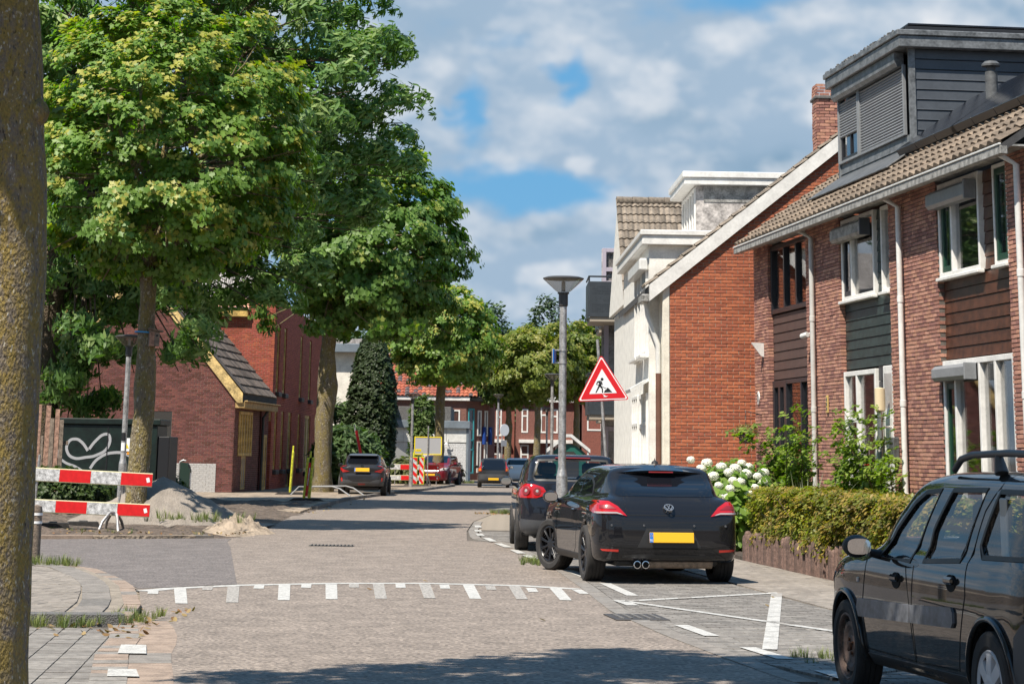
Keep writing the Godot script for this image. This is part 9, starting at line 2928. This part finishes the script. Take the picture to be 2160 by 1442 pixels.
func estate() -> void:
	var o:={"k": 0.11, "ku": 0.11, "wb": 2.905, "hub": 0.315, "arch": 0.37, "hollow": true,
		"side": [-0.58, 0.28, -0.72, 0.36, -0.765, 0.52, -0.76, 0.75, -0.72, 0.98, -0.66, 1.22, -0.57, 1.46, -0.44, 1.525, 0.0, 1.555, 0.9, 1.555, 1.3, 1.535, 1.6, 1.48, 1.9, 1.31, 2.3, 1.06, 2.42, 1.01, 2.8, 0.97, 3.2, 0.90, 3.5, 0.78, 3.64, 0.62, 3.66, 0.42, 3.56, 0.26, 3.2, 0.20, 1.4, 0.22, 0.0, 0.22],
		"front_low": [0, 0.2, 0.74, 0.22, 0.82, 0.32, 0.850, 0.48, 0.858, 0.66, 0.85, 0.80, 0.83, 0.92, 0.79, 1.0, 0.6, 1.06, 0, 1.09],
		"front_up": [0, 0.5, 0.80, 0.5, 0.805, 0.95, 0.775, 1.10, 0.72, 1.30, 0.665, 1.45, 0.58, 1.525, 0.35, 1.556, 0, 1.562],
		"plan_low": [0, -0.77, 0.5, -0.76, 0.72, -0.70, 0.81, -0.52, 0.85, -0.1, 0.858, 0.6, 0.86, 1.5, 0.858, 2.5, 0.845, 3.05, 0.78, 3.36, 0.58, 3.58, 0, 3.67],
		"plan_up": [0, -0.76, 0.5, -0.75, 0.68, -0.66, 0.76, -0.4, 0.795, 0.2, 0.80, 1.0, 0.79, 1.7, 0.77, 2.2, 0.68, 2.5, 0, 2.62],
		"open_side": [[-0.44, 1.06, 0.20, 1.045, 0.25, 1.10, 0.08, 1.40, -0.38, 1.40, -0.50, 1.15], [0.57, 1.01, 1.20, 0.98, 1.14, 1.15, 0.92, 1.395, 0.33, 1.405], [1.50, 0.965, 2.12, 0.95, 1.90, 1.13, 1.60, 1.31, 1.42, 1.375, 1.16, 1.39]],
		"open_rear": [0, 1.06, 0.58, 1.06, 0.55, 1.40, 0, 1.42], "open_front": [0, 1.08, 0.64, 1.08, 0.56, 1.43, 0, 1.45]}
	var c:=car_root("parked_car", "black estate car with roof rails and a rusty steel front wheel, right edge", 3.30, 12.73, 0.147, 0.91)
	var b:=make_body(o, 0.036)
	part("body", body_mesh(b, o, 0.027), M.paint_brown_black, c)
	for k in ["left", "right"]:
		for w in o.open_side:
			var p:=pv(w)
			part("window_seal", surround(b, k, p, 0.028, 0.005), M.rubber, c)
			part("side_window", drape(b, k, p, -0.012, 0.07), M.car_glass, c)
		part("door", ribbon(b, k, [2.42, 0.92, 2.50, 0.60, 2.42, 0.34, 1.40, 0.34, 1.46, 0.66, 1.56, 0.92], 0.010, 0.002), M.gap_dark, c, ID, "front door line")
		part("door", ribbon(b, k, [1.36, 0.34, 0.56, 0.36, 0.50, 0.55, 0.40, 0.80, 0.42, 0.98, 0.28, 1.30, 0.12, 1.44, 0.10, 1.52], 0.010, 0.002), M.gap_dark, c, ID, "rear door line")
		part("pillar_gap", ribbon(b, k, [1.38, 0.36, 1.42, 0.70, 1.40, 0.93], 0.010, 0.002), M.gap_dark, c)
		part("moulding", drape(b, k, pv([1.44, 0.575, 2.56, 0.54, 2.60, 0.60, 2.56, 0.66, 1.44, 0.685]), 0.016, 0.08), M.moulding, c)
		part("moulding", drape(b, k, pv([0.62, 0.60, 1.41, 0.576, 1.41, 0.686, 0.62, 0.72, 0.59, 0.69, 0.59, 0.63]), 0.016, 0.08), M.moulding, c)
		for hx in [1.74, 0.66]:
			var hy:=0.82 if hx > 1.0 else 0.86
			var s:=-1.0 if k == "left" else 1.0
			var hit = b.lift(k, hx, hy)
			var hd:=MB.new()
			var ring:=[]
			for q in 16: ring.append(Vector2(0.085 * cos(TAU * q / 16), 0.052 * sin(TAU * q / 16)))
			hd.prism(PackedVector2Array(ring), 0.0, 0.006, Transform3D(Basis(Vector3(0, 0, -s), Vector3.UP, Vector3(s, 0, 0)), Vector3(hit[0].x, hy, -hx)))
			var hh:=part("door_handle", hd, M.gap_dark, c)
			var bar:=MB.new()
			bar.box(Vector3(hit[0].x + s * 0.016, hy + 0.015, -hx), Vector3(0.03, 0.045, 0.16), IB, 0.014)
			part("handle_bar", bar, M.paint_brown_black, hh)
		part("sill", drape(b, k, pv([0.42, 0.255, 2.46, 0.245, 2.44, 0.315, 0.42, 0.335]), 0.010, 0.08), M.plastic_black, c)
		for a in [0.0, 2.905]:   # flared lips of the arches
			var lip:=MB.new()
			var P:=[]
			for q in 25:
				var t:=lerpf(-0.12, PI + 0.12, q / 24.0)
				var uu: float = a + 0.378 * cos(t); var vv:=0.315 + 0.378 * sin(t)
				var hit = b.lift(k, uu, vv)
				if hit != null and vv > 0.26: P.append(Vector3(hit[0].x + 0.008 * signf(hit[0].x), vv, -uu))
			var rr:=[]
			for q in P.size(): rr.append(0.020)
			if P.size() > 2: lip.tube(P, rr, 8)
			part("wheel_arch_lip", lip, M.paint_brown_black, c)
		var ind:=MB.new()
		var h2 = b.lift(k, 2.58, 0.78)
		ind.box(Vector3(h2[0].x, 0.78, -2.60), Vector3(0.014, 0.035, 0.05), IB, 0.006)
		part("side_indicator", ind, M.lamp_clear, c)
		var rl:=MB.new()
		var sx:=-0.60 if k == "left" else 0.60
		rl.tube([Vector3(sx, 1.535, -1.15), Vector3(sx, 1.60, -1.02), Vector3(sx, 1.628, -0.80), Vector3(sx, 1.64, -0.2), Vector3(sx, 1.635, 0.25), Vector3(sx, 1.55, 0.48)], [0.022, 0.022, 0.022, 0.022, 0.022, 0.022], 10)
		rl.tube([Vector3(sx, 1.52, -0.30), Vector3(sx, 1.62, -0.34)], [0.045, 0.026], 8)
		part("roof_rail", rl, M.plastic_grey, c)
	part("rear_bumper", drape(b, "left", pv([-0.74, 0.32, -0.36, 0.32, -0.40, 0.62, -0.50, 0.70, -0.74, 0.70]), 0.012, 0.06), M.plastic_grey, c)
	part("windscreen", drape(b, "front", pv([-0.64, 1.08, 0.64, 1.08, 0.56, 1.43, -0.56, 1.43]), -0.012, 0.08), M.car_glass, c)
	part("rear_window", drape(b, "rear", pv([-0.58, 1.06, 0.58, 1.06, 0.55, 1.40, -0.55, 1.40]), -0.012, 0.08), M.car_glass, c)
	for s in [-1.0, 1.0]:
		var p:=pv([0.44, 0.66, 0.76, 0.70, 0.80, 0.80, 0.60, 0.84, 0.44, 0.80])
		for q in p.size(): p[q].x *= s
		part("headlight", drape(b, "front", p, 0.008, 0.05), M.lamp_clear, c)
		var t:=pv([0.60, 0.70, 0.77, 0.72, 0.76, 1.02, 0.64, 1.02])
		for q in t.size(): t[q].x *= s
		part("tail_light", drape(b, "rear", t, 0.008, 0.05), M.lamp_red, c)
	mirror(c, -0.97, 1.02, 2.14, M.plastic_black)
	mirror(c, 0.97, 1.02, 2.14, M.plastic_black)
	for s in [-0.36, 0.36]:
		seat(c, s, 1.55, 0.42, M.seat_grey)
		seat(c, s * 1.05, 0.62, 0.44, M.seat_grey, 0.56)
	for s in [-0.30, 0.32]: seat(c, s, -0.12, 0.46, M.seat_grey, 0.42)
	var tr:=MB.new()
	tr.box(Vector3(-0.70, 1.2, -0.02), Vector3(0.02, 0.36, 0.10), IB, 0.008)
	part("belt_trim", tr, M.trim_pale, c)
	var dash:=MB.new()
	dash.box(Vector3(0, 0.90, -2.15), Vector3(1.4, 0.2, 0.45), Basis(Vector3.RIGHT, -0.2), 0.06)
	part("dashboard", dash, M.seat_grey, c)
	var st:=MB.new()
	for k in 18:
		var a:=TAU * k / 18; var e:=TAU * (k + 1) / 18
		st.tube([Vector3(0.18 * cos(a), 0.18 * sin(a), 0), Vector3(0.18 * cos(e), 0.18 * sin(e), 0)], [0.014, 0.014], 6, false)
	st.tube([Vector3(-0.17, 0, 0), Vector3(0.17, 0, 0)], [0.025, 0.025], 6)
	part("steering_wheel", st, M.rubber, c, Transform3D(Basis(Vector3.RIGHT, -0.5), Vector3(-0.36, 1.0, -1.85)))
	var an:=MB.new()
	an.tube([Vector3(-0.1, 1.55, -1.0), Vector3(-0.06, 2.0, -0.82)], [0.006, 0.004], 6)
	part("antenna", an, M.rubber, c)
	under(c, -0.5, 3.3)
	wheel(c, -0.745, 2.905, 0.315, 0.19, "steel"); wheel(c, 0.745, 2.905, 0.315, 0.19, "cap")
	wheel(c, -0.745, 0.0, 0.315, 0.19, "cap"); wheel(c, 0.745, 0.0, 0.315, 0.19, "cap")
func hatchback() -> void:
	var o: Dictionary = HATCH.duplicate()
	o["hollow"] = true
	o["open_rear"] = [0, 1.075, 0.575, 1.085, 0.60, 1.12, 0.52, 1.345, 0, 1.365]
	o["open_front"] = [0, 1.08, 0.62, 1.08, 0.54, 1.38, 0, 1.40]
	o["open_side"] = [[0.15, 1.02, 0.95, 1.00, 0.95, 1.36, 0.25, 1.35], [1.05, 1.00, 1.95, 0.98, 1.5, 1.32, 1.05, 1.36]]
	var c:=car_root("parked_car", "black hatchback with round red tail lamps behind the tall lamp post", 0.93, 36.6, 0.03, 1.0)
	var b:=make_body(o, 0.05)
	part("body", body_mesh(b, o, 0.032), M.paint_black_blue, c)
	part("window_seal", surround(b, "rear", pv([-0.575, 1.085, 0.0, 1.075, 0.575, 1.085, 0.60, 1.12, 0.52, 1.345, 0.0, 1.365, -0.52, 1.345, -0.60, 1.12]), 0.03, 0.004), M.rubber, c)
	part("rear_window", drape(b, "rear", pv([-0.575, 1.085, 0.0, 1.075, 0.575, 1.085, 0.60, 1.12, 0.52, 1.345, 0.0, 1.365, -0.52, 1.345, -0.60, 1.12]), -0.01, 0.08), M.car_glass, c)
	part("windscreen", drape(b, "front", pv([-0.62, 1.08, 0.62, 1.08, 0.54, 1.38, -0.54, 1.38]), -0.01, 0.08), M.car_glass, c)
	var bl:=MB.new()
	bl.box(Vector3(0, 1.40, 0.475), Vector3(0.55, 0.02, 0.02), IB, 0.005)
	part("brake_light", bl, M.lamp_deep_red, c)
	for s in [-1.0, 1.0]:
		var k:="left" if s < 0 else "right"
		var p:=pv([0.43, 0.84, 0.56, 0.80, 0.84, 0.80, 0.85, 0.98, 0.78, 1.01, 0.60, 1.0, 0.46, 0.96, 0.42, 0.90])
		for q in p.size(): p[q].x *= s
		var tl:=part("tail_light", drape(b, "rear", p, 0.008, 0.035), M.lamp_red, c)
		part("side_lens", drape(b, k, pv([-0.62, 0.81, -0.40, 0.82, -0.36, 0.92, -0.42, 1.0, -0.60, 1.0]), 0.008, 0.04), M.lamp_red, tl)
		for q in [[0.555, 0.90, 0.062], [0.72, 0.905, 0.07]]:
			var hit = b.lift("rear", q[0] * s, q[1])
			var n: Vector3 = hit[1]
			var ly:=MB.new()
			ly.lathe([Vector2(q[2], 0.008), Vector2(q[2] * 0.9, 0.014), Vector2(q[2] * 0.4, 0.014)], 20, Transform3D(Basis(Quaternion(Vector3.UP, Vector3(n.x, n.y, -n.z))), Vector3(hit[0].x, hit[0].y, -hit[0].z)))
			part("lamp_ring", ly, M.lamp_deep_red, tl)
			var lc:=MB.new()
			lc.lathe([Vector2(q[2] * 0.42, 0.010), Vector2(q[2] * 0.3, 0.018), Vector2(0.0, 0.02)], 14, Transform3D(Basis(Quaternion(Vector3.UP, Vector3(n.x, n.y, -n.z))), Vector3(hit[0].x, hit[0].y, -hit[0].z)))
			part("lamp_centre", lc, M.lamp_clear, tl)
		part("side_window", drape(b, k, pv(o.open_side[0]), -0.01, 0.08), M.car_glass, c)
		part("side_window", drape(b, k, pv(o.open_side[1]), -0.01, 0.08), M.car_glass, c)
	part("tailgate_gap", ribbon(b, "rear", [-0.62, 1.07, -0.41, 0.98, -0.38, 0.86, -0.42, 0.80, -0.38, 0.735, 0.38, 0.735, 0.42, 0.80, 0.38, 0.86, 0.41, 0.98, 0.62, 1.07], 0.008, 0.0015), M.gap_dark, c)
	part("bumper_guard", drape(b, "rear", pv([-0.86, 0.24, 0.86, 0.24, 0.86, 0.49, 0.5, 0.47, -0.5, 0.47, -0.86, 0.49]), 0.010, 0.05), M.plastic_grey, c)
	plate(c, Vector3(0.0, 0.60, 0.797), 0.52, 0.11, 0.0)
	emblem(c, Transform3D(Basis(Vector3.RIGHT, -0.15), Vector3(0.0, 0.90, 0.712)), 0.055)
	mirror(c, -0.97, 1.02, 1.72, M.paint_black_blue)
	mirror(c, 0.97, 1.02, 1.72, M.paint_black_blue)
	for s in [-0.36, 0.36]:
		seat(c, s, 1.35, 0.40, M.seat_grey)
		seat(c, s, 0.45, 0.40, M.seat_grey, 0.60)
	under(c, -0.5, 3.0)
	for s in [-1.0, 1.0]:
		wheel(c, 0.765 * s, 0.0, 0.318, 0.205, "dark"); wheel(c, 0.765 * s, 2.578, 0.318, 0.205, "dark")
func crossover() -> void:
	var o:={"k": 0.14, "ku": 0.12, "wb": 2.64, "hub": 0.345, "arch": 0.39,
		"side": [-0.55, 0.32, -0.74, 0.40, -0.82, 0.55, -0.80, 0.72, -0.70, 0.84, -0.78, 0.98, -0.72, 1.08, -0.50, 1.20, -0.12, 1.44, -0.08, 1.49, 0.4, 1.545, 1.0, 1.55, 1.5, 1.48, 1.9, 1.30, 2.35, 1.06, 2.9, 0.98, 3.3, 0.86, 3.5, 0.68, 3.53, 0.45, 3.4, 0.28, 1.4, 0.24, 0.0, 0.26],
		"front_low": [0, 0.24, 0.74, 0.26, 0.84, 0.36, 0.89, 0.55, 0.897, 0.72, 0.88, 0.88, 0.84, 1.0, 0.72, 1.07, 0.4, 1.10, 0, 1.11],
		"front_up": [0, 0.5, 0.80, 0.5, 0.80, 0.95, 0.75, 1.10, 0.66, 1.32, 0.58, 1.47, 0.44, 1.535, 0.2, 1.556, 0, 1.56],
		"plan_low": [0, -0.83, 0.42, -0.81, 0.68, -0.72, 0.83, -0.5, 0.893, -0.1, 0.897, 0.5, 0.87, 1.3, 0.885, 2.3, 0.87, 2.9, 0.78, 3.3, 0.5, 3.5, 0, 3.54],
		"plan_up": [0, -0.78, 0.5, -0.72, 0.62, -0.5, 0.70, -0.1, 0.75, 0.5, 0.785, 1.1, 0.78, 1.7, 0.72, 2.2, 0, 2.5]}
	var c:=car_root("parked_car", "dark grey crossover with sharp red tail lamps, left of the road by the barriers", -5.10, 79.9, 0.0, 0.915)
	var b:=make_body(o, 0.055)
	part("body", body_mesh(b, o, 0.05), M.paint_graphite, c)
	part("rear_window", drape(b, "rear", pv([-0.54, 1.14, 0.54, 1.14, 0.60, 1.17, 0.47, 1.41, -0.47, 1.41, -0.60, 1.17]), 0.005, 0.07), M.tinted_glass, c)
	for s in [-1.0, 1.0]:
		var k:="left" if s < 0 else "right"
		var p:=pv([0.46, 0.88, 0.70, 0.84, 0.82, 0.98, 0.80, 1.05, 0.56, 1.07, 0.80, 1.02, 0.66, 0.93])
		for q in p.size(): p[q].x *= s
		part("tail_light", drape(b, "rear", p, 0.02, 0.05), M.lamp_red, c)
		var f:=pv([0.70, 0.52, 0.76, 0.52, 0.78, 0.64, 0.74, 0.66])
		for q in f.size(): f[q].x *= s
		part("reflector", drape(b, "rear", f, 0.012, 0.05), M.reflector, c)
		part("side_window", drape(b, k, pv([0.45, 1.10, 1.25, 1.04, 2.10, 1.02, 1.70, 1.24, 1.30, 1.37, 0.75, 1.32]), 0.005, 0.08), M.tinted_glass, c)
		part("arch_trim", ribbon(b, k, [-0.40, 0.34, -0.36, 0.55, -0.20, 0.72, 0.0, 0.78, 0.20, 0.72, 0.36, 0.55, 0.42, 0.32, 2.22, 0.30, 2.30, 0.58, 2.44, 0.72, 2.64, 0.78, 2.84, 0.72, 3.0, 0.55], 0.06, 0.010), M.plastic_black, c)
		part("door_gap", ribbon(b, k, [0.50, 1.08, 0.50, 0.45, 1.3, 0.36, 1.34, 1.04], 0.010, 0.002), M.gap_dark, c)
		wheel(c, 0.79 * s, 0.0, 0.345, 0.225, "dark"); wheel(c, 0.79 * s, 2.64, 0.345, 0.225, "dark")
		mirror(c, 0.99 * s, 1.08, 1.85, M.paint_graphite)
	part("lower_bumper", drape(b, "rear", pv([-0.80, 0.36, 0.80, 0.36, 0.80, 0.60, 0.5, 0.57, 0.3, 0.50, -0.3, 0.50, -0.5, 0.57, -0.80, 0.60]), 0.012, 0.05), M.plastic_grey, c)
	part("fog_lamp", drape(b, "rear", pv([-0.12, 0.40, 0.12, 0.40, 0.14, 0.45, -0.14, 0.45]), 0.02, 0.06), M.lamp_deep_red, c)
	part("chrome_strip", ribbon(b, "rear", [-0.30, 0.86, 0.30, 0.86], 0.014, 0.006), M.chrome_dull, c)
	var sp:=MB.new()
	sp.box(Vector3(0, 1.465, 0.18), Vector3(1.05, 0.03, 0.28), Basis(Vector3.RIGHT, 0.18), 0.012)
	part("spoiler", sp, M.paint_graphite, c)
	plate(c, Vector3(0, 0.94, 0.80), 0.56, 0.13, -0.1)
	var em:=MB.new()
	em.lathe([Vector2(0.055, 0.0), Vector2(0.055, 0.012), Vector2(0.035, 0.012), Vector2(0.035, 0.0)], 20, Transform3D(Basis(Vector3.RIGHT, PI / 2 - 0.3), Vector3(0, 1.085, 0.735)))
	part("emblem", em, M.chrome, c)
	under(c, -0.5, 3.0)
func small_cars() -> void:
	var o: Dictionary = HATCH.duplicate()
	o["side"] = [-0.42, 0.28, -0.56, 0.34, -0.61, 0.50, -0.60, 0.68, -0.55, 0.90, -0.46, 1.10, -0.30, 1.38, -0.22, 1.43, 0.2, 1.462, 0.8, 1.455, 1.3, 1.38, 1.7, 1.18, 2.0, 1.02, 2.3, 0.95, 2.6, 0.86, 2.8, 0.68, 2.83, 0.48, 2.76, 0.28, 2.4, 0.2, 1.2, 0.18, 0.0, 0.2]
	o["front_low"] = [0, 0.18, 0.66, 0.2, 0.76, 0.30, 0.805, 0.5, 0.815, 0.7, 0.80, 0.86, 0.76, 0.98, 0.6, 1.05, 0, 1.08]
	o["front_up"] = [0, 0.5, 0.75, 0.5, 0.745, 0.95, 0.70, 1.15, 0.63, 1.33, 0.54, 1.43, 0.3, 1.462, 0, 1.466]
	o["plan_low"] = [0, -0.62, 0.45, -0.61, 0.66, -0.54, 0.77, -0.35, 0.81, 0.0, 0.815, 1.0, 0.81, 2.0, 0.76, 2.5, 0.55, 2.78, 0, 2.84]
	o["plan_up"] = [0, -0.58, 0.45, -0.56, 0.62, -0.45, 0.70, -0.1, 0.735, 0.5, 0.73, 1.3, 0.68, 1.8, 0, 2.1]
	o["wb"] = 2.34
	var c:=car_root("parked_car", "small dark grey hatchback with tall orange red lamps, farther along the right kerb", -0.80, 103.0, 0.0, 0.875)
	var b:=make_body(o, 0.05)
	part("body", body_mesh(b, o, 0.055), M.paint_grey_black, c)
	part("rear_window", drape(b, "rear", pv([-0.55, 0.86, 0.55, 0.86, 0.56, 1.15, 0.47, 1.36, -0.47, 1.36, -0.56, 1.15]), 0.006, 0.08), M.tinted_glass, c)
	for s in [-1.0, 1.0]:
		var p:=pv([0.60, 0.80, 0.80, 0.78, 0.78, 1.0, 0.66, 1.30, 0.60, 1.28, 0.62, 1.0])
		for q in p.size(): p[q].x *= s
		var tl:=part("tail_light", drape(b, "rear", p, 0.012, 0.05), M.lamp_red, c)
		var q2:=pv([0.62, 0.82, 0.76, 0.81, 0.74, 0.92, 0.63, 0.93])
		for q in q2.size(): q2[q].x *= s
		part("indicator_lens", drape(b, "rear", q2, 0.018, 0.05), M.lamp_orange, tl)
		part("side_window", drape(b, "left" if s < 0 else "right", pv([0.0, 1.02, 1.75, 0.98, 1.3, 1.28, 0.1, 1.33]), 0.006, 0.08), M.tinted_glass, c)
		wheel(c, 0.715 * s, 0.0, 0.29, 0.18, "dark"); wheel(c, 0.715 * s, 2.34, 0.29, 0.18, "dark")
		mirror(c, 0.90 * s, 1.0, 1.45, M.plastic_black)
	part("bumper_guard", drape(b, "rear", pv([-0.78, 0.28, 0.78, 0.28, 0.78, 0.66, -0.78, 0.66]), 0.012, 0.06), M.plastic_grey, c)
	plate(c, Vector3(0, 0.42, 0.64), 0.52, 0.11, 0.0, false)
	under(c, -0.3, 2.4)
	var r:=car_root("parked_car", "dark red car facing the camera behind the striped barrier and the round maple", -3.25, 110.0, PI - 0.16, 0.93)
	var o2: Dictionary = HATCH.duplicate()
	var b2:=make_body(o2, 0.06)
	part("body", body_mesh(b2, o2, 0.055), M.paint_red, r)
	part("windscreen", drape(b2, "front", pv([-0.62, 1.08, 0.62, 1.08, 0.54, 1.39, -0.54, 1.39]), 0.006, 0.08), M.tinted_glass, r)
	for s in [-1.0, 1.0]:
		var p:=pv([0.48, 0.70, 0.80, 0.74, 0.82, 0.86, 0.60, 0.84, 0.46, 0.78])
		for q in p.size(): p[q].x *= s
		var hl:=part("headlight", drape(b2, "front", p, 0.012, 0.05), M.lamp_clear, r)
		var hb:=MB.new()
		var hit = b2.lift("front", 0.66 * s, 0.78)
		hb.lathe([Vector2(0.06, 0.0), Vector2(0.05, 0.02), Vector2(0.0, 0.022)], 14, Transform3D(Basis(Vector3.RIGHT, -PI / 2), Vector3(0.66 * s, 0.785, -hit[0].z - 0.012)))
		part("bulb", hb, M.chrome, hl)
		part("side_window", drape(b2, "left" if s < 0 else "right", pv([0.1, 1.04, 1.95, 1.02, 1.5, 1.30, 0.2, 1.36]), 0.006, 0.08), M.tinted_glass, r)
		wheel(r, 0.765 * s, 0.0, 0.318, 0.205, "dark"); wheel(r, 0.765 * s, 2.578, 0.318, 0.205, "dark")
		mirror(r, 0.97 * s, 1.04, 1.75, M.paint_red)
	part("grille", drape(b2, "front", pv([-0.55, 0.40, 0.55, 0.40, 0.48, 0.58, -0.48, 0.58]), 0.006, 0.06), M.plastic_black, r)
	part("upper_grille", drape(b2, "front", pv([-0.40, 0.66, 0.40, 0.66, 0.42, 0.72, -0.42, 0.72]), 0.006, 0.06), M.chrome_dull, r)
	plate(r, Vector3(0, 0.50, -3.45), 0.52, 0.11, PI, false)
	under(r, -0.5, 3.0)
	var w:=car_root("parked_car", "white car mostly hidden behind the small grey hatchback on the right", 0.30, 112.5, 0.0, 0.87)
	var b3:=make_body(o2, 0.06)
	part("body", body_mesh(b3, o2, 0.06), M.paint_white, w)
	part("rear_window", drape(b3, "rear", pv([-0.60, 1.09, 0.60, 1.09, 0.52, 1.35, -0.52, 1.35]), 0.006, 0.08), M.tinted_glass, w)
	for s in [-1.0, 1.0]:
		var p:=pv([0.45, 0.84, 0.84, 0.82, 0.84, 0.98, 0.46, 0.96])
		for q in p.size(): p[q].x *= s
		part("tail_light", drape(b3, "rear", p, 0.012, 0.05), M.lamp_red, w)
		part("side_window", drape(b3, "left" if s < 0 else "right", pv([0.1, 1.04, 1.95, 1.02, 1.5, 1.30, 0.2, 1.36]), 0.006, 0.08), M.tinted_glass, w)
		wheel(w, 0.765 * s, 0.0, 0.318, 0.205, "dark"); wheel(w, 0.765 * s, 2.578, 0.318, 0.205, "dark")
	under(w, -0.5, 3.0)
